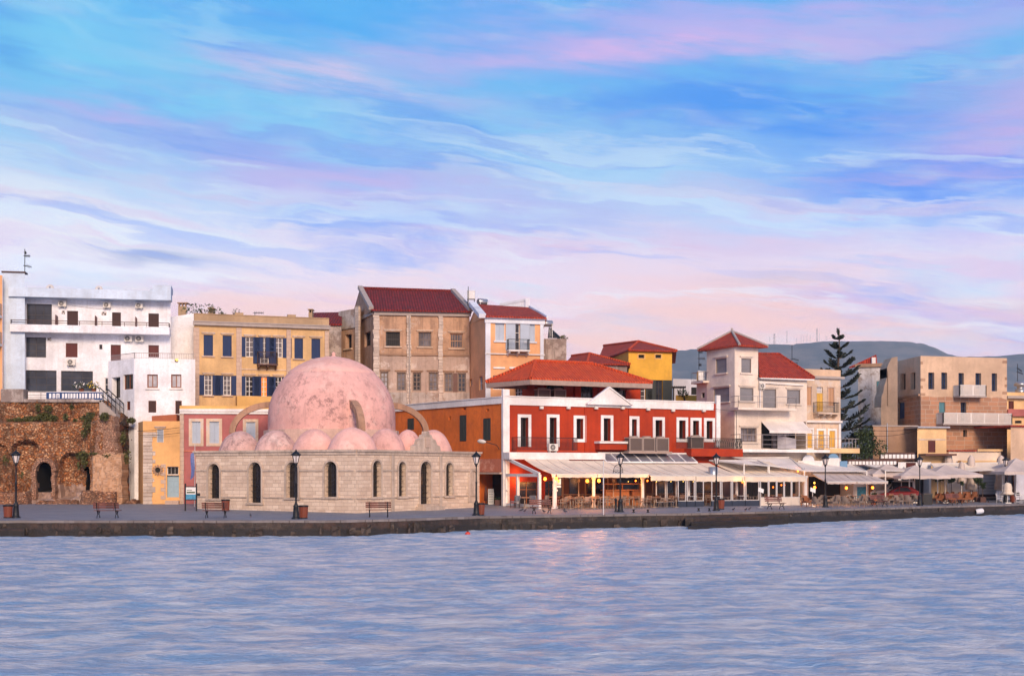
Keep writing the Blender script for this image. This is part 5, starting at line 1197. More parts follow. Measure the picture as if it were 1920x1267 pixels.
# ------------------------------------------------------------------ the ruin under the hotel
def ruin():
    root = thing('ruined_wall', 'tall ruined rubble retaining wall with arched openings below the white hotel', 'ruin', (XY(120, 99.5).x, 99.5, 1.))
    Y0 = 99.; K_ = 380/1505
    zt, zb_ = zpx(749, Y0), .9
    ca = np.arange(-560, 1020, 6.5); nz_ = int((zt-zb_)/.15)
    def sm(a, b, v): t_ = min(1, max(0, (v-a)/(b-a))); return t_*t_*(3-2*t_)
    def inside(cx, cy, x0, x1, y0, y1, arch=0):
        if not (x0 < cx < x1 and cy < y1): return 0
        top = y0
        if arch: h = (cx-(x0+x1)/2)/((x1-x0)/2); top = y0+arch*(1-math.sqrt(max(0, 1-h*h)))
        return 1 if cy > top else 0
    V = []; D = []
    for j in range(nz_+1):
        z = zb_+(zt-zb_)*j/nz_; py = HY-(z-CZ)*F/Y0; cy = (py-700)/K_
        for cx in ca:
            d = 0.
            d -= 1.4*sm(372, 340, cy)                                    # upper wall set back
            d -= .9*inside(cx, cy, 92, 288, 500, 905, 60)+.4*inside(cx, cy, -60, 60, 530, 905, 50)
            d += .35*inside(cx, cy, 250, 425, 600, 925)
            d -= 3.6*inside(cx, cy, 292, 408, 662, 880, 60)
            d -= .75*inside(cx, cy, 452, 622, 592, 915, 70)
            d -= 3.4*inside(cx, cy, 622, 668, 695, 868, 50)
            d += .9*sm(668, 700, cx)*sm(320, 345, cy)*(1-sm(860, 890, cx))
            d -= 2.4*sm(868, 905, cx)*(1-.25*sm(985, 1010, cx))
            if cx < 215: d += 1.3*sm(872+14*math.sin(cx*.05), 885+14*math.sin(cx*.05), cy)
            if 215 <= cx < 575: d += .8*sm(925, 940, cy)
            if cx >= 575 and cx < 905: d += 1.0*sm(868, 885, cy)
            big = mnoise.fractal(Vector((cx*.011, z*.75, 2.2)), .9, 2.1, 5)
            d += .34*big+.06*mnoise.noise(Vector((cx*.07, z*3.8, 4)))+(.9*mnoise.fractal(Vector((cx*.02, z*.8, 7)), .9, 2.1, 4) if 880 < cx < 1000 else 0)
            x = (K_*cx-960)/F*Y0; D.append(d)
            zz_ = z
            if j == nz_: zz_ += .3*mnoise.noise(Vector((cx*.05, 3, 3)))
            if cx > 770: zz_ = min(zz_, zt-1.0*sm(770, 800, cx)-1.3*sm(860, 1000, cx)+.25*mnoise.noise(Vector((cx*.04, 1, 9))))
            V.append((x-d*.0, Y0-d, zz_))
    n = len(ca); mb = MB()
    fs_ = [(j*n+i, j*n+i+1, (j+1)*n+i+1, (j+1)*n+i) for j in range(nz_) for i in range(n-1)]
    mb.add(V, fs_, False); mb.mi = [1 if any(D[k] < -1.9 for k in f__) and ca[f__[0] % n] < 700 else (2 if ca[f__[0] % n] > 872 else (3 if 200 < ca[f__[0] % n] < 640 and V[f__[0]][2] < 2.6+.5*mnoise.noise(Vector((ca[f__[0] % n]*.03, V[f__[0]][2]*2, 1))) else 0)) for f__ in fs_]  # openings and their jambs are painted near black for the shade inside
    x0, x1 = V[0][0], V[-1][0]; mb.quad((x0, Y0+1.4, zt-.02), (XY(195, Y0).x, Y0+1.3, zt-.02), (XY(195, 104).x, 104, zt-.02), (x0, 104, zt-.02)); mb.quad((XY(195, Y0).x, Y0, zt-1.5), (x1, Y0+2, zt-2.4), (x1, 101, zt-2.4), (XY(195, Y0).x, 103, zt-1.5))
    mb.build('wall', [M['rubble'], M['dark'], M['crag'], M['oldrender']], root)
    # leaning pillar in front
    def block(pts, o, z0, z1, name, mat, dep=1.5, rough=.14):
        m2 = MB(); nz2 = max(3, int((z1-z0)/.22)); V2 = []; nx = 14
        for j in range(nz2+1):
            z = z0+(z1-z0)*j/nz2; t_ = j/nz2; a = pts[0][0]+(pts[1][0]-pts[0][0])*t_; b = pts[0][1]+(pts[1][1]-pts[0][1])*t_
            for i in range(nx+1):
                px = K_*(a+(b-a)*i/nx); x = (px-960)/F*(Y0-o); jt = mnoise.fractal(Vector((px*.12, z*1.4, o)), .9, 2., 4)*rough
                edge = (.25 if i in (0, nx) else 0); V2.append((x+(mnoise.noise(Vector((z*2.1, i, o)))*.12 if i in (0, nx) else 0), Y0-o-jt+edge, z+(mnoise.noise(Vector((i*.7, o, 5)))*.22 if j == nz2 else 0)))
        w2 = nx+1; fs = [(j*w2+i, j*w2+i+1, (j+1)*w2+i+1, (j+1)*w2+i) for j in range(nz2) for i in range(nx)]; N2 = len(V2)
        back = [(x, Y0+.3, z) for x, y, z in V2[-w2:]]; V2 += back; fs += [((nz2)*w2+i, nz2*w2+i+1, N2+i+1, N2+i) for i in range(nx)]
        N3 = len(V2); V2 += [(V2[j*w2][0], Y0+.3, V2[j*w2][2]) for j in range(nz2+1)]+[(V2[j*w2+nx][0], Y0+.3, V2[j*w2+nx][2]) for j in range(nz2+1)]
        fs += [(N3+j, j*w2, (j+1)*w2, N3+j+1) for j in range(nz2)]+[(j*w2+nx, N3+nz2+1+j, N3+nz2+2+j, (j+1)*w2+nx) for j in range(nz2)]
        m2.add(V2, fs); m2.build(name, mat, root)
    zc = lambda cy: zpx(700+K_*cy, Y0)
    block([(672, 898), (676, 892)], 1.55, .9, zc(600), 'pillar_base', M['ruinblock'])
    block([(688, 872), (716, 838)], 1.1, zc(604), zc(318), 'pillar_shaft', M['ruinpale'])
    block([(572, 855), (596, 845)], 2.3, .9, zc(872), 'low_wall', M['rubblelow'], rough=.2)
    block([(-200, 208), (-200, 178)], 1.9, .9, zc(884), 'low_wall', M['rubblelow'], rough=.2)
    block([(208, 580), (290, 560)], 1.6, .9, zc(940), 'low_wall', M['rubblelow'], rough=.2)
    block([(900, 1018), (930, 1010)], .9, .9, zc(940), 'low_wall', M['rubblelow'], rough=.2)
    # doorway surround
    m3 = MB()
    for cx, w_ in ((272, 34), (418, 26)):
        z = 1.3
        while z < zc(690):
            h = random.uniform(.3, .5); x = (K_*cx-960)/F*Y0; j = random.uniform(-.08, .08); m3.box((x-w_*K_/F*Y0/2+j, Y0-.62, z), (x+w_*K_/F*Y0/2+j*.5, Y0+.3, min(z+h-.02, zc(650)))); z += h
    pr = [((K_*(350+74*math.cos(a))-960)/F*Y0, zc(722)+.0+(zc(640)-zc(722))*math.sin(a)) for a in np.linspace(0, math.pi, 12)]
    for (xa, za), (xb, zb2) in zip(pr, pr[1:]): m3.bar((xa, Y0-.4, za), (xb, Y0-.4, zb2), .55, .34)
    m3.build('doorway', M['ruinpale'], root)
    m4 = MB()
    for cx0, cx1 in ((20, 190), (190, 345), (345, 765)):
        xa, xb = (K_*cx0-960)/F*100.6, (K_*cx1-960)/F*100.6; m4.box((xa, 100.2, zt-.12), (xb-.03, 101.2, zt+(.9 if cx1 == 190 else .12)))
    m4.build('top_kerb', M['grunge'], root)
    return zt, zc, Y0, K_
RZT, zcf, RY0, RK = ruin()
def tuft(mb, c, rx, ry, rz, n, size, drop=0.):
    for k in range(n):
        d = Vector((random.gauss(0, 1), random.gauss(0, 1), random.gauss(0, 1))).normalized()*random.random()**.4
        p = Vector(c)+Vector((d.x*rx, d.y*ry, d.z*rz)); a = Vector((random.gauss(0, 1), random.gauss(0, 1), random.gauss(0, 1))).normalized(); b = a.cross(Vector((random.random(), random.random(), 1))).normalized(); s = size*random.uniform(.6, 1.4)
        mb.add([p-a*s, p+b*s*.45, p+a*s, p-b*s*.45], [(0, 1, 2, 3)])
# weeds and ivy hanging on the ruin
wd = MB()
for cx, cy, rx, rz, n in ((40, 345, 26, 12, 60), (110, 340, 50, 16, 180), (200, 335, 70, 22, 330), (300, 320, 60, 34, 380), (365, 330, 40, 26, 220), (330, 260, 40, 30, 160), (255, 250, 18, 34, 90), (462, 320, 18, 28, 110), (508, 245, 16, 22, 70), (535, 345, 14, 14, 40), (620, 330, 55, 24, 240), (665, 390, 36, 60, 260), (640, 450, 26, 30, 90), (720, 310, 40, 18, 120), (820, 325, 38, 30, 240), (955, 345, 36, 22, 200), (625, 610, 50, 36, 330), (640, 660, 24, 40, 120), (600, 680, 12, 30, 40), (740, 600, 40, 10, 70), (840, 610, 34, 18, 120), (930, 480, 24, 60, 120), (60, 640, 24, 40, 70), (180, 760, 20, 30, 40), (960, 620, 30, 60, 110)):
    o = 1.35 if cx > 690 and cx < 880 else (.35 if cy > 345 else -.9)
    tuft(wd, ((RK*cx-960)/F*RY0, RY0-o-.15, zcf(cy)), rx*RK/F*RY0, .28, rz*RK/F*RY0, n, .11)
o = wd.build('weeds', M['grassleaf'], None, (0, 0, 0), uv=False); tag(o, 'green weeds and ivy hanging on the ruined wall', 'weeds', kind='stuff')

# banner, terrace rail, steps, flower pots in front of the hotel
bn = thing('banner', 'long dark blue banner with white block lettering hung on the terrace rail below the hotel', 'banner', W(140, 747, 100.3)); f = Face(XY(87, 100.4), XY(192.5, 100.2), 0, 1)
mb = MB(); f.box(mb, 0, f.L, f.z(140, 749.5), f.z(140, 735), -.03, .03); mb.build('cloth', M['bannerblue'], bn); mb = MB()
xs_ = []; x_ = 366
for w_, g_ in ((16, 10), (20, 8), (24, 18), (15, 7), (17, 7), (10, 6), (16, 6), (16, 7), (12, 10), (13, 6), (16, 6), (17, 12), (15, 7), (15, 7), (10, 7), (16, 7), (13, 8), (15, 6), (13, 5)): xs_.append((x_, x_+w_)); x_ += w_+g_
for a, b in xs_:
    ua, ub = f.u(c1(a, 0)[0]), f.u(c1(b, 0)[0]); zl, zh = f.z(140, 746.5), f.z(140, 737.5)
    if b-a > 14: f.box(mb, ua, ub, zh-.09, zh, .031, .04); f.box(mb, ua, ua+.09, zl, zh-.09, .031, .04); f.box(mb, ub-.09, ub, zl+.02, zh-.09, .031, .04)
    else: f.box(mb, ua, ub, zl, zh, .031, .04)
mb.build('lettering', M['bannerwhite'], bn); mb = MB(); f.box(mb, -.04, f.L+.04, f.z(140, 735)+.002, f.z(140, 734), -.04, .04); f.box(mb, -.04, f.L+.04, f.z(140, 750), f.z(140, 749.5)-.002, -.04, .04); mb.build('edge', M['bannerwhite'], bn)
rl_ = MB(); railing(rl_, [W(48, 750, 101.1), W(192, 750, 100.7)], .62, 1.1, .03, [.35, .65], .04); single(rl_, 'terrace_railing', M['rust'], 'thin rusty terrace railing between the white hotel and the ruin top', 'railing')
stp = thing('outdoor_stairs', 'narrow pale stairs with dark handrails descending right of the blue banner', 'stairs', W(212, 775, 100.6)); mb = MB()
p0, p1 = W(194, 748, 101.2), W(224, 776, 100.2); nst = 10
for k in range(nst):
    p = p0+(p1-p0)*k/nst; q = p0+(p1-p0)*(k+1)/nst; mb.box((p.x, p.y-1., q.z-1.2), (p.x+(p1.x-p0.x)/nst+.01, p.y+1.2, q.z))
mb.build('steps', M['concrete'], stp)
for dy in (-.95, 1.1):
    mb = MB(); railing(mb, [p0+Vector((0, dy, 0)), p1+Vector((0, dy, 0))], .85, .5, .04, [.5], .06); mb.build('railing', M['iron'], stp)
for i, (cx, w_, fm, lb) in enumerate(((605, .75, 'flower', 'bushy potted plant with white flowers on the hotel terrace'), (697, .55, 'flowery', 'smaller potted plant with yellow flowers near the top of the stairs'))):
    p = W(c1(cx, 0)[0], 738, 101.6); t_ = thing('potted_plant', lb, 'plant', p); mb = MB(); mb.lathe(p, [(.14, 0), (.22, .4), (.24, .4)], 12); mb.build('pot', M['terracotta'], t_)
    mb = MB(); tuft(mb, p+Vector((0, 0, .6)), w_, .35, .3, 130, .09); mb.build('leaves', M['leaf'], t_, uv=False); mb = MB(); tuft(mb, p+Vector((0, -.1, .68)), w_*.9, .35, .3, 50, .09); mb.build('flowers', M[fm], t_, uv=False)
# roof things on the hotel
def dish(px, py, rpx, Y, label, tx=.3, arm=True):
    p = W(px, py, Y); r = rpx/F*Y; t_ = thing('satellite_dish', label, 'satellite dish', (p.x, p.y, zr)); mb = MB()
    n_ = Vector((tx, -1, .25)).normalized(); x_ = n_.cross(Vector((0, 0, 1))).normalized(); y_ = x_.cross(n_)
    vs = [p+n_*-.12*r]; fs = []
    for j in range(1, 4):
        for k in range(20): a = k*math.pi/10; q = r*j/3; vs.append(p+(x_*math.cos(a)+y_*math.sin(a))*q+n_*(-.12*r+.30*r*(j/3)**2))
    fs += [(0, 1+k, 1+(k+1) % 20) for k in range(20)]+[(1+j*20+k, 1+(j+1)*20+k, 1+(j+1)*20+(k+1) % 20, 1+j*20+(k+1) % 20) for j in range(2) for k in range(20)]
    mb.add(vs, fs, True); mb.build('reflector', M['paleblock'], t_); mb = MB(); mb.tube([(p.x, p.y+.1, zr-.3), p+n_*-.1], .05); mb.build('mast', M['steel'], t_)
    if arm: mb = MB(); mb.tube([p-y_*r*.9, p+n_*r*.8], .03); mb.lathe(p+n_*r*.8, [(.0, -.08), (.08, -.05), (.08, .08), (0, .1)], 8); mb.build('feed_arm', M['steel'], t_)
dish(94, 541, 7.5, 106, 'round grey satellite dish leftmost on the white hotel roof', .25); dish(185.5, 543, 7.3, 106.5, 'round grey satellite dish in the middle of the white hotel roof', .25); dish(236, 547.5, 4.6, 107, 'small edge on satellite dish near the right end of the hotel roof', .95)
def antenna(px, pyb, pyt, Y, label, arms, mat='iron', r=.03):
    a, b = W(px, pyb, Y), W(px, pyt, Y); mb = MB(); mb.tube([a, b], r, 6)
    for (py, l, tl) in arms:
        p = W(px, py, Y); mb.tube([p+Vector((-l*.25, 0, 0)), p+Vector((l, 0, tl))], r*.7, 6)
        for k in range(6): q = p+Vector((l*(k/5), 0, tl*k/5)); mb.tube([q+Vector((0, -.25, -.0)), q+Vector((0, .25, 0))], r*.5, 5); mb.tube([q-Vector((0, 0, .12)), q+Vector((0, 0, .12))], r*.5, 5)
    return single(mb, 'antenna', M[mat], label, 'antenna', 'rooftop aerials')
antenna(46.5, 513, 467, 104.5, 'tall thin mast with short arms on the blue tinged stair block', ((480, .4, 0), (498, .5, -.1), (474, .1, 0)))
antenna(478, 592, 585, 109, 'flat wide television aerial on the mustard house roof', ((586.5, .7, 0),))
antenna(878, 580, 537, 113, 'thin whip aerial beside the water tank on the peach house', ())
antenna(1310.5, 693, 653, 112, 'comb shaped aerial on the left terrace of the cream tower house', ((660, .3, 0), (672, .5, 0), (684, .2, 0)))
antenna(1485, 680, 646, 122, 'aerial with slanted arms behind the red roof of the cream tower house', ((672, .6, -.15), (681, .5, 0)))

# ------------------------------------------------------------------ right side: tower house, cream house, stone house, sheds
tz = zpx(647, 109)
th_ = Bld('cream_tower_house', 'cream white house with a square red roofed tower and grey roller shutters', 'building', [(1325, 112.5), (1377.5, 109), (1421.5, 110)], 1.2, zpx(647, 109), M['cream'], depth=5)
f0, f = th_.faces[0], th_.faces[1]
kw = dict(fr='framegrey', sill='cream', hood='cream', leafn=1, sh='greyroll')
th_.win(0, (385, 385, 480, 512), d1, 'shut', **kw); th_.win(1, (610, 385, 697, 510), d1, 'shut', **kw)
th_.win(0, (368, 645, 503, 765), d1, 'shut', **kw); th_.win(1, (598, 642, 717, 757), d1, 'shut', **kw)
th_.win(1, (605, 995, 745, 1117), d1, 'glass', 4, 2, 'framegrey', 'glassmid', sill='cream', hood='cream')
z = th_.z1; ev = [f0.P(-.55, z, .6), f.P(-.02, z, .75), f.P(f.L+.6, z, .6), Vector((th_.pts[3].x+.7, th_.pts[3].y+.6, z)), Vector((th_.pts[4].x-.2, th_.pts[4].y+.6, z))]
ap = W(1372.5, 621, 112.3); ev = ev[:3]+[Vector((ev[0].x+ev[2].x-ev[1].x, ev[0].y+ev[2].y-ev[1].y, z))]
rf = th_.part(hip_roof(ev, [ap]*4, .16), 'roof', M['rooftilemid']); ridge_caps([(ev[1], ap), (ev[2], ap), (ev[0], ap)], .12).build('ridge', M['concrete'], rf)
mb = MB(); mb.lathe(ap-Vector((0, 0, .1)), [(.12, 0), (.1, .35), (0, .4)], 8); mb.build('finial', M['concrete'], rf)
th_.finish()
wz = zpx(707, 110.5)
tw2 = Bld('cream_wing', 'cream white wing with red sloping roof, balconies and two small awnings right of the tower', 'building', [(1421, 110.0), (1513, 111.8)], 1.2, wz, M['cream'], depth=8)
f = tw2.faces[0]; kw = dict(fr='framegrey', hood='cream', leafn=1, sh='greyroll')
tw2.win(0, (800, 655, 917, 825), d1, 'shut', name='balcony_door', **kw); tw2.win(0, (1012, 660, 1128, 782), d1, 'shut', sill='cream', **kw)
tw2.win(0, (785, 938, 1178, 1178), d1, 'dark', 1, 1, 'cream', 'dark', d=1.6, name='loggia', fw=.08)
for a, b in ((792, 868), (962, 1102)):
    u0, u1, z0, z1 = tw2.rect(f, (a, 1000, b, 1172), d1); mb = MB()
    for uu in np.linspace(u0, u1, 4): f.box(mb, uu-.05, uu+.05, z0, z1, -1.5, -1.42)
    f.box(mb, u0, u1, z1-.1, z1, -1.415, -1.40); p = tw2.part(mb, 'glass_door', M['framegrey']); mb = MB(); mb.quad(f.P(u0, z0, -1.48), f.P(u1, z0, -1.48), f.P(u1, z1, -1.48), f.P(u0, z1, -1.48)); mb.build('pane', M['glassmid'], p)
u0, u1, z0, z1 = tw2.rect(f, (925, 1062, 1028, 1178), d1); mb = MB(); mb.poly([f.P(u0, z0, .05), f.P(u1, z0, 1.1), f.P(u1, z0+.85, 1.1), f.P(u0, z1, .05)]); tw2.part(mb, 'glass_screen', M['glasspale'])
for a, b, c in ((782, 812, 1005), (972, 1005, 1183)):
    ua, ub, uc2 = f.u(d1(a, 0)[0]), f.u(d1(b, 0)[0]), f.u(d1(c, 0)[0]); zt_, zb2 = f.z(*d1(900, 937)), f.z(*d1(900, 1022)); L_w = uc2-ua-.35; mb = MB()
    mb.hexa([f.P(ua+.02, zt_-.04, .02), f.P(ua+L_w, zt_-.04, .02), f.P(ua+L_w, zb2-.03, 1.3), f.P(ua+.02, zb2-.03, 1.3)], [f.P(ua+.02, zt_, .02), f.P(ua+L_w, zt_, .02), f.P(ua+L_w, zb2, 1.3), f.P(ua+.02, zb2, 1.3)])
    mb.hexa([f.P(ua+.02, zb2-.22, 1.3), f.P(ua+L_w, zb2-.22, 1.3), f.P(ua+L_w, zb2-.22, 1.33), f.P(ua+.02, zb2-.22, 1.33)], [f.P(ua+.02, zb2, 1.301), f.P(ua+L_w, zb2, 1.301), f.P(ua+L_w, zb2, 1.331), f.P(ua+.02, zb2, 1.331)])
    tw2.part(mb, 'awning', M['canvasw'])
tw2.ac(0, (757, 605, 800, 650), d1)
ft_ = th_.faces[1]
b_ = tw2.balcony(0, -ft_.L-.3, f.u(d1(1025, 0)[0]), f.z(*d1(800, 824)), 1.25, 'cream', .2, 'rail', .95, 1.6, mid=[.5], rb=.03)
mb = MB(); mb.bar(f.P(f.L-.4, wz-.6, .1), f.P(f.u(d1(760, 0)[0]), wz-.45, .12), .08, .18); tw2.part(mb, 'rolled_awning', M['canvasw'])
tw2.balcony(0, -ft_.L-.3, f.u(1537), f.z(1400, 842.5), 1.5, 'white', .24, 'rail', 1.25, 1.8, mid=[.33, .66], rb=.03)
mb = MB(); mb.tube([f.P(.5, wz-.1, .1), f.P(.18, wz-.4, .1), f.P(.16, f.z(1423, 765), .1)], .05); tw2.part(mb, 'drainpipe', M['white'])
eL, eR = f.P(-.1, wz+.05, .4), f.P(f.L+.5, wz+.05, .4); rL, rR = W(1421, 663, 114), W(1461, 663.5, 114.6); bL, bR = Vector((rL.x, rL.y+4, wz)), f.P(f.L+.5, wz+.05, -7.5)
mb = MB(); mb.quad(eL, eR, rR, rL); mb.poly([eR, bR, rR]); mb.quad(rL, rR, bR, bL); th = Vector((0, 0, -.14)); mb.quad(eL+th, eR+th, eR, eL); mb.quad(eR+th, bR+th, bR, eR)
rf = tw2.part(mb, 'roof', M['rooftilemid']); ridge_caps([(rL, rR), (eR, rR)], .12).build('ridge', M['rooftilemid'], rf)
mb = MB(); f.box(mb, 0, f.L+.45, wz-.2, wz-.1, .25, .45); mb.build('gutter', M['white'], rf); tw2.finish()
sb_ = Bld('side_stair_block', 'low cream block with grey roof terrace left of the red roofed tower', 'building', [(1306, 114.5), (1330, 112.2)], 1.2, zpx(716, 113), M['cream'], depth=5)
sb_.win(0, (258, 685, 287, 730), d1, 'dark', 1, 1, 'framedark', 'dark'); sb_.balcony(0, .1, sb_.faces[0].L, zpx(715, 113)+.01, .6, 'cream', .18, 'rail', .8, .3)
mb = MB(); a = W(1310, 711, 113); mb.box((a.x, 113.2, a.z-.1), (a.x+.8, 114.2, a.z+.75)); sb_.part(mb, 'grey_tank', M['steel']); sb_.finish()

cz = zpx(706, 113.5)
ch2 = Bld('faded_cream_house', 'narrow faded cream house with yellow shutters and a tiny balcony beside the pine', 'building', [(1506, 113), (1576, 114.6)], 1.2, cz, M['creampeach'], depth=9)
f = ch2.faces[0]
for r in ((1180, 633, 1225, 795), (1373, 640, 1423, 800)): ch2.win(0, r, d1, 'shut', sh='woodshut', fr='frame', trim='pinkstone', tw=.1, d=.12)
ch2.win(0, (1273, 635, 1327, 685), d1, 'glass', 3, 2, 'frame', 'glasspale', name='transom'); ch2.win(0, (1273, 686, 1327, 852), d1, 'shut', sh='yellowshut', fr='frame', name='balcony_door', d=.12)
ch2.balcony(0, f.u(d1(1238, 0)[0]), f.u(d1(1425, 0)[0]), f.z(*d1(1300, 862)), .8, 'creampeach', .14, 'iron', .9, .12, True)
for r, s_h in (((1187, 1010, 1233, 1170), 'yellowshut'), ((1284, 1018, 1336, 1170), 'yellowshut'), ((1382, 1018, 1434, 1168), 'yellowshut')): ch2.win(0, r, d1, 'shut', sh=s_h, fr='frame', trim='white', tw=.16, d=.14)
mb = MB(); f.box(mb, -.05, f.L+.25, cz-.15, cz+.06, .002, .28); ch2.part(mb, 'cornice', M['concrete']); mb = MB(); f.box(mb, 0, f.L, cz+.061, zpx(692, 113.5), -.35, 0.02); ch2.part(mb, 'parapet', M['sand'])
mb = MB(); f.box(mb, .1, f.L, f.z(*d1(1300, 948)), f.z(*d1(1300, 930)), .003, .3); ch2.part(mb, 'awning_box', M['canvasw'])
mb = MB(); f.box(mb, 0, f.L, f.z(*d1(1300, 1170)), f.z(*d1(1300, 952)), .003, .05) if False else f.box(mb, f.L-.22, f.L, 1.2, f.z(*d1(1300, 952)), .003, .07); ch2.part(mb, 'pilaster', M['white'])
ch2.balcony(0, f.u(1527), f.L+1.0, f.z(1550, 840.5), 1.4, 'creamyellow', .42, 'rail', .85, .35, rb=.02)
ch2.finish()
for px, py, w_ in ((1530, 842, 0),): pass

# stone and plaster house on the far right
sz = zpx(667, 122)
st2 = Bld('stone_house', 'large sand coloured house with exposed brown stone lower storeys and two pale balconies', 'building', [(1682, 128), (1726, 122), (1888, 124.5)], 1.2, sz, M['sand'], depth=11)
st2.mats = ['sand']; f0, f = st2.faces[0], st2.faces[1]
kw = dict(d=.45, sill=None)
for r in ((603, 517, 647, 660), (690, 508, 733, 657)): st2.win(0, r, d3, 'dark', 1, 1, 'framedark', 'dark', d=.45)
for r in ((847, 508, 900, 655), (962, 508, 1013, 655), (1113, 512, 1160, 700), (1262, 513, 1312, 648), (1405, 515, 1452, 672)): st2.win(1, r, d3, 'glass', 2, 3, 'blueshut', 'glass', d=.4, fw=.09)
st2.win(0, (593, 770, 640, 913), d3, 'shut', sh='blueshut', fr='framegrey', leafn=1, d=.2); st2.win(1, (940, 768, 995, 930), d3, 'shut', sh='tealshut', fr='framegrey', d=.2, name='balcony_door')
st2.win(1, (1130, 770, 1180, 930), d3, 'glass', 2, 3, 'blueshut', 'darkglass', d=.3, name='balcony_door'); st2.win(1, (1152, 1012, 1187, 1073), d3, 'dark', 1, 1, 'framedark', 'dark', d=.4)
zs_ = f.z(*d3(1100, 745))
mb = MB()
ff = Face(st2.pts[1], st2.pts[2], 1.2, zs_); ff.holes = [h for h in f.holes if h[3] < zs_]
sheet(ff, .03, mb); fg = Face(st2.pts[0], st2.pts[1], 1.2, zs_); fg.holes = [h for h in f0.holes if h[3] < zs_]; sheet(fg, .03, mb)
st2.part(mb, 'stone_facing', M['stone'])
mb = MB(); z = zs_+.3; k = 0
while z < sz-.5:
    f.box(mb, .0, random.choice((.25, .5)), z, z+.26, .003, .03); f.box(mb, f.L-random.choice((.25, .5)), f.L, z+.3, z+.55, .003, .03); z += random.choice((.7, 1.2, 1.6))
st2.part(mb, 'quoin', M['brownwall'])
for (a, b, y, o) in ((1040, 1300, 718, 1.1), (890, 1520, 962, 1.2)):
    u0, u1 = f.u(d3(a, 0)[0])+.3, f.u(d3(b, 0)[0]); zz_ = f.z(*d3((a+b)/2, y)); bal = st2.balcony(1, u0, u1, zz_, o, 'concrete', .14, None); mb = MB()
    path = [f.P(u0+.05, zz_, .1), f.P(u0+.05, zz_, o-.08), f.P(u1-.05, zz_, o-.08), f.P(u1-.05, zz_, .1)]; railing(mb, path, 1.0, .07, .035, top=.08)
    for p, q in zip(path, path[1:]):
        n = max(1, round((q-p).length/1.4))
        for k in range(n+1): w_ = p+(q-p)*k/n; mb.bar(w_, w_+Vector((0, 0, 1.03)), .09, .09)
    mb.build('railing', M['paleblock'], bal)
mb = MB(); f0.box(mb, -.1, f0.L, f0.z(*d3(610, 738)), f0.z(*d3(610, 722)), .04, .22); st2.part(mb, 'ledge', M['brownwall']); st2.finish()
ob = Bld('ruined_gable_wall', 'jagged remnant wall of an older house leaning against the sand coloured house', 'ruin', [(1652, 125), (1683, 123.6)], 1.2, zpx(760, 124), M['sand'], depth=2.5)
def jagged(mb):
    fo = ob.faces[0]; pts = [(0, ob.z1)]; prof = [(1650, 760), (1653, 742), (1656, 735), (1658, 722), (1661, 715), (1665, 700), (1663, 690), (1666, 682), (1672, 671), (1683, 670)]
    lo = [fo.P(max(0, fo.u(p)), ob.z1-.02, .0) for p, y in prof]; up = [fo.P(max(0, fo.u(p)), zpx(y, 124.5), .0) for p, y in prof]; bk = Vector((0, 2.4, 0))
    for i in range(len(prof)-1): mb.hexa([lo[i], lo[i+1], lo[i+1]+bk, lo[i]+bk], [up[i], up[i+1], up[i+1]+bk, up[i]+bk])
ob.finish(extra=jagged)
ow = Bld('whitewashed_house', 'old house with flaking whitewash and a teal shuttered window right of the pine', 'building', [(1609, 130), (1661, 129)], 1.2, zpx(688, 129.5), M['oldwhite'], depth=8)
ow.win(0, (390, 582, 453, 690), d3, 'shut', sh='tealshut', fr='framegrey', d=.15)
fo = ow.faces[0]; mb = MB(); fo.box(mb, -.3, fo.L+.4, ow.z1, ow.z1+.35, -5, .2); ow.part(mb, 'roof_edge', M['brownwall'])
a, b, c, d = W(1592, 688, 131), W(1598, 684, 131), W(1644, 663, 134), W(1645, 682, 134); mb = MB(); mb.hexa([W(1592, 690, 131), W(1645, 684, 131), W(1645, 684, 137), W(1592, 690, 137)], [W(1592, 688, 131), W(1643, 664.5, 131), W(1643, 664.5, 137), W(1592, 688, 137)])
ow.part(mb, 'lean_to_roof', M['rooftilemid']); mb = MB(); p = W(1634, 683, 130.8); mb.box((p.x, 130.6, p.z), (p.x+.38, 130.95, p.z+.7)); ow.part(mb, 'chimney', M['white']); ow.finish()
bw = Bld('brown_render_house', 'plain brown rendered building with a thin pipe behind the pine and sign boards', 'building', [(1637, 118.5), (1721, 119)], 1.2, zpx(799, 118.5), M['brownwall'], depth=5)
fo = bw.faces[0]; mb = MB(); mb.tube([fo.P(fo.u(1663), 1.3, .08), fo.P(fo.u(1663), bw.z1+.3, .08)], .05); bw.part(mb, 'pipe', M['steel'])
mb = MB(); fo.box(mb, -.1, fo.L, bw.z1+.002, bw.z1+.1, -5, .1); bw.part(mb, 'coping', M['concrete']); bw.finish()
ys_ = Bld('peach_shed_house', 'small peach house with a single brown shutter above the restaurant roofs', 'building', [(1720, 116.5), (1774.5, 117)], 1.2, zpx(802, 116.5), M['creamyellow'], depth=5)
fo = ys_.faces[0]; ys_.win(0, (845, 1105, 910, 1210), d3, 'shut', sh='redshut', fr='framebrown', leafn=1, d=.12)
mb = MB(); fo.box(mb, -.1, fo.L+.2, ys_.z1+.002, ys_.z1+.14, -5.1, .3); ys_.part(mb, 'roof', M['steel']); mb = MB(); fo.box(mb, 0.12, fo.L-.1, fo.z(*d3(880, 1102)), fo.z(*d3(880, 1090)), .002, .04); ys_.part(mb, 'string_course', M['creampeach'])
mb = MB(); fo.box(mb, .1, fo.L+.3, zpx(854, 116.5), zpx(850.5, 116.5), .002, 1.3); ys_.part(mb, 'ledge', M['brownpaint']); ys_.finish()
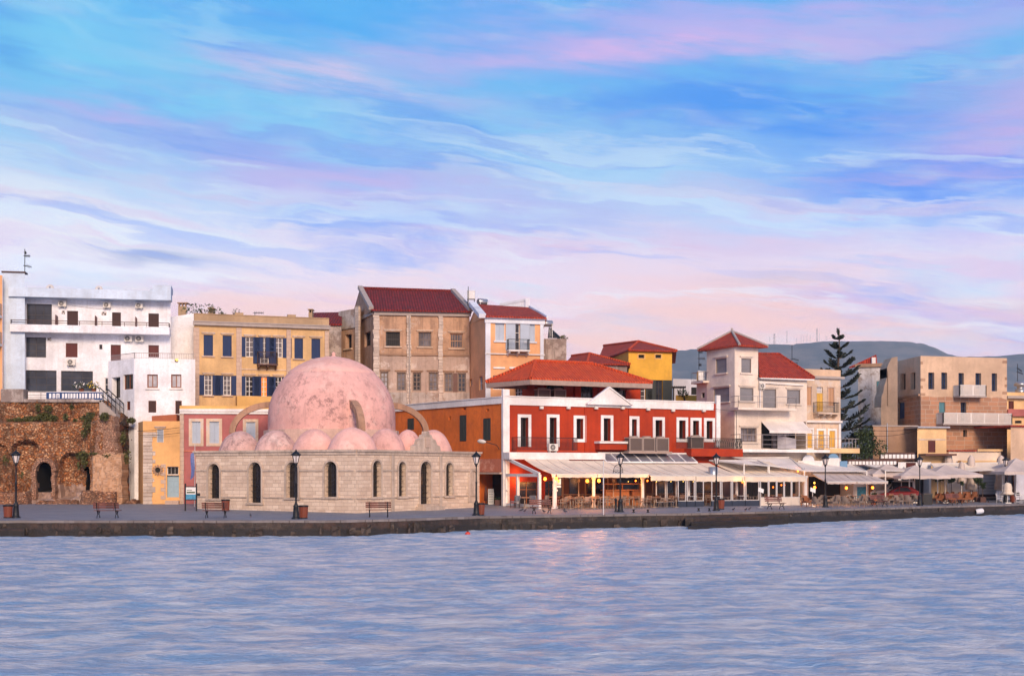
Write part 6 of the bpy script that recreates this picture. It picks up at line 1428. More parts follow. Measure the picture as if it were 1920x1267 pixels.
wx = Bld('pale_lean_to', 'low pale lean-to shops with thin red tile edge in front of the stone house', 'building', [(1779, 119.3), (1830, 119.8), (1877, 120.6)], 1.2, zpx(845.5, 119.3), M['cream'], depth=2.2)
fo = wx.faces[0]; mb = MB(); fo.box(mb, -.15, fo.L-.05, wx.z1+.002, wx.z1+.1, -2, .25); wx.part(mb, 'tile_edge', M['rooftilemid']); fo = wx.faces[1]; mb = MB(); fo.box(mb, 0, fo.L, wx.z1+.002, wx.z1+.2, -2, .25); fo.box(mb, -2, fo.L+.2, zpx(868, 120), zpx(863, 120), .003, .5); wx.part(mb, 'cornice', M['creamyellow'])
wx.win(1, (1823, 889, 1867, 926), ident, 'shut', sh='greyroll', fr='frame', leafn=1, d=.2, name='roller_door', trim='brownpaint', tw=.25); M['whiteroll'] = slat('white_roller_door', (.62, .60, .58, 1), .3)
for o in wx.root.children:
    for g in o.children:
        if g.name.startswith('shutter'): g.data.materials[0] = M['whiteroll']
fo = wx.faces[1]; mb = MB(); fo.box(mb, fo.u(1821), fo.u(1869), zpx(888, 120.2)+.26, zpx(879, 120.2)+.1, .003, .25); wx.part(mb, 'shutter_box', M['white']); wx.finish()
fr3 = Bld('orange_corner_house', 'orange and red banded house cut by the right edge of the photo', 'building', [(1888, 130), (1990, 131)], 1.2, zpx(735, 130), M['creamyellow'], depth=8)
fo = fr3.faces[0]; mb = MB(); fo.box(mb, -.1, fo.L, zpx(780, 130), zpx(767, 130), .003, .4); fr3.part(mb, 'red_band', M['pinkred']); mb = MB(); fo.box(mb, -.2, fo.L, zpx(747, 130), zpx(742, 130), .003, .5); fr3.part(mb, 'eave', M['concrete'])
fr3.win(0, (1552, 757, 1600, 828), d3, 'shut', sh='redshut', fr='framebrown'); fr3.win(0, (1610, 930, 1668, 955), d3, 'dark', 1, 1, 'framedark', 'dark'); fr3.finish()
fr4 = Bld('plain_sand_house', 'plain sand coloured low house with red tile edge at the right edge of the photo', 'building', [(1895, 119), (1990, 121)], 1.2, zpx(800, 119), M['sand'], depth=6)
fo = fr4.faces[0]; mb = MB(); fo.box(mb, -.2, fo.L, fr4.z1+.002, fr4.z1+.16, -6, .2); fr4.part(mb, 'tile_edge', M['rooftilemid']); fr4.finish()
# rooftop vent on the orange house
vt = thing('roof_vent', 'round metal vent on the orange house roof at the right edge', 'vent', W(1913, 734, 131)); mb = MB(); mb.lathe(W(1913, 735, 131), [(.5, 0), (.5, .25), (.32, .3), (.32, .6), (.62, .66), (.62, .85), (.3, 1.1), (0, 1.12)], 14); mb.build('cowl', M['steel'], vt); antenna(1908, 722, 682, 132, 'forked aerial above the roofs at the right edge of the photo', ((690, .4, -.3), (697, .5, -.2)))

# ------------------------------------------------------------------ trees
def norfolk(px, Y, pytop, pybase, label):
    base = GY(px, Y); zt = zpx(pytop, Y); H = zt-base.z; t_ = thing('norfolk_pine', label, 'tree', base); mb = MB()
    tp = [base+Vector((.12*math.sin(k*.8), 0, H*k/10)) for k in range(11)]; mb.tube(tp, [.34*(1-k/10.6)+.02 for k in range(11)], 9); mb.build('trunk', M['bark'], t_)
    cr = MB(); br = MB(); z = 3.2; tier = 0
    while z < H-.2:
        fr_ = z/H; L = min(4.3, (H-z)*.35+.22); n = 6 if fr_ < .5 else 5; a0 = tier*.7+random.random()
        for k in range(n):
            a = a0+k*2*math.pi/n+random.uniform(-.15, .15); l = L*random.uniform(.8, 1.1); d = Vector((math.cos(a), math.sin(a), 0)); up = .34 if fr_ > .6 else .12
            o = base+Vector((0, 0, z)); pts = [o+d*l*q+Vector((0, 0, l*(up*q+.22*q*q-.16*q*(1-q)*2))) for q in (0, .25, .5, .75, 1)]
            br.tube(pts, [.05, .04, .03, .025, .02], 5)
            q = .28
            while q < 1.02:
                i = min(3, int(q*4)); t2 = q*4-i; p = pts[i]+(pts[i+1]-pts[i])*t2; side = d.cross(Vector((0, 0, 1)))
                wdt = (.10+.42*math.sin(min(1, q*1.05)*math.pi*.72))*min(1.1, .4+l*.28)
                for sgn in (-1, 1):
                    for m_ in range(3):
                        v = (d*.75+side*sgn*random.uniform(.5, 1.1)+Vector((0, 0, random.uniform(.15, .75)))).normalized()*wdt*random.uniform(.8, 1.3); wv = v.cross(Vector((random.gauss(0, 1), random.gauss(0, 1), random.gauss(0, 1)))).normalized()*.055
                        b0 = p+Vector((random.uniform(-.05, .05), random.uniform(-.05, .05), 0)); cr.add([b0-wv, b0+wv, b0+v*.65+wv*1.5, b0+v, b0+v*.65-wv*1.5], [(0, 1, 2, 3, 4)])
                q += .085 if l > 1.5 else .14
        z += 1.12-.25*fr_; tier += 1
    for m_ in range(60):
        v = Vector((random.gauss(0, .3), random.gauss(0, .3), 1)).normalized()*.5; b0 = base+Vector((0, 0, H-.55+random.random()*.4)); wv = Vector((.04, .02, 0)); cr.add([b0-wv, b0+wv, b0+v], [(0, 1, 2)])
    br.build('branch', M['bark'], t_); cr.build('crown', M['pine'], t_, uv=False)
norfolk(1571.5, 121.5, 619, 870, 'tall tiered dark Norfolk pine rising behind the faded cream house')
def shrub(px, Y, pyc, rx, rz, label, mat='leaf', z0=None, n=900, size=.13, name='shrub'):
    c = W(px, pyc, Y); base = Vector((c.x, c.y, zg(c.x, c.y) if z0 is None else z0)); t_ = thing(name, label, 'shrub', base); mb = MB(); mb.tube([base, base+Vector((.1, 0, (c.z-base.z)*.5)), c], [.12, .09, .05], 7); mb.build('trunk', M['bark'], t_)
    mb = MB()
    for k in range(9): o = Vector((random.gauss(0, .5)*rx, random.gauss(0, .4)*rx, random.gauss(0, .5)*rz)); tuft(mb, c+o, rx*.55, rx*.5, rz*.5, n//9, size)
    mb.build('crown', M[mat], t_, uv=False)
shrub(1605, 117, 838, 1.5, 1.6, 'dense dark bush at the foot of the pine beside the brown wall', 'leaf', n=1500)
shrub(1628, 117.5, 822, .9, 1.3, 'climbing dark shrub against the left edge of the brown wall', 'leaf', n=800)
shrub(1282, 121, 744, .5, .7, 'thin climbing plant on the dark timber roof pergola', 'leaf', z0=zpx(755, 121), n=160)
shrub(377, 111, 581.5, 1.3, .45, 'leafy vine over a roof pergola between the two beige chimneys', 'leaf', z0=zpx(596, 111), n=260, size=.1)
for px, lb in ((415, 'small dark pot plant on the mustard house roof near its left chimney'), (437, 'second small dark pot plant on the mustard house roof')): shrub(px, 109, 588, .35, .3, lb, 'leaf', z0=zpx(592, 109), n=70, size=.09, name='roof_plant')
shrub(1056, 113.4, 633.5, .5, .25, 'dry weeds growing on top of the stained grey concrete block', 'grassleaf', z0=zpx(636, 113.4), n=120, size=.09, name='roof_plant')
# solar heaters, tank, water tanks
def heater(px, py, l, Y, label, panel=True, yaw=.3):
    p = W(px, py, Y); t_ = thing('solar_heater', label, 'water heater', (p.x, p.y, p.z-.9)); mb = MB(); d = Vector((math.cos(yaw), math.sin(yaw), 0)); mb.tube([p-d*l/2, p-d*l/2+d*.03, p+d*l/2-d*.03, p+d*l/2], [.24, .28, .28, .24], 14); mb.build('tank', M['steel'], t_)
    mb = MB(); s = d.cross(Vector((0, 0, 1)))
    for q in (-.4, .4): mb.bar(p+d*l*q-s*.3, p+d*l*q-s*.3-Vector((0, 0, 1.3)), .05, .05); mb.bar(p+d*l*q+s*.3, p+d*l*q+s*.3-Vector((0, 0, 1.3)), .05, .05); mb.bar(p+d*l*q-s*.3-Vector((0, 0, 1.2)), p+d*l*q+s*.3-Vector((0, 0, .1)), .04, .04)
    mb.build('stand', M['steel'], t_)
    if panel:
        mb = MB(); a = W(1029, 616, Y+.5); b = W(1049, 634, Y+.2); dy = Vector((0, 1.6, 0)); mb.hexa([a, b, b+dy, a+dy], [a+Vector((.12, 0, .1)), b+Vector((.12, 0, .1)), b+dy+Vector((.12, 0, .1)), a+dy+Vector((.12, 0, .1))]); mb.build('panel', M['solar'], t_)
        mb = MB(); mb.poly([W(1027, 634, Y+.4), W(1049, 634, Y+.4), W(1029, 613, Y+.4)]); mb.build('side_shield', M['solar'], t_)
heater(1024.5, 606.5, 1.1, 113.5, 'solar water heater with black panel on the stained concrete block')
heater(904.5, 566, .9, 113.8, 'small steel water cylinder on the peach house roof', False, .5)
p = W(883.5, 561, 113.6); t_ = thing('water_tank', 'square grey water tank on legs above the peach house', 'water tank', W(883.5, 572, 113.6)); mb = MB(); mb.box((p.x-.36, p.y-.3, p.z), (p.x+.34, p.y+.4, p.z+.68)); mb.box((p.x-.38, p.y-.32, p.z+.681), (p.x+.36, p.y+.42, p.z+.72)); mb.build('tank', M['steel'], t_)
mb = MB()
for dx in (-.3, .28): 
    for dy in (-.25, .35): mb.bar((p.x+dx, p.y+dy, p.z-.001), (p.x+dx, p.y+dy, p.z-.75), .05, .05)
mb.build('stand', M['iron'], t_)
# hilltop masts
mrnd = random.Random(5)
for i, (px, yb, yt, w_, lb) in enumerate(((1452, 643, 625, 5, 'red and white lattice mast on the left of the hilltop'), (1532, 638.5, 615.5, 4, 'tallest lattice mast standing on the hill behind the pine'), (1475.5, 642, 620, 1.3, 'single thin mast between the two lattice masts on the hill'))):
    Y = HD+4; a, b = W(px, yb+1.5, Y), W(px, yt, Y); mb = MB(); ww = w_/F*Y/2
    if w_ > 2:
        for sx in (-1, 1): mb.bar(a+Vector((sx*ww*.6, 0, 0)), b+Vector((sx*ww*.35, 0, 0)), .7, .7)
        n = 9
        for k in range(n):
            za, zb2 = a+(b-a)*k/n, a+(b-a)*(k+1)/n; s = 1 if k % 2 else -1; mb.bar(za+Vector((-s*ww*.5, 0, 0)), zb2+Vector((s*ww*.45, 0, 0)), .6, .6); mb.bar(za+Vector((-ww*.55, 0, 0)), za+Vector((ww*.55, 0, 0)), .5, .5)
        for k in (.55, .8): q = a+(b-a)*k; mb.box((q.x-ww*.9, q.y-.3, q.z), (q.x+ww*.2, q.y+.3, q.z+1.6))
    else: mb.bar(a, b, 1.1, 1.1)
    single(mb, 'radio_mast', M['rail'], lb, 'mast', 'radio masts on the hill')
for px, h in ((1443, 11), (1494, 10), (1502, 14), (1507, 12), (1513, 16), (1519, 12), (1536, 14), (1549, 8)):
    Y = HD+4; a = W(px, skyy(px)+1.5, Y); mb = MB(); mb.bar(a, a+Vector((0, 0, h/F*Y+1)), .6, .6); single(mb, 'radio_mast', M['rail'], 'hair thin distant mast among the row on the hilltop', 'mast', 'thin masts on the hill')

# loose cables strung along the houses
def cable(a, b, sag, label, r=.018):
    mb = MB(); mb.tube([a+(b-a)*k/12-Vector((0, 0, sag*math.sin(k/12*math.pi))) for k in range(13)], r, 5); single(mb, 'cable', M['iron'], label, 'cable', 'loose cables')
cable(W(258, 808, 97.3), W(337, 801, 97.6), .05, 'upper dark cable strung across the narrow apricot house'); cable(W(262, 816, 97.3), W(337, 811, 97.6), .06, 'lower dark cable strung across the narrow apricot house')
cable(W(1637, 807, 117.6), W(1720, 803, 116), .12, 'upper cable along the plain brown wall'); cable(W(1637, 817, 117.6), W(1722, 806, 116), .2, 'lower slanting cable along the plain brown wall')
cable(W(130, 572, 102.6), W(200, 580, 102.8), .04, 'thin cable between air conditioners on the white hotel wall', .012)

# ------------------------------------------------------------------ restaurants along the quay
FR = rh.faces[1]; ONR = Vector((FR.n.x, FR.n.y, 0))
def awning(name, label, fc, ut0, ut1, ub0, ub1, zt, ot, zb, ob_, val=.28, mat='canvas', ribs=0, rail='paleblock', box=False, scal=0, group=None, vmat=None):
    """sloping canopy from the wall line (u range ut, height zt, out ot) down to the front bar"""
    base = fc.P((ub0+ub1)/2, zb-.3, ob_); t_ = thing(name, label, 'awning', base, group); mb = MB(); N = 10; K2 = 8; vs = []
    for j in range(N+1):
        q = j/N; o = ot+(ob_-ot)*q; z = zt+(zb-zt)*q-.10*math.sin(q*math.pi)
        for i in range(K2+1):
            k = i/K2; a = ut0+(ut1-ut0)*k; b = ub0+(ub1-ub0)*k; vs.append(fc.P(a+(b-a)*q, z-.03*math.sin(k*math.pi)*math.sin(q*math.pi), o))
    w_ = K2+1; mb.add(vs, [(j*w_+i, (j+1)*w_+i, (j+1)*w_+i+1, j*w_+i+1) for j in range(N) for i in range(K2)], True)
    mb.add([v-Vector((0, 0, .025)) for v in vs], [(j*w_+i, j*w_+i+1, (j+1)*w_+i+1, (j+1)*w_+i) for j in range(N) for i in range(K2)], True)
    can = mb.build('canopy', M[mat], t_)
    v = MB(); n = 16; up = []; lo = []
    for i in range(n+1):
        u = ub0+(ub1-ub0)*i/n; up.append(fc.P(u, zb-.015, ob_+.03)); lo.append(fc.P(u, zb-val+.02*math.sin(i*1.9)+(.05*math.sin(i*math.pi/2)*scal), ob_+.05+.015*math.sin(i*1.3)))
    bk = [p-Vector((fc.n.x, fc.n.y, 0))*.02 for p in lo]; bu = [p-Vector((fc.n.x, fc.n.y, 0))*.02 for p in up]; m_ = n+1
    v.add(up+lo+bk+bu, [(m_+i, m_+i+1, i+1, i) for i in range(n)]+[(3*m_+i, 3*m_+i+1, 2*m_+i+1, 2*m_+i) for i in range(n)]+[(2*m_+i, 2*m_+i+1, m_+i+1, m_+i) for i in range(n)]); v.build('valance', M[vmat or mat], t_)
    r = MB(); r.tube([fc.P(ub0-.04, zb-.03, ob_), fc.P(ub1+.04, zb-.03, ob_)], .05, 8); r.build('front_bar', M[rail], t_)
    for k in range(ribs):
        q = (k+.5)/ribs if ribs > 2 else (k+.02)/max(1, ribs-.96); a = ut0+(ut1-ut0)*q; b = ub0+(ub1-ub0)*q; r = MB(); r.bar(fc.P(a, zt-.19, ot), fc.P(b, zb-.09, ob_), .07, .07); r.build('arm', M[rail], t_)
    sm_ = MB()
    for k in range(1, 4):
        q = k/4; pts_ = [fc.P((ut0+(ut1-ut0)*q)*(1-w2/6)+(ub0+(ub1-ub0)*q)*w2/6, zt+(zb-zt)*w2/6-.10*math.sin(w2/6*math.pi)-.03*math.sin(q*math.pi)*math.sin(w2/6*math.pi)+.012, ot+(ob_-ot)*w2/6) for w2 in range(7)]
        for p1, p2 in zip(pts_, pts_[1:]): sm_.bar(p1, p2, .05, .02)
    sm_.build('seam', M['canvast'], can)
    if box: r = MB(); fc.box(r, ut0-.05, ut1+.05, zt-.02, zt+box, ot-.25, ot+.22); r.build('cassette', M['white'], t_)
    return t_
OF = 5.6
uf = lambda px, o=OF: FR.u(px, o)
# glass sided enclosure on the corner
en = thing('glass_enclosure', 'white framed glass enclosure at the left corner of the restaurant terrace', 'enclosure', FR.P(2.5, 1.05, 3)); mb = MB()
uL = .1; zE = 3.45
def post(mb, u, o, z1, w_=.16): fcx = FR; FR.box(mb, u-w_/2, u+w_/2, zg(*FR.P(u, 0, o).xy)-.02, z1, o-w_/2, o+w_/2)
mb = MB()
for o, z1 in ((.25, 4.9), (2.2, zE), (OF, 3.5)): post(mb, uL, o, z1, .2)
mb.bar(FR.P(uL, zE, .2), FR.P(uL, zE, OF), .16, .22); mb.bar(FR.P(uL, 4.72, .2), FR.P(uL, 3.52, OF), .16, .22); mb.bar(FR.P(uL, 1.25, .2), FR.P(uL, 1.22, OF), .12, .2); mb.bar(FR.P(uL, 2.3, .2), FR.P(uL, 2.3, .5), .1, .1)
mb.build('frame', M['white'], en); mb = MB(); mb.quad(FR.P(uL, 1.3, .3), FR.P(uL, 1.3, OF-.1), FR.P(uL, 3.4, OF-.1), FR.P(uL, 3.4, .3)); mb.build('pane', M['clearglass'] if 'clearglass' in M else M.setdefault('clearglass', clear('clear_glass')), en)
mb = MB(); FR.box(mb, -.15, FR.u(1119), zpx(861, 97.5), zpx(848, 97.5), .21, 1.3); mb.build('header', M['white'], en)
brk = [1034, 1120, 1216, 1301, 1392, 1506]; us = [uf(p) for p in brk]
cols = ['canvas']*5
labs = ['cream restaurant awning nearest the mosque, sloping from the white header to the corner post', 'cream restaurant awning in front of the red pediment bay, left of the dark lamp', 'cream awning with lowered edge below the glazed roof strip', 'cream awning below the right half of the red house with a round duct on it', 'cream awning over the glass screens at the right end of the red house']
zts = [4.62, 4.55, 4.40, 4.40, 4.55]; zbs = [3.55, 3.55, 3.42, 3.40, 3.36]; vals = [.27, .28, .40, .46, .46]
for i in range(5):
    a, b = us[i]+.03, us[i+1]-.03
    awning('awning', labs[i], FR, a, b, a, b, zts[i], 1.25 if i in (1, 2, 3) else 1.3, zbs[i], OF+(.25 if i > 1 else 0), vals[i], 'canvas', 4, 'canvasbar' if False else 'acwhite', group='cream terrace awnings in front of the red house')
# glazed strip above the awnings
gs = thing('glazed_roof_strip', 'row of grey glazed roof panels between the red wall and the cream awnings', 'glass roof', FR.P(uf(1210, 1), 4.4, 1)); ua, ub = FR.u(1122, .3), FR.u(1290, .3); mb = MB(); n = 8
z0_, z1_ = 4.42, 5.15
mb.hexa([FR.P(ua, z1_-.06, .25), FR.P(ub, z1_-.06, .25), FR.P(ub+.0, z0_-.06, 1.6), FR.P(ua, z0_-.06, 1.6)], [FR.P(ua, z1_, .25), FR.P(ub, z1_, .25), FR.P(ub, z0_, 1.6), FR.P(ua, z0_, 1.6)]); mb.build('glazing', M['greypanel'], gs); mb = MB()
for k in range(n+1): u = ua+(ub-ua)*k/n; mb.bar(FR.P(u, z1_+.03, .25), FR.P(u, z0_+.03, 1.6), .09, .07)
mb.bar(FR.P(ua, z0_+.02, 1.62), FR.P(ub, z0_+.02, 1.62), .12, .12); mb.bar(FR.P(ua, z1_+.03, .25), FR.P(ub, z1_+.03, .25), .1, .1); mb.build('frame', M['white'], gs)
# big rooftop air conditioning boxes
def chiller(u0, u1, z0, h, o0, o1, label, fc=FR):
    c = fc.P((u0+u1)/2, z0, (o0+o1)/2); t_ = thing('cooling_unit', label, 'cooling unit', c, 'large brown cooling units'); mb = MB(); fc.box(mb, u0+.04, u1-.04, z0+.08, z0+h-.1, o0+.03, o1-.03); mb.build('body', M['acbrown'], t_)
    mb = MB(); fc.box(mb, u0, u1, z0+h-.099, z0+h, o0, o1); fc.box(mb, u0, u1, z0, z0+.079, o0, o1)
    for a in (u0, u1-.07): fc.box(mb, a, a+.07, z0+.08, z0+h-.1, o1-.07, o1)
    mb.build('casing', M['acframe'], t_); mb = MB(); p = fc.P((u0+u1)/2, z0+h, (o0+o1)/2); mb.lathe(p, [(.36, .001), (.36, .1), (.3, .1), (.3, .03)], 16); mb.build('fan_ring', M['acframe'], t_)
for (a, b, lb) in ((537, 648, 'leftmost of the three brown cooling units under the red house windows'), (652, 755, 'middle one of the three brown cooling units under the red house windows'), (765, 872, 'rightmost of the three brown cooling units under the red house windows')):
    ua, ub = FR.u(c8(a, 0)[0], 1), FR.u(c8(b, 0)[0], 1); chiller(ua, ub, FR.z(*c8(700, 662), 1), 1.12, .35, 1.15, lb)
mb = MB(); FR.box(mb, FR.u(c8(530, 0)[0], 1)-.1, FR.u(c8(880, 0)[0], 1)+.1, FR.z(*c8(700, 662), 1)-.16, FR.z(*c8(700, 662), 1)-.005, .13, 1.3); tag(single(mb, 'ledge', M['board'], 'weathered ledge carrying the three brown cooling units', 'ledge'), None)
ua, ub = FR.u(c8(1060, 0)[0], .6), FR.u(c8(1165, 0)[0], .6); chiller(ua, ub, zB+.02, .98, .2, .75, 'brown cooling unit behind the curly railing at the right end of the red house')
fpv = pv.faces[1]
for a, b, lb in ((680, 788, 'left cooling unit under the pavilion roof eave'), (822, 922, 'right cooling unit under the pavilion roof eave')):
    o = 1.5; ua, ub = fpv.u(c6(a, 0)[0], o), fpv.u(c6(b, 0)[0], o); chiller(ua, ub, fpv.z(*c6(800, 1035), o), fpv.z(*c6(800, 955), o)-fpv.z(*c6(800, 1035), o), o-.8, o, lb, fpv)
# columns
def column(px, o, label, z1=3.3, w_=.2, mat='white'):
    u = FR.u(px, o); p = FR.P(u, 0, o); z0 = zg(p.x, p.y); mb = MB(); mb.lathe((p.x, p.y, z0-.02), [(w_*.9, 0), (w_*.9, .15), (w_*.62, .2), (w_*.58, z1-z0-.2), (w_*.85, z1-z0-.1), (w_*.85, z1-z0)], 12); return single(mb, 'column', M[mat], label, 'column', 'white awning columns', (p.x, p.y, z0))
column(1040, OF-.1, 'white post beside the lit lanterns and menu board', 3.5, .26); column(1113, 4.6, 'white column lit yellow by two lanterns below the awnings'); column(1205, 4.6, 'white column right of the orange bar counter'); column(1291, 4.4, 'white column behind the tall glass screens left of the dark lamp post'); column(1381, 4.4, 'white column behind the glass screens near the hanging lit bulb'); column(1510, OF, 'white post between the two awning groups with lit bulbs beside it', 3.4, .26)
# wind screens on a dark base
def screen(u0, u1, o, z0, h, label, basemat='navyboard', bh=.42, n=1, grp='glass wind screens with white posts'):
    p = FR.P((u0+u1)/2, z0, o); t_ = thing('wind_screen', label, 'screen', p, grp); mb = MB(); FR.box(mb, u0, u1, z0, z0+bh, o-.05, o+.05); mb.build('base', M[basemat], t_); mb = MB()
    for k in range(n+1):
        u = u0+.04+(u1-u0-.08)*k/n; FR.box(mb, u-.035, u+.035, z0+bh+.001, z0+h, o-.03, o+.03)
    FR.box(mb, u0, u1, z0+bh+.002, z0+bh+.05, o-.028, o+.028); mb.build('frame', M['paleblock'], t_); mb = MB(); mb.quad(FR.P(u0+.08, z0+bh+.05, o), FR.P(u1-.08, z0+bh+.05, o), FR.P(u1-.08, z0+h-.08, o), FR.P(u0+.08, z0+h-.08, o)); mb.build('pane', M['clearglass'], t_)
SO = 6.3; ords = ['first', 'second', 'third', 'fourth', 'fifth']
edges = [1270, 1287, 1303, 1320]; 
for i in range(3): z0 = zg(*FR.P(FR.u(edges[i], SO), 0, SO).xy); screen(FR.u(edges[i], SO)+.03, FR.u(edges[i+1], SO)-.03, SO, z0, 1.95, '%s glass screen on navy base right of the wicker chairs' % ords[i])
edges = [1333, 1352, 1372, 1397, 1424]
for i in range(4): z0 = zg(*FR.P(FR.u(edges[i], SO), 0, SO).xy); screen(FR.u(edges[i], SO)+.03, FR.u(edges[i+1], SO)-.03, SO, z0, 1.95, '%s glass screen on navy base right of the lamp post and orange bin' % ords[i])
edges = [1425, 1441, 1456, 1470, 1484, 1499]
for i in range(5): z0 = zg(*FR.P(FR.u(edges[i], SO), 0, SO).xy); screen(FR.u(edges[i], SO)+.0, FR.u(edges[i+1], SO)-.0, SO, z0, 1.95, '%s glass screen on the pale beige base left of the white post' % ords[i], 'cream', .62)
edges = [1229, 1249, 1269]
for i in range(2): o = 4.9; z0 = zg(*FR.P(FR.u(edges[i], o), 0, o).xy); screen(FR.u(edges[i], o)+.03, FR.u(edges[i+1], o)-.03, o, z0, 2.1, '%s tall glass screen behind the wicker chairs' % ords[i], 'navyboard', .3)
M['shadewood'] = simple('shade_brown_wood', (.105, .030, .011, 1), .6, 0, .4, 3)  # brown wood deepened to stand for the shade beneath the awnings
dc = thing('terrace_shade_panel', 'brown timber back panel added to darken the terrace under the cream awnings', 'wall', FR.P(FR.u(1200), 1.05, .2)); mb = MB(); FR.box(mb, FR.u(1046), FR.L-.1, 1.0, 3.9, .36, .42); mb.build('cladding', M['shadewood'], dc); mb = MB()
for px in range(1050, 1345, 14):
    u = FR.u(px); FR.box(mb, u-.06, u+.06, 1.0, 3.9, .421, .47)
FR.box(mb, FR.u(1046), FR.L-.1, 3.5, 3.6, .471, .5); FR.box(mb, FR.u(1046), FR.L-.1, 1.9, 1.97, .471, .5); mb.build('batten', M['brownwall'], dc)
for a, b in ((1062, 1078), (1096, 1128), (1152, 1190), (1228, 1256), (1262, 1290), (1300, 1330)):
    mb = MB(); FR.box(mb, FR.u(a), FR.u(b), 1.98, 3.3, .43, .48); mb.build('window', M['darkglass'], dc)
# bar counter under the awning
t_ = thing('bar_counter', 'orange wooden bar counter with an overhead shelf under the awnings', 'bar', FR.P(FR.u(1165, 2.4), 1.1, 2.4)); ua, ub = FR.u(1132, 2.4), FR.u(1200, 2.4)
mb = MB(); FR.box(mb, ua, FR.u(1176, 2.4), 1.1, 2.25, 2.2, 2.7); FR.box(mb, FR.u(1182, 2.4), ub, 1.1, 2.25, 2.2, 2.7); mb.build('front', M['barwood'], t_); mb = MB(); FR.box(mb, ua-.1, ub+.1, 2.251, 2.33, 2.1, 2.85); FR.box(mb, ua-.1, ub+.1, 2.72, 2.80, 2.3, 2.7)
for u in (ua+.02, (ua+ub)/2, ub-.02): FR.box(mb, u-.04, u+.04, 2.331, 2.719, 2.4, 2.48)
mb.build('top', M['barwood'], t_)
# pale street pole, bollard, menu stands, round duct, arch sign
def polething(name, lab, cat, px, py, h, r, mat, Y=None):
    p = G(px, py); mb = MB(); mb.tube([p-Vector((0, 0, .03)), p+Vector((0, 0, h))], r, 8); return single(mb, name, M[mat], lab, cat, None, p)
polething('pole', 'slim white pole on the quay edge left of the dark bollard', 'pole', 1131.5, 964, 3.55, .035, 'paleblock')
p = G(1154.5, 959.5); mb = MB(); mb.lathe(p, [(.1, 0), (.1, .08), (.075, .1), (.075, .8), (.1, .83), (.1, .9), (0, .96)], 12); single(mb, 'bollard', M['iron'], 'short dark bollard beside the lamp post near the bar', 'bollard', None, p)
def menu(px, py, label, black=True, h=1.45):
    p = G(px, py); t_ = thing('menu_stand', label, 'menu stand', p); mb = MB(); mb.tube([p, p+Vector((0, 0, h-.35))], .025, 6); mb.obox(p, .4, .4, .04); mb.build('stand', M['iron'] if black else M['paleblock'], t_); mb = MB(); c = p+Vector((0, -.06, h-.35))
    if black:
        mb.obox(c-Vector((0, 0, .85)), .52, .06, 1.3); mb.build('board', M['iron'], t_); mb = MB(); mb.obox(c+Vector((0, -.034, -.02)), .44, .004, .42); mb.obox(c+Vector((0, -.034, -.24)), .44, .004, .16); mb.build('sheet', M['paper'], t_)
        mb = MB()
        for k in range(5): mb.obox(c+Vector((-.08+.04*(k % 2), -.038, .03+.07*k)), .26-.04*(k % 3), .004, .02)
        mb.build('lettering', M['iron'], t_); mb = MB(); mb.poly([c+Vector((-.08+.08*math.cos(a), -.036, -.45+.08*math.sin(a))) for a in np.linspace(6.28, 0, 14)[:-1]]); mb.build('round_mark', M['paper'], t_)
    else: mb.hexa([c+Vector((-.2, -.02, .0)), c+Vector((.2, -.02, -.16)), c+Vector((.2, .02, -.16)), c+Vector((-.2, .02, 0))], [c+Vector((-.14, .1, .3)), c+Vector((.26, .1, .14)), c+Vector((.26, .14, .14)), c+Vector((-.14, .14, .3))]); mb.build('board', M['paper'], t_)
menu(1046, 952.5, 'black menu board with white sheets beside the lit white post', True, 2.1); menu(1523.5, 949, 'slim stand with a tilted white menu left of the lamp post', False, 1.55); menu(1426, 951.5, 'slim stand with a tilted white menu above the pale beige screens', False, 1.6)
p = FR.P(FR.u(1337, 5.0), 3.56, 5.0); mb = MB(); mb.lathe(p, [(.36, -.2), (.36, .52), (.33, .52), (.33, .4), (0, .4)], 20); single(mb, 'round_duct', M['steel'], 'round steel duct rising through the cream awning', 'duct')
t_ = thing('arch_sign', 'half round clear sign with a dark wave outline above the awning edge', 'sign', FR.P(FR.u(1160, OF), 3.58, OF)); uc = FR.u(1159, OF); mb = MB(); pts_ = [FR.P(uc+.42*math.cos(a), 3.62+.62*math.sin(a), OF) for a in np.linspace(0, math.pi, 15)]; mb.tube(pts_, .022, 6, False); mb.tube([FR.P(uc-.42+.84*k/12, 3.70+.04*math.sin(k*1.5), OF) for k in range(13)], .022, 6); mb.tube([FR.P(uc-.4+.8*k/12, 3.82+.04*math.sin(k*1.5), OF) for k in range(13)], .014, 6); mb.build('outline', M['iron'], t_); mb = MB(); mb.poly(pts_[::-1]); mb.build('pane', M['clearglass'], t_)
# patio heaters
def heaterlamp(px, o, label):
    u = FR.u(px, o); p = FR.P(u, 0, o); p.z = zg(p.x, p.y); t_ = thing('patio_heater', label, 'patio heater', p, 'mushroom shaped patio heaters'); mb = MB(); mb.lathe(p, [(.22, 0), (.22, .12), (.04, .2), (.04, 1.8), (.1, 1.85), (.1, 2.1), (.03, 2.12), (.03, 2.2)], 12); mb.build('post', M['alu'], t_); mb = MB(); mb.lathe(p, [(.5, 2.13), (.42, 2.2), (.1, 2.28), (0, 2.29)], 18); mb.lathe(p, [(0, 2.2), (.5, 2.125)], 18); mb.build('hood', M['alu'], t_)
heaterlamp(1085, 3.2, 'patio heater left of the yellow lit column'); heaterlamp(1150, 3.2, 'patio heater in front of the bar counter')
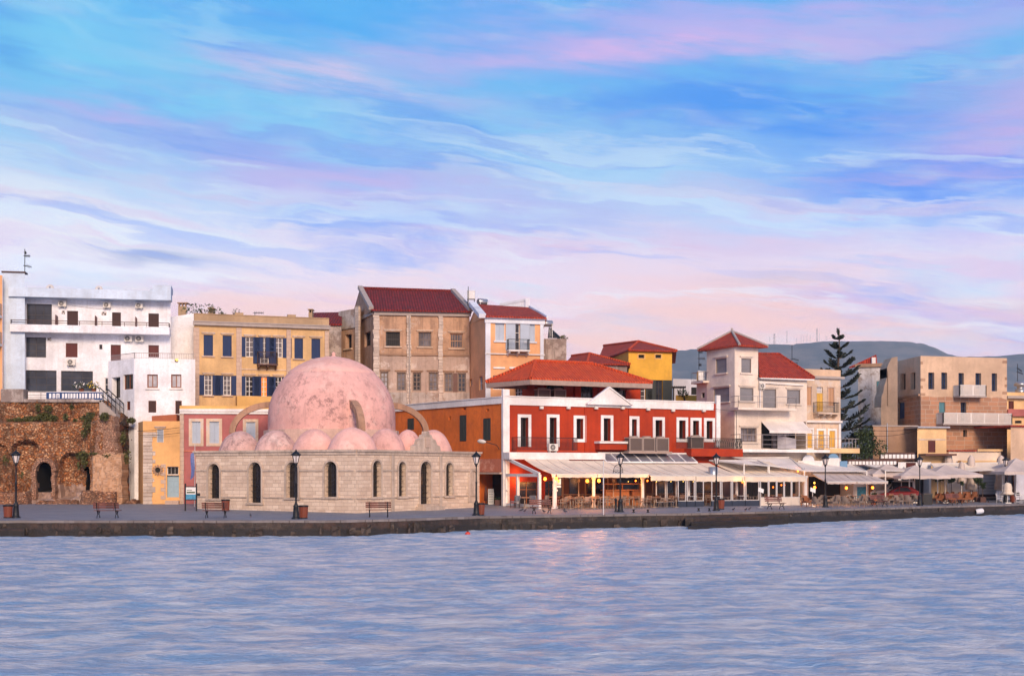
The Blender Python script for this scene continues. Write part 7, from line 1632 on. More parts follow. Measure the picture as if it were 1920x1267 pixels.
# lit bulbs and lanterns; the light itself comes from small lamps beside the brightest
NL = [0]
def bulb(px, py, Y, label, r=.085, mat='bulb', power=0, group='lit restaurant bulbs', cord=.35):
    p = W(px, py, Y); t_ = thing('lamp_bulb', label, 'lamp', p, group); mb = MB(); mb.lathe(p, [(0, -r), (r*.7, -r*.7), (r, 0), (r*.7, r*.75), (r*.3, r*1.2), (0, r*1.3)], 10); mb.build('bulb', M[mat], t_); mb = MB(); mb.tube([p+Vector((0, 0, r*1.2)), p+Vector((0, 0, cord))], .012, 5); mb.lathe(p, [(r*.45, r*1.1), (r*.45, r*1.9), (0, r*2)], 8); mb.build('cord', M['iron'], t_)
    if power:
        l = bpy.data.lights.new('bulb_light', 'POINT'); l.energy = power*3.0; l.color = (1, .36, .08); l.shadow_soft_size = .32; o = bpy.data.objects.new('bulb_light', l); COL.objects.link(o); o.location = p+Vector((0, -.16, -.06)); l['lamp'] = label
bl = [(970, 898, 97.3, 'small lit lamp deep inside the glass enclosure', .07, 'bulb', 22), (1022, 897.5, 94.0, 'large lit lamp inside the glass enclosure beside the corner post', .13, 'bulb', 45), (1043, 897, 91.8, 'upper lit lantern on the corner post outside the enclosure', .13, 'bulb', 35), (1047.5, 902, 91.9, 'lower lit lantern on the corner post outside the enclosure', .09, 'bulb', 0), (1101, 901.5, 94.2, 'lit lantern on the left side of the bright column', .13, 'bulb', 40), (1123, 901, 94.4, 'lit lantern on the right side of the bright column', .13, 'bulb', 40), (1192, 901, 97.5, 'dim orange lamp above the right end of the bar', .07, 'bulbdim', 22), (1214, 901, 96.0, 'dim orange lamp right of the bar column', .07, 'bulbdim', 14), (1392, 903.5, 99.5, 'dim orange lamp above the dark curled awning arm', .08, 'bulbdim', 12), (1449.5, 913, 102.5, 'dim lamp low behind the beige screens', .07, 'bulbdim', 8), (1465, 909, 103.2, 'left one of a close pair of lamps behind the beige screens', .07, 'bulbdim', 10), (1471, 909, 103.2, 'right one of a close pair of lamps behind the beige screens', .07, 'bulbdim', 0)]
for a in bl: bulb(a[0], a[1], a[2], a[3], a[4], a[5], a[6])
for i, px in enumerate((1231, 1258, 1281, 1286, 1300, 1178, 1350)): bulb(px, 902.5 if px < 1301 else 904, 96+.02*(px-1230), 'tiny pale festoon bulb under the awning edge', .035, 'bulbyellow', 0, 'festoon bulbs under the awning', .15)
# second restaurant, right of the white post
F2 = Face(XY(1512, 106.5), XY(1660, 112.5), 1, 4)
b2 = Bld('white_taverna', 'low white taverna building with dark open front behind the second pair of awnings', 'building', [(1395, 106.8), (1512, 108.0), (1660, 114)], 1.1, zpx(881, 108), M['white'], depth=6)
f2a, f2b = b2.faces[0], b2.faces[1]
b2.win(0, (1400, 893, 1505, 938), ident, 'dark', 4, 1, 'darkwood', 'dark', d=1.5, name='open_front'); b2.win(1, (1516, 893, 1600, 936), ident, 'dark', 3, 1, 'darkwood', 'dark', d=1.5, name='open_front')
b2.win(1, (1606, 911, 1628, 936), ident, 'glass', 1, 1, 'frame', 'glass', name='mural_frame', d=.05)
for o in b2.root.children:
    if o.name.startswith('mural_frame'):
        for g in o.children: g.data.materials[0] = M['mural']; g.name = 'mural'
b2.fbox(1, (1628, 908, 1634, 938), ident, .003, .1, 'lit_pillar', 'barwood'); b2.finish()
F2.u2 = lambda px, o: F2.u(px, o)
for i, (a, b, ta, tb, lb) in enumerate(((1551, 1605, 1520, 1577, 'pale awning behind the lamp post, left one of the pair above the wicker armchairs'), (1607, 1664, 1579, 1632, 'pale awning of the pair above the blue mural, ending near the parked cars'))):
    o = 4.2; awning('awning', lb, F2, F2.u(ta, .3), F2.u(tb, .3), F2.u(a, o), F2.u(b, o), zpx(884.5, 107+i*2.4), .3, zpx(902, 104+i*1.7), o, .2, 'canvast', 2, 'acwhite', group='pale awnings of the second restaurant')
for i, (px, py, Y, pw, lb) in enumerate(((1527, 905, 104.5, 0, 'small yellow lamp high on the white post'), (1527.5, 913.5, 104.2, 30, 'bright lantern hanging right of the white post'), (1587, 914.5, 104.6, 26, 'square lit lantern under the left pale awning'), (1636, 914, 106.4, 26, 'lit lantern in front of the orange pillar beside the mural'), (1496, 883, 105.5, 12, 'left yellow spotlight under the cream canvas roof'), (1508, 884, 105.7, 0, 'right yellow spotlight under the cream canvas roof'))):
    bulb(px, py, Y, lb, .12 if pw > 20 else .08, 'bulb' if pw else 'bulbyellow', pw, cord=.3)
# pale canvas roofs above and behind
def roofcanvas(name, label, quad, mat='canvasw', th=.06):
    c = sum(quad, Vector())/len(quad); t_ = thing(name, label, 'canvas roof', (c.x, c.y, min(v.z for v in quad))); mb = MB(); n = 8; vs = []
    a, b, c_, d = quad
    for j in range(n+1):
        for i in range(n+1):
            s, q = i/n, j/n; p = (a*(1-s)+b*s)*(1-q)+(d*(1-s)+c_*s)*q; p = p+Vector((0, 0, -.18*math.sin(s*math.pi)*math.sin(q*math.pi)+.04*math.sin(s*12))); vs.append(p)
    w_ = n+1; mb.add(vs, [(j*w_+i, j*w_+i+1, (j+1)*w_+i+1, (j+1)*w_+i) for j in range(n) for i in range(n)], True); mb.build('canvas', M[mat], t_)
    mb = MB(); ring = [a, b, c_, d]
    for p, q in zip(ring, ring[1:]+ring[:1]): mb.bar(p, q, .07, .1)
    mb.build('edge', M['paleblock'], t_)
    mb = MB()
    for p in (a, b): mb.bar(p, Vector((p.x, p.y, zg(p.x, p.y))), .09, .09)
    mb.build('post', M['paleblock'], t_)
roofcanvas('canvas_roof', 'wide cream canvas roof above the beige screens, left of the blue arch', [W(1440, 872, 103), W(1508, 882, 104), W(1480, 857, 110), W(1372, 858, 108)])
roofcanvas('canvas_roof', 'long white canvas roof right of the lamp and below the dark sign board', [W(1508, 883, 105), W(1625, 883, 109), W(1600, 871, 114), W(1475, 866, 110)])
roofcanvas('canvas_roof', 'pale canvas roof with dark slit above the tall glass screens', [W(1395, 869, 101), W(1442, 873, 102.5), W(1420, 863, 106), W(1330, 863, 104)])
roofcanvas('canvas_roof', 'striped white canvas roof below the nine square sign', [W(1660, 882, 109), W(1705, 883, 110), W(1690, 873, 116), W(1622, 872, 114)])
roofcanvas('canvas_roof', 'cream canvas roof above the white roller door', [W(1758, 885, 112), W(1880, 880, 115), W(1872, 867, 117), W(1745, 869, 115)], 'canvas')
# blue and white arched parapets, sign boards
t_ = thing('arched_parapet', 'white rooftop parapet with a pale blue arch beside the tall lamp', 'parapet', W(1545, 872, 112)); mb = MB(); Y = 112.
def arcslab(mb, pxc, pyb, rpx, Y, th=.3):
    c = W(pxc, pyb, Y); r = rpx/F*Y; pts_ = [(c.x+r*math.cos(a), c.z+r*math.sin(a)) for a in np.linspace(0, math.pi, 13)]; mb.hexa([(x, Y, z) for x, z in pts_], [(x, Y+th, z) for x, z in pts_])
arcslab(mb, 1563, 860, 10, Y); mb.build('arch', M['bluepaint'] if 'bluepaint' in M else M.setdefault('bluepaint', simple('sky_blue_paint', (.12, .26, .42, 1), .6)), t_); mb = MB(); a, b = W(1541, 873, Y), W(1574, 858.5, Y); mb.box((a.x, Y-.06, a.z-1), (b.x, Y+.36, b.z)); mb.build('wall', M['white'], t_); mb = MB(); a, b = W(1575, 873, Y), W(1589, 864, Y); mb.box((a.x, Y, a.z-1), (b.x, Y+.3, b.z)); mb.build('blue_panel', M['bluepaint'], t_)
t_ = thing('arched_parapet', 'low white rooftop parapet with a pale arch left of the blue one', 'parapet', W(1515, 866, 111)); mb = MB(); arcslab(mb, 1516, 863.5, 11, 111.); mb.build('arch', M['whiteblue'], t_); mb = MB(); a, b = W(1496, 873, 111), W(1541, 863.5, 111); mb.box((a.x, 110.95, a.z-1), (b.x, 111.3, b.z)); mb.build('wall', M['white'], t_)
def signboard(px0, px1, py0, py1, Y, n, label):
    a, b = W(px0, py1, Y), W(px1, py0, Y); t_ = thing('sign_board', label, 'sign', ((a.x+b.x)/2, Y, a.z)); mb = MB(); mb.box((a.x, Y, a.z), (b.x, Y+.15, b.z)); mb.box((a.x-.05, Y-.05, b.z+.001), (b.x+.05, Y+.2, b.z+.1)); mb.build('board', M['darkwood'], t_); h = b.z-a.z
    for k in range(n):
        mb = MB(); x0 = a.x+.1+(b.x-a.x-.2)*k/n; x1 = x0+(b.x-a.x-.2)/n*.78; mb.box((x0, Y-.03, a.z+h*.22), (x1, Y-.002, b.z-h*.14)); mb.build('letter_panel', M['bannerwhite'], t_)
    mb = MB(); mb.bar((a.x+.3, Y+.08, a.z), (a.x+.3, Y+.08, a.z-2.2), .1, .1); mb.bar((b.x-.3, Y+.08, a.z), (b.x-.3, Y+.08, a.z-2.2), .1, .1); mb.build('support', M['darkwood'], t_)
signboard(1589, 1684, 863, 873, 115.5, 14, 'long dark sign board with fourteen white squares above the pale awnings'); signboard(1649.5, 1719.5, 850, 861.5, 117.0, 9, 'dark sign board with nine white squares in front of the brown wall')
kx = Bld('red_shutter_kiosk', 'small white building with a dark red shutter below the nine square sign', 'building', [(1684, 114), (1746, 115.5)], 1.1, zpx(866, 114), M['white'], depth=1.8); kx.win(0, (1700, 868.5, 1715, 878.5), ident, 'shut', sh='redshut', fr='framebrown', trim='brownpaint', tw=.08, d=.08, leafn=1); kx.fbox(0, (1687, 869, 1696, 879), ident, .003, .06, 'notice', 'paper'); kx.win(0, (1690, 893, 1742, 932), ident, 'dark', 3, 1, 'darkwood', 'dark', d=.8, name='open_front'); kx.finish()
back = Bld('dark_shopfront', 'dark open shopfront in shade behind the big square umbrellas', 'building', [(1655, 116), (1800, 120)], 1.1, zpx(885, 116), M['cream'], depth=1.5); back.win(0, (1660, 890, 1770, 937), ident, 'dark', 6, 1, 'darkwood', 'dark', d=1.0, name='open_front'); back.finish()
dr = Bld('grey_garage_front', 'grey shaded wall under the canvas at the right edge', 'building', [(1868, 117.5), (1960, 120)], 1.1, zpx(868, 117.5), M['bgwhite'], depth=2); dr.win(0, (1880, 890, 1905, 930), ident, 'dark', 2, 1, 'darkwood', 'darkglass', d=.3, name='shop_door'); dr.finish()
# umbrellas
def umbrella(px, pybase, w_, z_top, z_edge, label, group, Y=None, mat='canvast', closed=False, poleh=None):
    p = GY(px, 112+(937-pybase)*.75) if Y is None else GY(px, Y); t_ = thing('umbrella', label, 'umbrella', p, group); mb = MB(); mb.obox(p, .5, .5, .08); mb.tube([p, p+Vector((0, 0, z_top-p.z))], .035, 8); mb.build('pole', M['paleblock'], t_); mb = MB()
    if closed:
        h = z_top-z_edge; n = 16; prof = [(.0, 1.0), (.06, .985), (.16, .9), (.20, .6), (.19, .3), (.26, .14), (.25, .03), (.05, .0)]; vs = []
        for r, q in prof:
            for k in range(n): a = k*2*math.pi/n; rr = r*w_*(1+.22*(1 if k % 2 else -1)*min(1, r*5)); vs.append((p.x+rr*math.cos(a), p.y+rr*math.sin(a), z_edge+h*q))
        mb.add(vs, [(j*n+k, (j+1)*n+k, (j+1)*n+(k+1) % n, j*n+(k+1) % n) for j in range(len(prof)-1) for k in range(n)], True); mb.build('canopy', M[mat], t_)
        mb = MB(); mb.lathe((p.x, p.y, z_edge+h*.35), [(.2*w_+.01, 0), (.2*w_+.02, .06)], 12); mb.build('strap', M[mat], t_)
    else:
        c = Vector((p.x, p.y, z_top)); cs = [c+Vector((sx*w_/2, sy*w_/2, z_edge-z_top)) for sx, sy in ((-1, -1), (1, -1), (1, 1), (-1, 1))]; n = 8; mr = Matrix.Rotation(.12, 3, 'Z'); cs = [c+mr@(q-c) for q in cs]
        for a, b in zip(cs, cs[1:]+cs[:1]):
            vs = []
            for j in range(n+1):
                q = j/n
                for i in range(n+1): s = i/n; e = a+(b-a)*s; v = c+(e-c)*q; v = v+Vector((0, 0, -.10*math.sin(q*math.pi)*math.sin(s*math.pi)+.0)); vs.append(v)
            m_ = n+1; mb.add(vs, [(j*m_+i, (j+1)*m_+i, (j+1)*m_+i+1, j*m_+i+1) for j in range(n) for i in range(n)], True)
        mb.build('canopy', M[mat], t_); v2 = MB()
        for a, b in zip(cs, cs[1:]+cs[:1]):
            n = 12; up = [a+(b-a)*i/n for i in range(n+1)]; lo = [q-Vector((0, 0, .26+.03*math.sin(i*math.pi/2))) for i, q in enumerate(up)]; v2.add(up+lo, [(n+1+i, n+2+i, i+1, i) for i in range(n)])
        v2.build('valance', M[mat], t_); mb = MB()
        for q in cs: mb.bar(c-Vector((0, 0, .02)), q-Vector((0, 0, .03)), .03, .04)
        mb.build('rib', M['paleblock'], t_)
g_ = 'big square beige umbrellas in a row'
for px, Y, w_, zt_, ze, lb in ((1662, 111.2, 4.2, 4.35, 3.5, 'leftmost big open square umbrella, over the parked cars'), (1715, 110.0, 4.4, 4.25, 3.35, 'big open square umbrella behind the lamp post and dark bin'), (1772, 110.8, 4.6, 4.3, 3.45, 'big open square umbrella over the orange wicker chairs'), (1905, 114.5, 4.6, 4.9, 3.7, 'open umbrella cut by the right edge of the photo')): umbrella(px, 0, w_, zt_, ze, lb, g_, Y)
for px, py, w_, zt_, ze, lb in ((1778, 931, 1.7, 5.3, 3.6, 'closed umbrella pointing up behind the big open canopies'), (1803, 934, 1.3, 4.6, 2.6, 'slim closed umbrella left of the tallest closed one'), (1821, 932, 1.6, 5.2, 2.0, 'tall closed umbrella standing before the white roller door'), (1877, 930, 1.9, 5.2, 1.95, 'thick closed umbrella left of the far right lamp post'), (1889, 937, 1.6, 2.75, 1.65, 'shorter closed beige umbrella right of the far right lamp post')): umbrella(px, py, w_, zt_, ze, lb, 'closed beige umbrellas', None, 'canvas' if ze < 1.7 else 'canvast', True)

# ------------------------------------------------------------------ street furniture
def make_lamp():
    t_ = thing('street_lamp', 'x', 'street lamp', (0, 0, 0), 'black lamp posts along the quay'); H = 4.0
    mb = MB(); mb.lathe((0, 0, 0), [(.27, 0), (.27, .06), (.21, .10), (.19, .16), (.15, .7), (.17, .76), (.10, .86), (.075, .95)], 12); mb.build('base', M['iron'], t_)
    mb = MB(); mb.lathe((0, 0, .95), [(.06, 0), (.055, 1.1), (.07, 1.13), (.07, 1.18), (.045, 1.22), (.038, 2.15), (.07, 2.2), (.09, 2.28), (.06, 2.34)], 10); mb.build('pole', M['iron'], t_)
    z0 = 3.28; r0, r1, h = .115, .235, .47
    gl = MB(); n = 6; gl.lathe((0, 0, z0), [(r0-.012, .02), (r1-.012, h)], n, False); gl.lathe((0, 0, z0), [(0, .02), (r0-.012, .02)], n, False)
    fr = MB()
    for k in range(n): a = k*2*math.pi/n; fr.bar((r0*math.cos(a), r0*math.sin(a), z0), (r1*math.cos(a), r1*math.sin(a), z0+h), .03, .03)
    fr.lathe((0, 0, z0), [(r0+.02, -.02), (r0+.02, .03), (r0-.03, .03)], n, False); fr.lathe((0, 0, z0), [(r1-.02, h-.02), (r1+.05, h), (r1+.09, h+.05), (r1-.02, h+.12), (.13, h+.2), (.06, h+.26), (.05, h+.3), (.03, h+.32), (0, h+.4)], 12)
    ln = fr.build('lantern', M['iron'], t_); gl.build('lamp_glass', M['lampglass'], ln); return t_
lp0 = make_lamp(); first = True
for px, py, lb in ((30, 970.5, 'leftmost black lamp post, before the ruined wall beside a wooden bin'), (555, 972.5, 'black lamp post in front of the mosque left face'), (893, 966, 'black lamp post at the right corner of the mosque'), (1163, 959.5, 'black lamp post before the orange bar counter and dark bollard'), (1343, 957, 'black lamp post with orange bin before the navy based screens'), (1547.5, 950.5, 'black lamp post before the pale awnings and wicker armchairs'), (1724.5, 947.5, 'black lamp post beside the large dark bin and red car'), (1885.5, 941.5, 'rightmost black lamp post between closed umbrellas')):
    p = G(px, py); h = .985 if px > 100 else 1.0
    if first: lp0.location = p; lp0['label'] = lb; lp0.rotation_euler.z = .2; first = False
    else: dup(lp0, p, random.uniform(0, 1), lb)
def make_bench():
    t_ = thing('park_bench', 'x', 'bench', (0, 0, 0), 'slatted benches along the quay edge'); L = 1.55
    mb = MB()
    for k in range(4): mb.box((-L/2, -.22+k*.115, .43), (L/2, -.12+k*.115, .465))
    mb.build('seat', M['timber'], t_); mb = MB()
    for k in range(3): z = .58+k*.125; y = .27+k*.035; mb.hexa([(-L/2, y, z), (L/2, y, z), (L/2, y+.035, z), (-L/2, y+.035, z)], [(-L/2, y+.025, z+.095), (L/2, y+.025, z+.095), (L/2, y+.06, z+.095), (-L/2, y+.06, z+.095)])
    for sx in (-.45, .45): mb.bar((sx, .32, .5), (sx, .40, .95), .04, .03)
    mb.build('backrest', M['timber'], t_)
    for sx in (-.55, .55):
        mb = MB(); mb.tube([(sx, -.24, 0), (sx, -.2, .12), (sx, -.08, .24), (sx, -.18, .36), (sx, -.24, .42)], .028, 6); mb.tube([(sx, .32, 0), (sx, .26, .14), (sx, .12, .25), (sx, .24, .38), (sx, .34, .62), (sx, .42, .94)], .028, 6); mb.tube([(sx, -.24, .42), (sx, .26, .42)], .028, 6); mb.tube([(sx, -.08, .24), (sx, .12, .25)], .028, 6); mb.tube([(sx+.0, .05+.1*math.cos(a), .31+.08*math.sin(a)) for a in np.linspace(0, 6.28, 12)], .018, 5, False); mb.build('leg', M['iron'], t_)
    return t_
bn0 = make_bench(); first = True
for px, py, rz, lb in ((202, 970.5, math.pi, 'bench on the empty paving before the ruined wall'), (405, 970.5, math.pi, 'bench with a brown bin behind it before the left end of the mosque'), (710, 969, math.pi+.05, 'bench before the middle of the mosque right of the central lamp post'), (1016, 962.5, .35, 'bench facing the water before the glass enclosure'), (1455, 954.5, .45, 'bench before the pale beige based screens'), (1650, 949.5, .5, 'bench half hidden among the wicker armchairs, left of the dark bin'), (1791, 946.5, .5, 'bench before the orange wicker chairs on the right')):
    p = G(px, py)
    if first: bn0.location = p; bn0.rotation_euler.z = rz; bn0['label'] = lb; first = False
    else: dup(bn0, p, rz, lb)
def make_bin():
    t_ = thing('litter_bin', 'x', 'bin', (0, 0, 0), 'wooden litter bins'); mb = MB(); n = 16
    for k in range(n):
        a = k*2*math.pi/n; mb.hexa([(r*math.cos(b), r*math.sin(b), .06) for r, b in ((.24, a-.17), (.24, a+.17), (.21, a+.17), (.21, a-.17))], [(r*math.cos(b), r*math.sin(b), .74) for r, b in ((.28, a-.17), (.28, a+.17), (.25, a+.17), (.25, a-.17))])
    mb.build('body', M['binwood'], t_); mb = MB(); mb.lathe((0, 0, 0), [(.2, 0), (.25, .0), (.255, .055), (.2, .055)], 16); mb.lathe((0, 0, 0), [(.25, .66), (.295, .70), (.30, .78), (.25, .79), (.22, .4), (0, .3)], 16); mb.build('rim', M['iron'], t_); return t_
bi0 = make_bin(); first = True
for px, py, lb in ((15, 970.5, 'brown slatted bin beside the leftmost lamp post'), (423, 957.5, 'brown bin partly behind the bench at the left end of the mosque'), (569, 971.5, 'reddish brown bin beside the lamp post at the middle of the mosque'), (901, 965.5, 'dark brown bin beside the lamp post at the right corner of the mosque'), (1351.5, 954.5, 'orange brown bin beside the lamp post at the glass screens'), (1899, 942, 'dark brown bin beside the rightmost lamp post')):
    p = G(px, py)
    if first: bi0.location = p; bi0['label'] = lb; first = False
    else: dup(bi0, p, random.random(), lb, scale=.92 if px == 15 else None)
p = G(1738, 946); t_ = thing('large_bin', 'large square black bin beside the lamp post near the red car', 'bin', p); mb = MB(); mb.obox(p, .72, .6, .86); mb.build('body', M['iron'], t_); mb = MB(); mb.obox(p+Vector((0, 0, .861)), .78, .66, .1); mb.obox(p+Vector((-.39, 0, .2)), .06, .5, .7); mb.build('lid', M['framedark'], t_)
# information board and flag by the mosque
p = G(358, 957.5); t_ = thing('information_board', 'information board on two black posts with a pale and blue map panel', 'sign', p); sc_ = p.y/F
x0, x1 = p.x-10.5*sc_, p.x+10.5*sc_; mb = MB(); 
for x in (x0, x1): mb.box((x-.04, p.y-.04, p.z-.02), (x+.04, p.y+.04, p.z+1.85))
mb.box((x0, p.y-.03, p.z+.72), (x1, p.y+.03, p.z+.78)); mb.box((x0, p.y-.03, p.z+1.6), (x1, p.y+.03, p.z+1.66)); mb.box((x1+.05, p.y-.1, p.z+1.0), (x1+.22, p.y+.1, p.z+1.2)); mb.build('frame', M['iron'], t_)
mb = MB(); mb.box((x0+.05, p.y-.02, p.z+.785), (x1-.05, p.y+.02, p.z+1.595)); pn = mb.build('panel', M['paper'], t_); mb = MB(); mb.box((x0+.05, p.y-.03, p.z+.785), (x1-.05, p.y-.021, p.z+1.12)); mb.build('blue_print', M['mural'], pn)
mb = MB(); mb.box((x0+.1, p.y-.03, p.z+1.2), (x1-.1, p.y-.021, p.z+1.3)); mb.box((x0+.1, p.y-.03, p.z+1.38), (x1-.3, p.y-.021, p.z+1.42)); mb.build('map_print', M['leaf'], pn)
p = GY(364.5, 92.5); t_ = thing('flag', 'hanging blue and white striped flag on a thin pole left of the mosque', 'flag', p); mb = MB(); mb.tube([p, W(365.5, 832, 92.5)], .025, 6); mb.build('pole', M['paleblock'], t_)
a = W(365, 845, 92.4); mb = MB(); vs = []; n = 14
for j in range(n+1):
    for i in range(5): vs.append(a+Vector((-.03-.065*i-.03*math.sin(j*.5), .06*math.sin(i*1.6+j*.3), -1.85*j/n-(.06*i))))
mb.add(vs, [(j*5+i, j*5+i+1, (j+1)*5+i+1, (j+1)*5+i) for j in range(n) for i in range(4)], True); mb.build('cloth', M['blueflag'], t_)
# chairs and tables
def make_chair(name, seat_m, leg_m, arm=True, w_=.52, back=.86, wick=False):
    t_ = thing(name, 'x', 'chair', (0, 0, 0)); h = w_/2
    if wick:
        mb = MB(); mb.hexa([(-h+.03, -h+.02, .0 if 0 else .3), (h-.03, -h+.02, .3), (h-.03, h-.05, .3), (-h+.03, h-.05, .3)], [(-h, -h, .45), (h, -h, .45), (h, h-.04, .45), (-h, h-.04, .45)]); mb.build('seat', M[seat_m], t_)
        mb = MB(); vs = []; n = 12
        for z, k in ((.452, 1.), (.66, 1.06), (back, 1.12)):
            for r in (h, h-.05):
                for i in range(n+1): a = math.pi*i/n; zz = z if z < .6 else z-(.0 if .2 < i/n < .8 else (z-.45)*.42); vs.append((r*k*math.cos(a), (r*k*.95)*math.sin(a)-.02, zz))
        m_ = n+1; f_ = []
        for j in range(2):
            o1, o2 = j*2*m_, (j+1)*2*m_; f_ += [(o1+i, o1+i+1, o2+i+1, o2+i) for i in range(n)]+[(o2+m_+i, o2+m_+i+1, o1+m_+i+1, o1+m_+i) for i in range(n)]
        f_ += [(4*m_+i, 4*m_+i+1, 5*m_+i+1, 5*m_+i) for i in range(n)]; mb.add(vs, f_, False); mb.build('backrest', M[seat_m], t_); lz = .3
    else:
        mb = MB(); mb.box((-h, -h, .43), (h, h-.04, .465)); mb.build('seat', M[seat_m], t_); mb = MB(); mb.hexa([(-h, h-.03, .56), (h, h-.03, .56), (h, h, .56), (-h, h, .56)], [(-h, h+.04, back), (h, h+.04, back), (h, h+.07, back), (-h, h+.07, back)]); mb.build('backrest', M[seat_m], t_); lz = .43
    for sx in (-1, 1):
        for sy in (-1, 1):
            mb = MB(); y = sy*(h-.04); mb.tube([(sx*(h-.03), y*1.05, 0), (sx*(h-.04), y, lz), (sx*(h-.04), y, lz if wick else (.64 if arm or sy > 0 else lz)), (sx*(h-.04), y+(.03 if sy > 0 else 0), .85 if (sy > 0 and not wick) else (lz if wick else .64))][:2 if wick else 4], .017 if not wick else .02, 5); mb.build('leg', M[leg_m], t_)
        if arm and not wick: mb = MB(); mb.box((sx*(h-.02)-.025, -h+.02, .64), (sx*(h-.02)+.025, h-.02, .665)); mb.build('armrest', M[leg_m], t_)
    return t_
def make_table(top_m, w_=.8):
    t_ = thing('cafe_table', 'x', 'table', (0, 0, 0)); mb = MB(); mb.box((-w_/2, -w_/2, .72), (w_/2, w_/2, .75)); mb.build('tabletop', M[top_m], t_); mb = MB(); mb.lathe((0, 0, 0), [(.24, 0), (.24, .03), (.04, .06), (.035, .72)], 10); mb.build('pedestal', M['alu'], t_); return t_
protos = {'alu': make_chair('cafe_chair', 'alu', 'alu'), 'brown': make_chair('cafe_chair', 'tablewood', 'alu'), 'wick': make_chair('wicker_armchair', 'wicker', 'alu', wick=True, w_=.6), 'orange': make_chair('wicker_armchair', 'wickerorange', 'wickerorange', wick=True, w_=.6), 'grey': make_chair('dining_chair', 'greychair', 'framedark', False), 'white': make_chair('plastic_chair', 'whitechair', 'whitechair'), 'table': make_table('tablewood'), 'tablew': make_table('paper')}
used_p = set(); yawF = math.atan2(FR.d.y, FR.d.x)
def seat(kind, p, rz, label, group):
    r = protos[kind]; p = Vector((p[0], p[1], zg(p[0], p[1])+.004))
    if kind not in used_p: used_p.add(kind); r.location = p; r.rotation_euler.z = rz; r['label'] = label; r['group'] = group; return r
    return dup(r, p, rz, label, group)
rs = random.Random(4)
# front rows by the bar: chairs in pairs round tables
ga, gb, gt = 'pale café chairs in rows by the bar', 'brown backed café chairs in rows left of the screens', 'café tables under the awnings'
def rowset(px0, px1, o, step, kind, lab, grp, table='table'):
    ua, ub = FR.u(px0, o), FR.u(px1, o); n = int((ub-ua)/step); 
    for k in range(n+1):
        u = ua+(ub-ua)*k/max(1, n); c = FR.P(u, 0, o)
        if k % 3 == 1: seat(table, c, yawF, 'square café table among the chairs under the cream awnings', gt)
        else: j = rs.uniform(-.25, .25); seat(kind, c+Vector((rs.uniform(-.05, .05), rs.uniform(-.08, .08), 0)), yawF+j+(math.pi/2 if k % 3 == 2 else -math.pi/2)+rs.choice((0, 0, .5)), lab, grp)
rowset(1055, 1170, 6.55, .62, 'alu', 'pale metal café chair in the rows before the orange bar', ga)
rowset(1058, 1170, 5.5, .66, 'alu', 'pale metal café chair in the rows before the orange bar', ga)
rowset(1062, 1180, 4.2, .7, 'brown', 'brown seated café chair under the cream awnings', gb)
rowset(1172, 1268, 6.7, .60, 'brown', 'brown seated café chair under the cream awnings', gb)
rowset(1172, 1266, 5.7, .62, 'brown', 'brown seated café chair under the cream awnings', gb)
rowset(1276, 1420, 5.0, .74, 'brown', 'brown seated café chair under the cream awnings', gb, 'tablew')
rowset(1432, 1500, 5.0, .74, 'brown', 'brown seated café chair under the cream awnings', gb)
rowset(966, 1036, 4.0, .62, 'grey', 'grey dining chair inside the glass enclosure', 'grey dining chairs in the glass enclosure'); rowset(966, 1036, 2.7, .66, 'grey', 'grey dining chair inside the glass enclosure', 'grey dining chairs in the glass enclosure')
gw = 'grey brown wicker armchairs on the terrace'
for i, px in enumerate((1530, 1539, 1562, 1572, 1584, 1596, 1612, 1622, 1634, 1648, 1659, 1668, 1684, 1692, 1702, 1714)):
    p = G(px, 951.2-(px-1530)*.022-(3.2 if i % 2 else 0)); seat('wick', p, yawF+rs.choice((.2, math.pi/2, -math.pi/2, math.pi/2+.3)), 'grey brown wicker armchair in the long row before the lit taverna and cars', gw)
for px in (1550, 1578, 1604, 1628, 1641, 1676, 1708): seat('table', G(px, 947.5-(px-1550)*.02), yawF, 'brown table between the wicker armchairs', 'tables between the wicker armchairs')
go = 'orange brown wicker armchairs on the right terrace'
for i, (px, py) in enumerate(((1757, 938), (1766, 936.5), (1776, 938), (1787, 936.5), (1797, 936.5), (1806, 936), (1816, 935), (1760, 932), (1772, 931.5), (1783, 931.5), (1794, 931.5), (1806, 931), (1816, 930.5), (1826, 930))): seat('orange', GY(px, 109.5+(938-py)*.8), rs.choice((0, 1.6, 3.1, -1.5))+rs.uniform(-.3, .3), 'orange brown wicker armchair in the cluster under the closed umbrellas', go)
for px, py in ((1771, 934), (1792, 934), (1811, 932.8)): seat('table', GY(px, 109.5+(938-py)*.8), .3, 'brown table among the orange wicker armchairs', 'tables among the orange wicker armchairs')
for px, py, rz in ((1874, 939, 1.2), (1882, 935, 2.2), (1893, 936, -1.), (1909, 939.5, 1.4), (1919, 938, -1.5), (1930, 938, .4), (1912, 933.5, 2.)): seat('white', GY(px, 112+(939.5-py)*.6), rz, 'white plastic chair on the terrace at the right edge', 'white chairs at the right edge')
seat('tablew', GY(1901, 114), .3, 'white table between the white chairs at the right edge', 'tables at the right edge'); 
p = G(1512, 949.5); seat('orange', p, .5, 'single ochre armchair beside the white post and tilted menu stand', go)
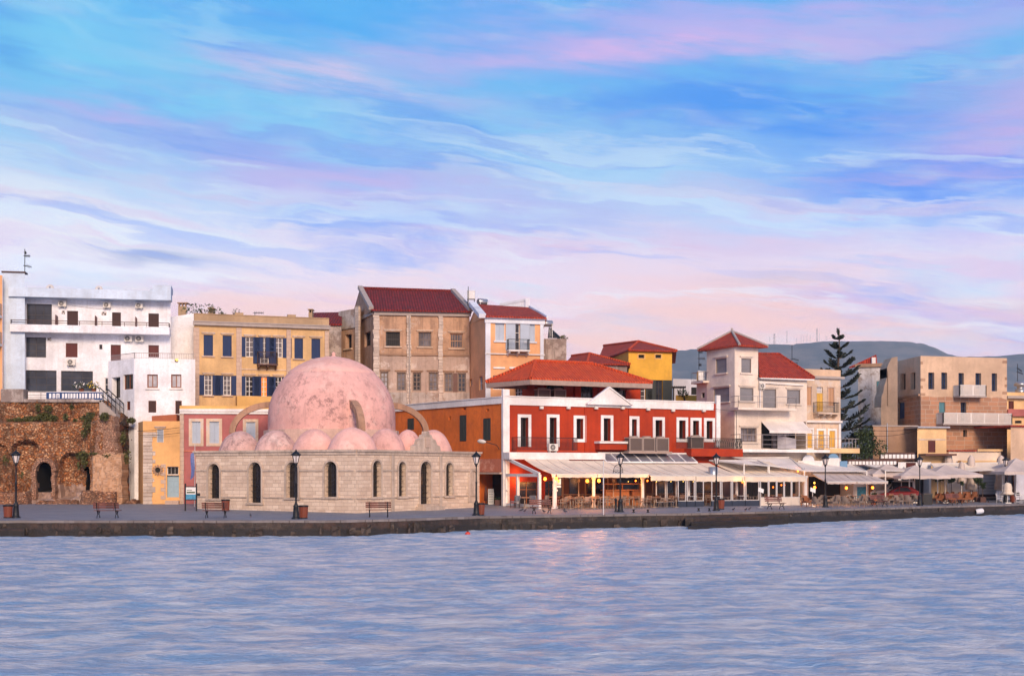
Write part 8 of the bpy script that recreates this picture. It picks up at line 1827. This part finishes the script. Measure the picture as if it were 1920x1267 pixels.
# cars
def make_car(name, label, px, Y, yaw, L, Wd, H, paint, suv):
    p = GY(px, Y); t_ = thing(name, label, 'car', p, None, yaw)
    if suv: low = [(-L/2, .35), (-L/2, .95), (-L/2+.1, 1.02), (L/2-1.2, 1.05), (L/2-.15, .92), (L/2, .75), (L/2, .35)]; cab = [(-L/2+.08, 1.02), (-L/2+.2, H), (L/2-2.1, H), (L/2-1.25, 1.04)]
    else: low = [(-L/2, .32), (-L/2, .75), (-L/2+.1, .93), (L/2-1.15, .92), (L/2-.2, .75), (L/2, .6), (L/2, .32)]; cab = [(-L/2+.12, .92), (-L/2+.75, H-.05), (-L/2+1.3, H), (L/2-1.85, H-.03), (L/2-.95, .92)]
    o = Vector(p); ca, sa = math.cos(yaw), math.sin(yaw)
    def T(x, y, z): return Vector((o.x+x, o.y+y, o.z+z))      # the car empty carries the turn
    def loft(prof, w0, w1, zmin, zmax):
        mb = MB(); n = len(prof); vs = []
        for s in (-1, 1):
            for x, z in prof: k = (z-zmin)/(zmax-zmin); vs.append(T(x, s*(w0+(w1-w0)*k)/2, z))
        fs = [(i, (i+1) % n, n+(i+1) % n, n+i) for i in range(n)]+[tuple(range(n))[::-1], tuple(range(n, 2*n))]; mb.add(vs, fs); return mb
    b = loft(low, Wd, Wd*.97, .3, 1.05); b2 = loft(cab, Wd*.95, Wd*.78, .9, H); b.add(b2.v, b2.f); b.sm[-len(b2.f):] = [False]*len(b2.f); body = b.build('body', M[paint], t_)
    bv = body.modifiers.new('soft', 'BEVEL'); bv.width = .07; bv.segments = 2; bv.limit_method = 'ANGLE'
    def glassq(q, nm): mb = MB(); mb.poly(q); mb.build(nm, M['glass'], t_)
    for s in (-1, 1):
        z0, z1 = (1.1, H-.12) if suv else (.97, H-.12); wy = lambda z: s*((Wd*.95+(Wd*.78-Wd*.95)*(z-.9)/(H-.9))/2+.012)
        xs_ = ((-L/2+.3, -L/2+1.2), (-L/2+1.28, -L/2+2.0), (-L/2+2.08, L/2-1.55)) if suv else ((-L/2+.75, -L/2+1.75), (-L/2+1.83, L/2-1.35))
        for k, (a, b_) in enumerate(xs_):
            last = k == len(xs_)-1; q = [T(a, wy(z0), z0), T(b_, wy(z0), z0), T(b_-(.45 if last else 0), wy(z1), z1), T(a+(.35 if k == 0 and not suv else 0), wy(z1), z1)]; glassq(q if s < 0 else q[::-1], 'window')
    (xa, za), (xb, zb2) = (cab[-2], cab[-1]); f_ = lambda k, s: T(xa+(xb-xa)*k+.015, s*(Wd*.78+(Wd*.95-Wd*.78)*k)/2*.88, za+(zb2-za)*k+.012); glassq([f_(.12, -1), f_(.92, -1), f_(.92, 1), f_(.12, 1)], 'windscreen')
    for x in (-L/2+.75, L/2-.8):
        for s in (-1, 1):
            c = T(x, s*(Wd/2-.1), .31); mb = MB(); r = .31; pr = [(.2, -.1), (r-.03, -.1), (r, -.05), (r, .05), (r-.03, .1), (.2, .1)]; vs = []; n = 18
            for rr, w_ in pr:
                for k in range(n): a = k*2*math.pi/n; vs.append(c+Vector((rr*math.cos(a), w_*1., rr*math.sin(a))))
            mb.add(vs, [(j*n+k, (j+1)*n+k, (j+1)*n+(k+1) % n, j*n+(k+1) % n) for j in range(len(pr)-1) for k in range(n)], True); wl_ = mb.build('wheel', M['tyre'], t_)
            mb = MB(); mb.poly([c+Vector((.2*math.cos(a), s*.085, .2*math.sin(a))) for a in np.linspace(0, 6.28, 14)[:-1]]); mb.build('rim', M['steel'], wl_)
    for s in (-1, 1):
        mb = MB(); y = s*(Wd/2-.25); z = .72 if suv else .58; mb.hexa([T(L/2-.02, y-.15, z), T(L/2+.02, y-.15, z), T(L/2+.02, y+.15, z), T(L/2-.02, y+.15, z)], [T(L/2-.1, y-.14, z+.14), T(L/2-.04, y-.14, z+.14), T(L/2-.04, y+.14, z+.14), T(L/2-.1, y+.14, z+.14)]); mb.build('headlight', M['lampglass'], t_)
    if suv:
        mb = MB(); path = [T(-L/2+.3, -.55, H), T(-L/2+.3, -.55, H+.2), T(L/2-2.2, -.55, H+.2), T(L/2-2.2, -.55, H)]
        for y in (0, 1.1):
            for a, b_ in zip(path, path[1:]): mb.bar(a+Vector((0, y, 0)), b_+Vector((0, y, 0)), .05, .05)
        for q in path[1:3]: mb.bar(q, q+Vector((0, 1.1, 0)), .04, .04)
        mb.build('roof_rack', M['paleblock'], t_)
    return t_
make_car('parked_car', 'dark red hatchback parked under the left square umbrella behind wicker chairs', 1685, 110.8, math.pi-.25, 3.6, 1.62, 1.42, 'carred', False)
make_car('parked_jeep', 'white off-road car with roof rack parked behind the dark red hatchback', 1673, 113.0, math.pi-.2, 3.9, 1.7, 1.85, 'carwhite', True)
# potted trees
def pottree(px, py, h, r, label, boxed=False, n=500):
    p = G(px, py) if py > 940 else GY(px, 112.5+(934-py)*.6); t_ = thing('potted_tree', label, 'potted tree', p); mb = MB()
    if boxed: mb.obox(p, .5, .5, .45)
    else: mb.lathe(p, [(.2, 0), (.28, .42), (.3, .45), (.25, .45), (.22, .38), (0, .36)], 14)
    mb.build('pot', M['darkwood' if boxed else 'terracotta'], t_); mb = MB(); mb.tube([p+Vector((0, 0, .36)), p+Vector((.04, 0, h*.5)), p+Vector((0, 0, h))], [.04, .03, .02], 6); mb.build('trunk', M['bark'], t_); mb = MB()
    for k in range(7): tuft(mb, p+Vector((random.gauss(0, .4)*r, random.gauss(0, .4)*r, h+random.gauss(0, .4)*r)), r*.6, r*.6, r*.55, n//7, .09)
    mb.build('crown', M['leaf'], t_, uv=False)
pottree(1783.5, 934, 2.0, .42, 'round dark potted tree among the orange wicker armchairs', n=420); pottree(1834, 931, 2.0, .38, 'potted tree with two dark clumps before the white roller door', True); pottree(1842, 932, 1.55, .28, 'smaller potted tree right beside the roller door tree', True, 220); pottree(1804, 933, 1.7, .24, 'thin pale potted plant below a closed umbrella', n=160); pottree(1762, 928, 2.1, .35, 'tall dark plant at the left end of the orange wicker armchairs', n=300); pottree(1638, 946, .8, .22, 'low flower pot below the right lantern of the taverna', n=160)
# passage clutter beside the mosque
p = G(911, 945.5); t_ = thing('closed_parasol', 'small dark red closed parasol standing in the passage by the mosque', 'parasol', p); mb = MB(); mb.lathe(p, [(.2, 0), (.2, .05), (.03, .08), (.03, .3)], 12); mb.build('stand', M['iron'], t_); mb = MB(); mb.lathe(p, [(.04, .25), (.14, .3), (.12, .9), (.06, 1.35), (0, 1.4)], 10); mb.build('canopy', M['darkwood'], t_)
p = G(914.5, 945); t_ = thing('menu_rack', 'white sheeted menu rack in the passage right of the mosque', 'menu rack', p+Vector((.25, 0, 0))); q = p+Vector((.25, 0, 0)); mb = MB(); mb.obox(q, .44, .1, 1.2); mb.build('board', M['paper'], t_); mb = MB()
for k in range(8): mb.obox(q+Vector((0, -.052, .12+.13*k)), .36, .004, .05)
mb.build('lettering', M['greychair'], t_)
for i, (px, py, rz) in enumerate(((924, 944.5, .3), (927, 943.2, .3))): seat('grey', G(px, py), rz, 'dark chair stored in the passage between mosque and red house', 'chairs stored in the passage')
p = G(938, 947); t_ = thing('planter_box', 'low dark planter box at the foot of the white corner pillar', 'planter', p); mb = MB(); mb.obox(p, .85, .4, .42); mb.build('box', M['darkwood'], t_); mb = MB(); tuft(mb, p+Vector((0, 0, .5)), .4, .2, .12, 120, .07); mb.build('plants', M['leaf'], t_, uv=False)
# buoys, fender, pigeons, low quay fittings
def buoy(px, py, r, mat, label, name='buoy'):
    Y = F*(CZ-.05)/(py-HY); p = W(px, py, Y); p.z = 0; t_ = thing(name, label, 'buoy', p); mb = MB(); mb.lathe(p, [(0, -r*.6), (r*.8, -r*.4), (r, 0), (r*.85, r*.5), (r*.4, r*.85), (0, r*.95)], 14); mb.build('float', M[mat], t_); mb = MB(); mb.lathe(p, [(r*.3, r*.8), (r*.3, r*1.15), (0, r*1.2)], 8); mb.build('ring', M['iron'], t_)
buoy(877, 999.5, .17, 'buoyred', 'small orange red buoy floating off the mosque corner'); buoy(1645, 969, .10, 'buoyred', 'tiny red float close to the quay on the right')
Y = Yedge(1836)-.35; p = W(1836, 958, Y); t_ = thing('fender', 'white fender with dark end hanging on the quay wall on the right', 'fender', p); mb = MB(); d = Vector((.38, .02, .06)); mb.tube([p-d, p-d*.8, p, p+d*.8, p+d], [.1, .2, .23, .2, .08], 12); mb.build('body', M['buoywhite'], t_); mb = MB(); mb.tube([p-d*1.02, p-d*.82], [.1, .21], 12); mb.build('end_cap', M['iron'], t_); mb = MB(); mb.tube([p-d, Vector((p.x-.5, Y+.4, .93))], .02, 5); mb.build('rope', M['rust'], t_)
def pigeon():
    t_ = thing('pigeon', 'small grey pigeon standing on the quay', 'pigeon', (0, 0, 0), 'pigeons on the quay'); mb = MB(); mb.tube([(-.17, 0, .12), (-.1, 0, .13), (0, 0, .15), (.08, 0, .17), (.11, 0, .22), (.13, 0, .25), (.155, 0, .245), (.18, 0, .235)], [.012, .035, .06, .05, .03, .03, .02, .004], 8); mb.build('body', M['pigeon'], t_)
    for s in (-.02, .02): mb = MB(); mb.tube([(0, s, .1), (.0, s, 0), (.03, s, 0)], .006, 5); mb.build('leg', M['terracotta'], t_)
    return t_
pg0 = pigeon(); pg0.location = G(977, 960)
for px, py in ((984, 961), (1020, 962), (1058, 959), (1060, 962), (560, 968), (1375, 958), (1398, 958.5), (1405, 957), (1766, 945), (1772, 944), (1853, 943), (470, 970)): dup(pg0, G(px, py), rs.random()*6.28)
for px in (1215, 1310, 1330, 1188): p = G(px, 960.3 if px < 1250 else 957.8); mb = MB(); mb.lathe(p, [(.12, 0), (.1, .04), (.06, .06), (.05, .14), (.1, .17), (.1, .2), (0, .22)], 10); single(mb, 'mooring_bollard', M['iron'], 'low iron mooring bollard on the quay edge before the restaurants', 'mooring bollard', 'low mooring bollards', p)

# ------------------------------------------------------------------ the air
mb = MB(); mb.box((-2600, -320, -3), (2600, 3180, 338)); m = bpy.data.materials.new('thin_haze'); m.use_nodes = True; x = NT(m.node_tree); x.n.clear()
o_ = x.node('ShaderNodeOutputMaterial'); v_ = x.node('ShaderNodeVolumePrincipled'); v_.inputs['Color'].default_value = (.58, .76, 1, 1); v_.inputs['Density'].default_value = .00016; v_.inputs['Anisotropy'].default_value = 0.
x.l.new(v_.outputs[0], o_.inputs['Volume']); hz = mb.build('haze', m, None, (0, 0, 0), uv=False); tag(hz, 'thin blue evening haze over harbour and town', 'haze', kind='stuff')
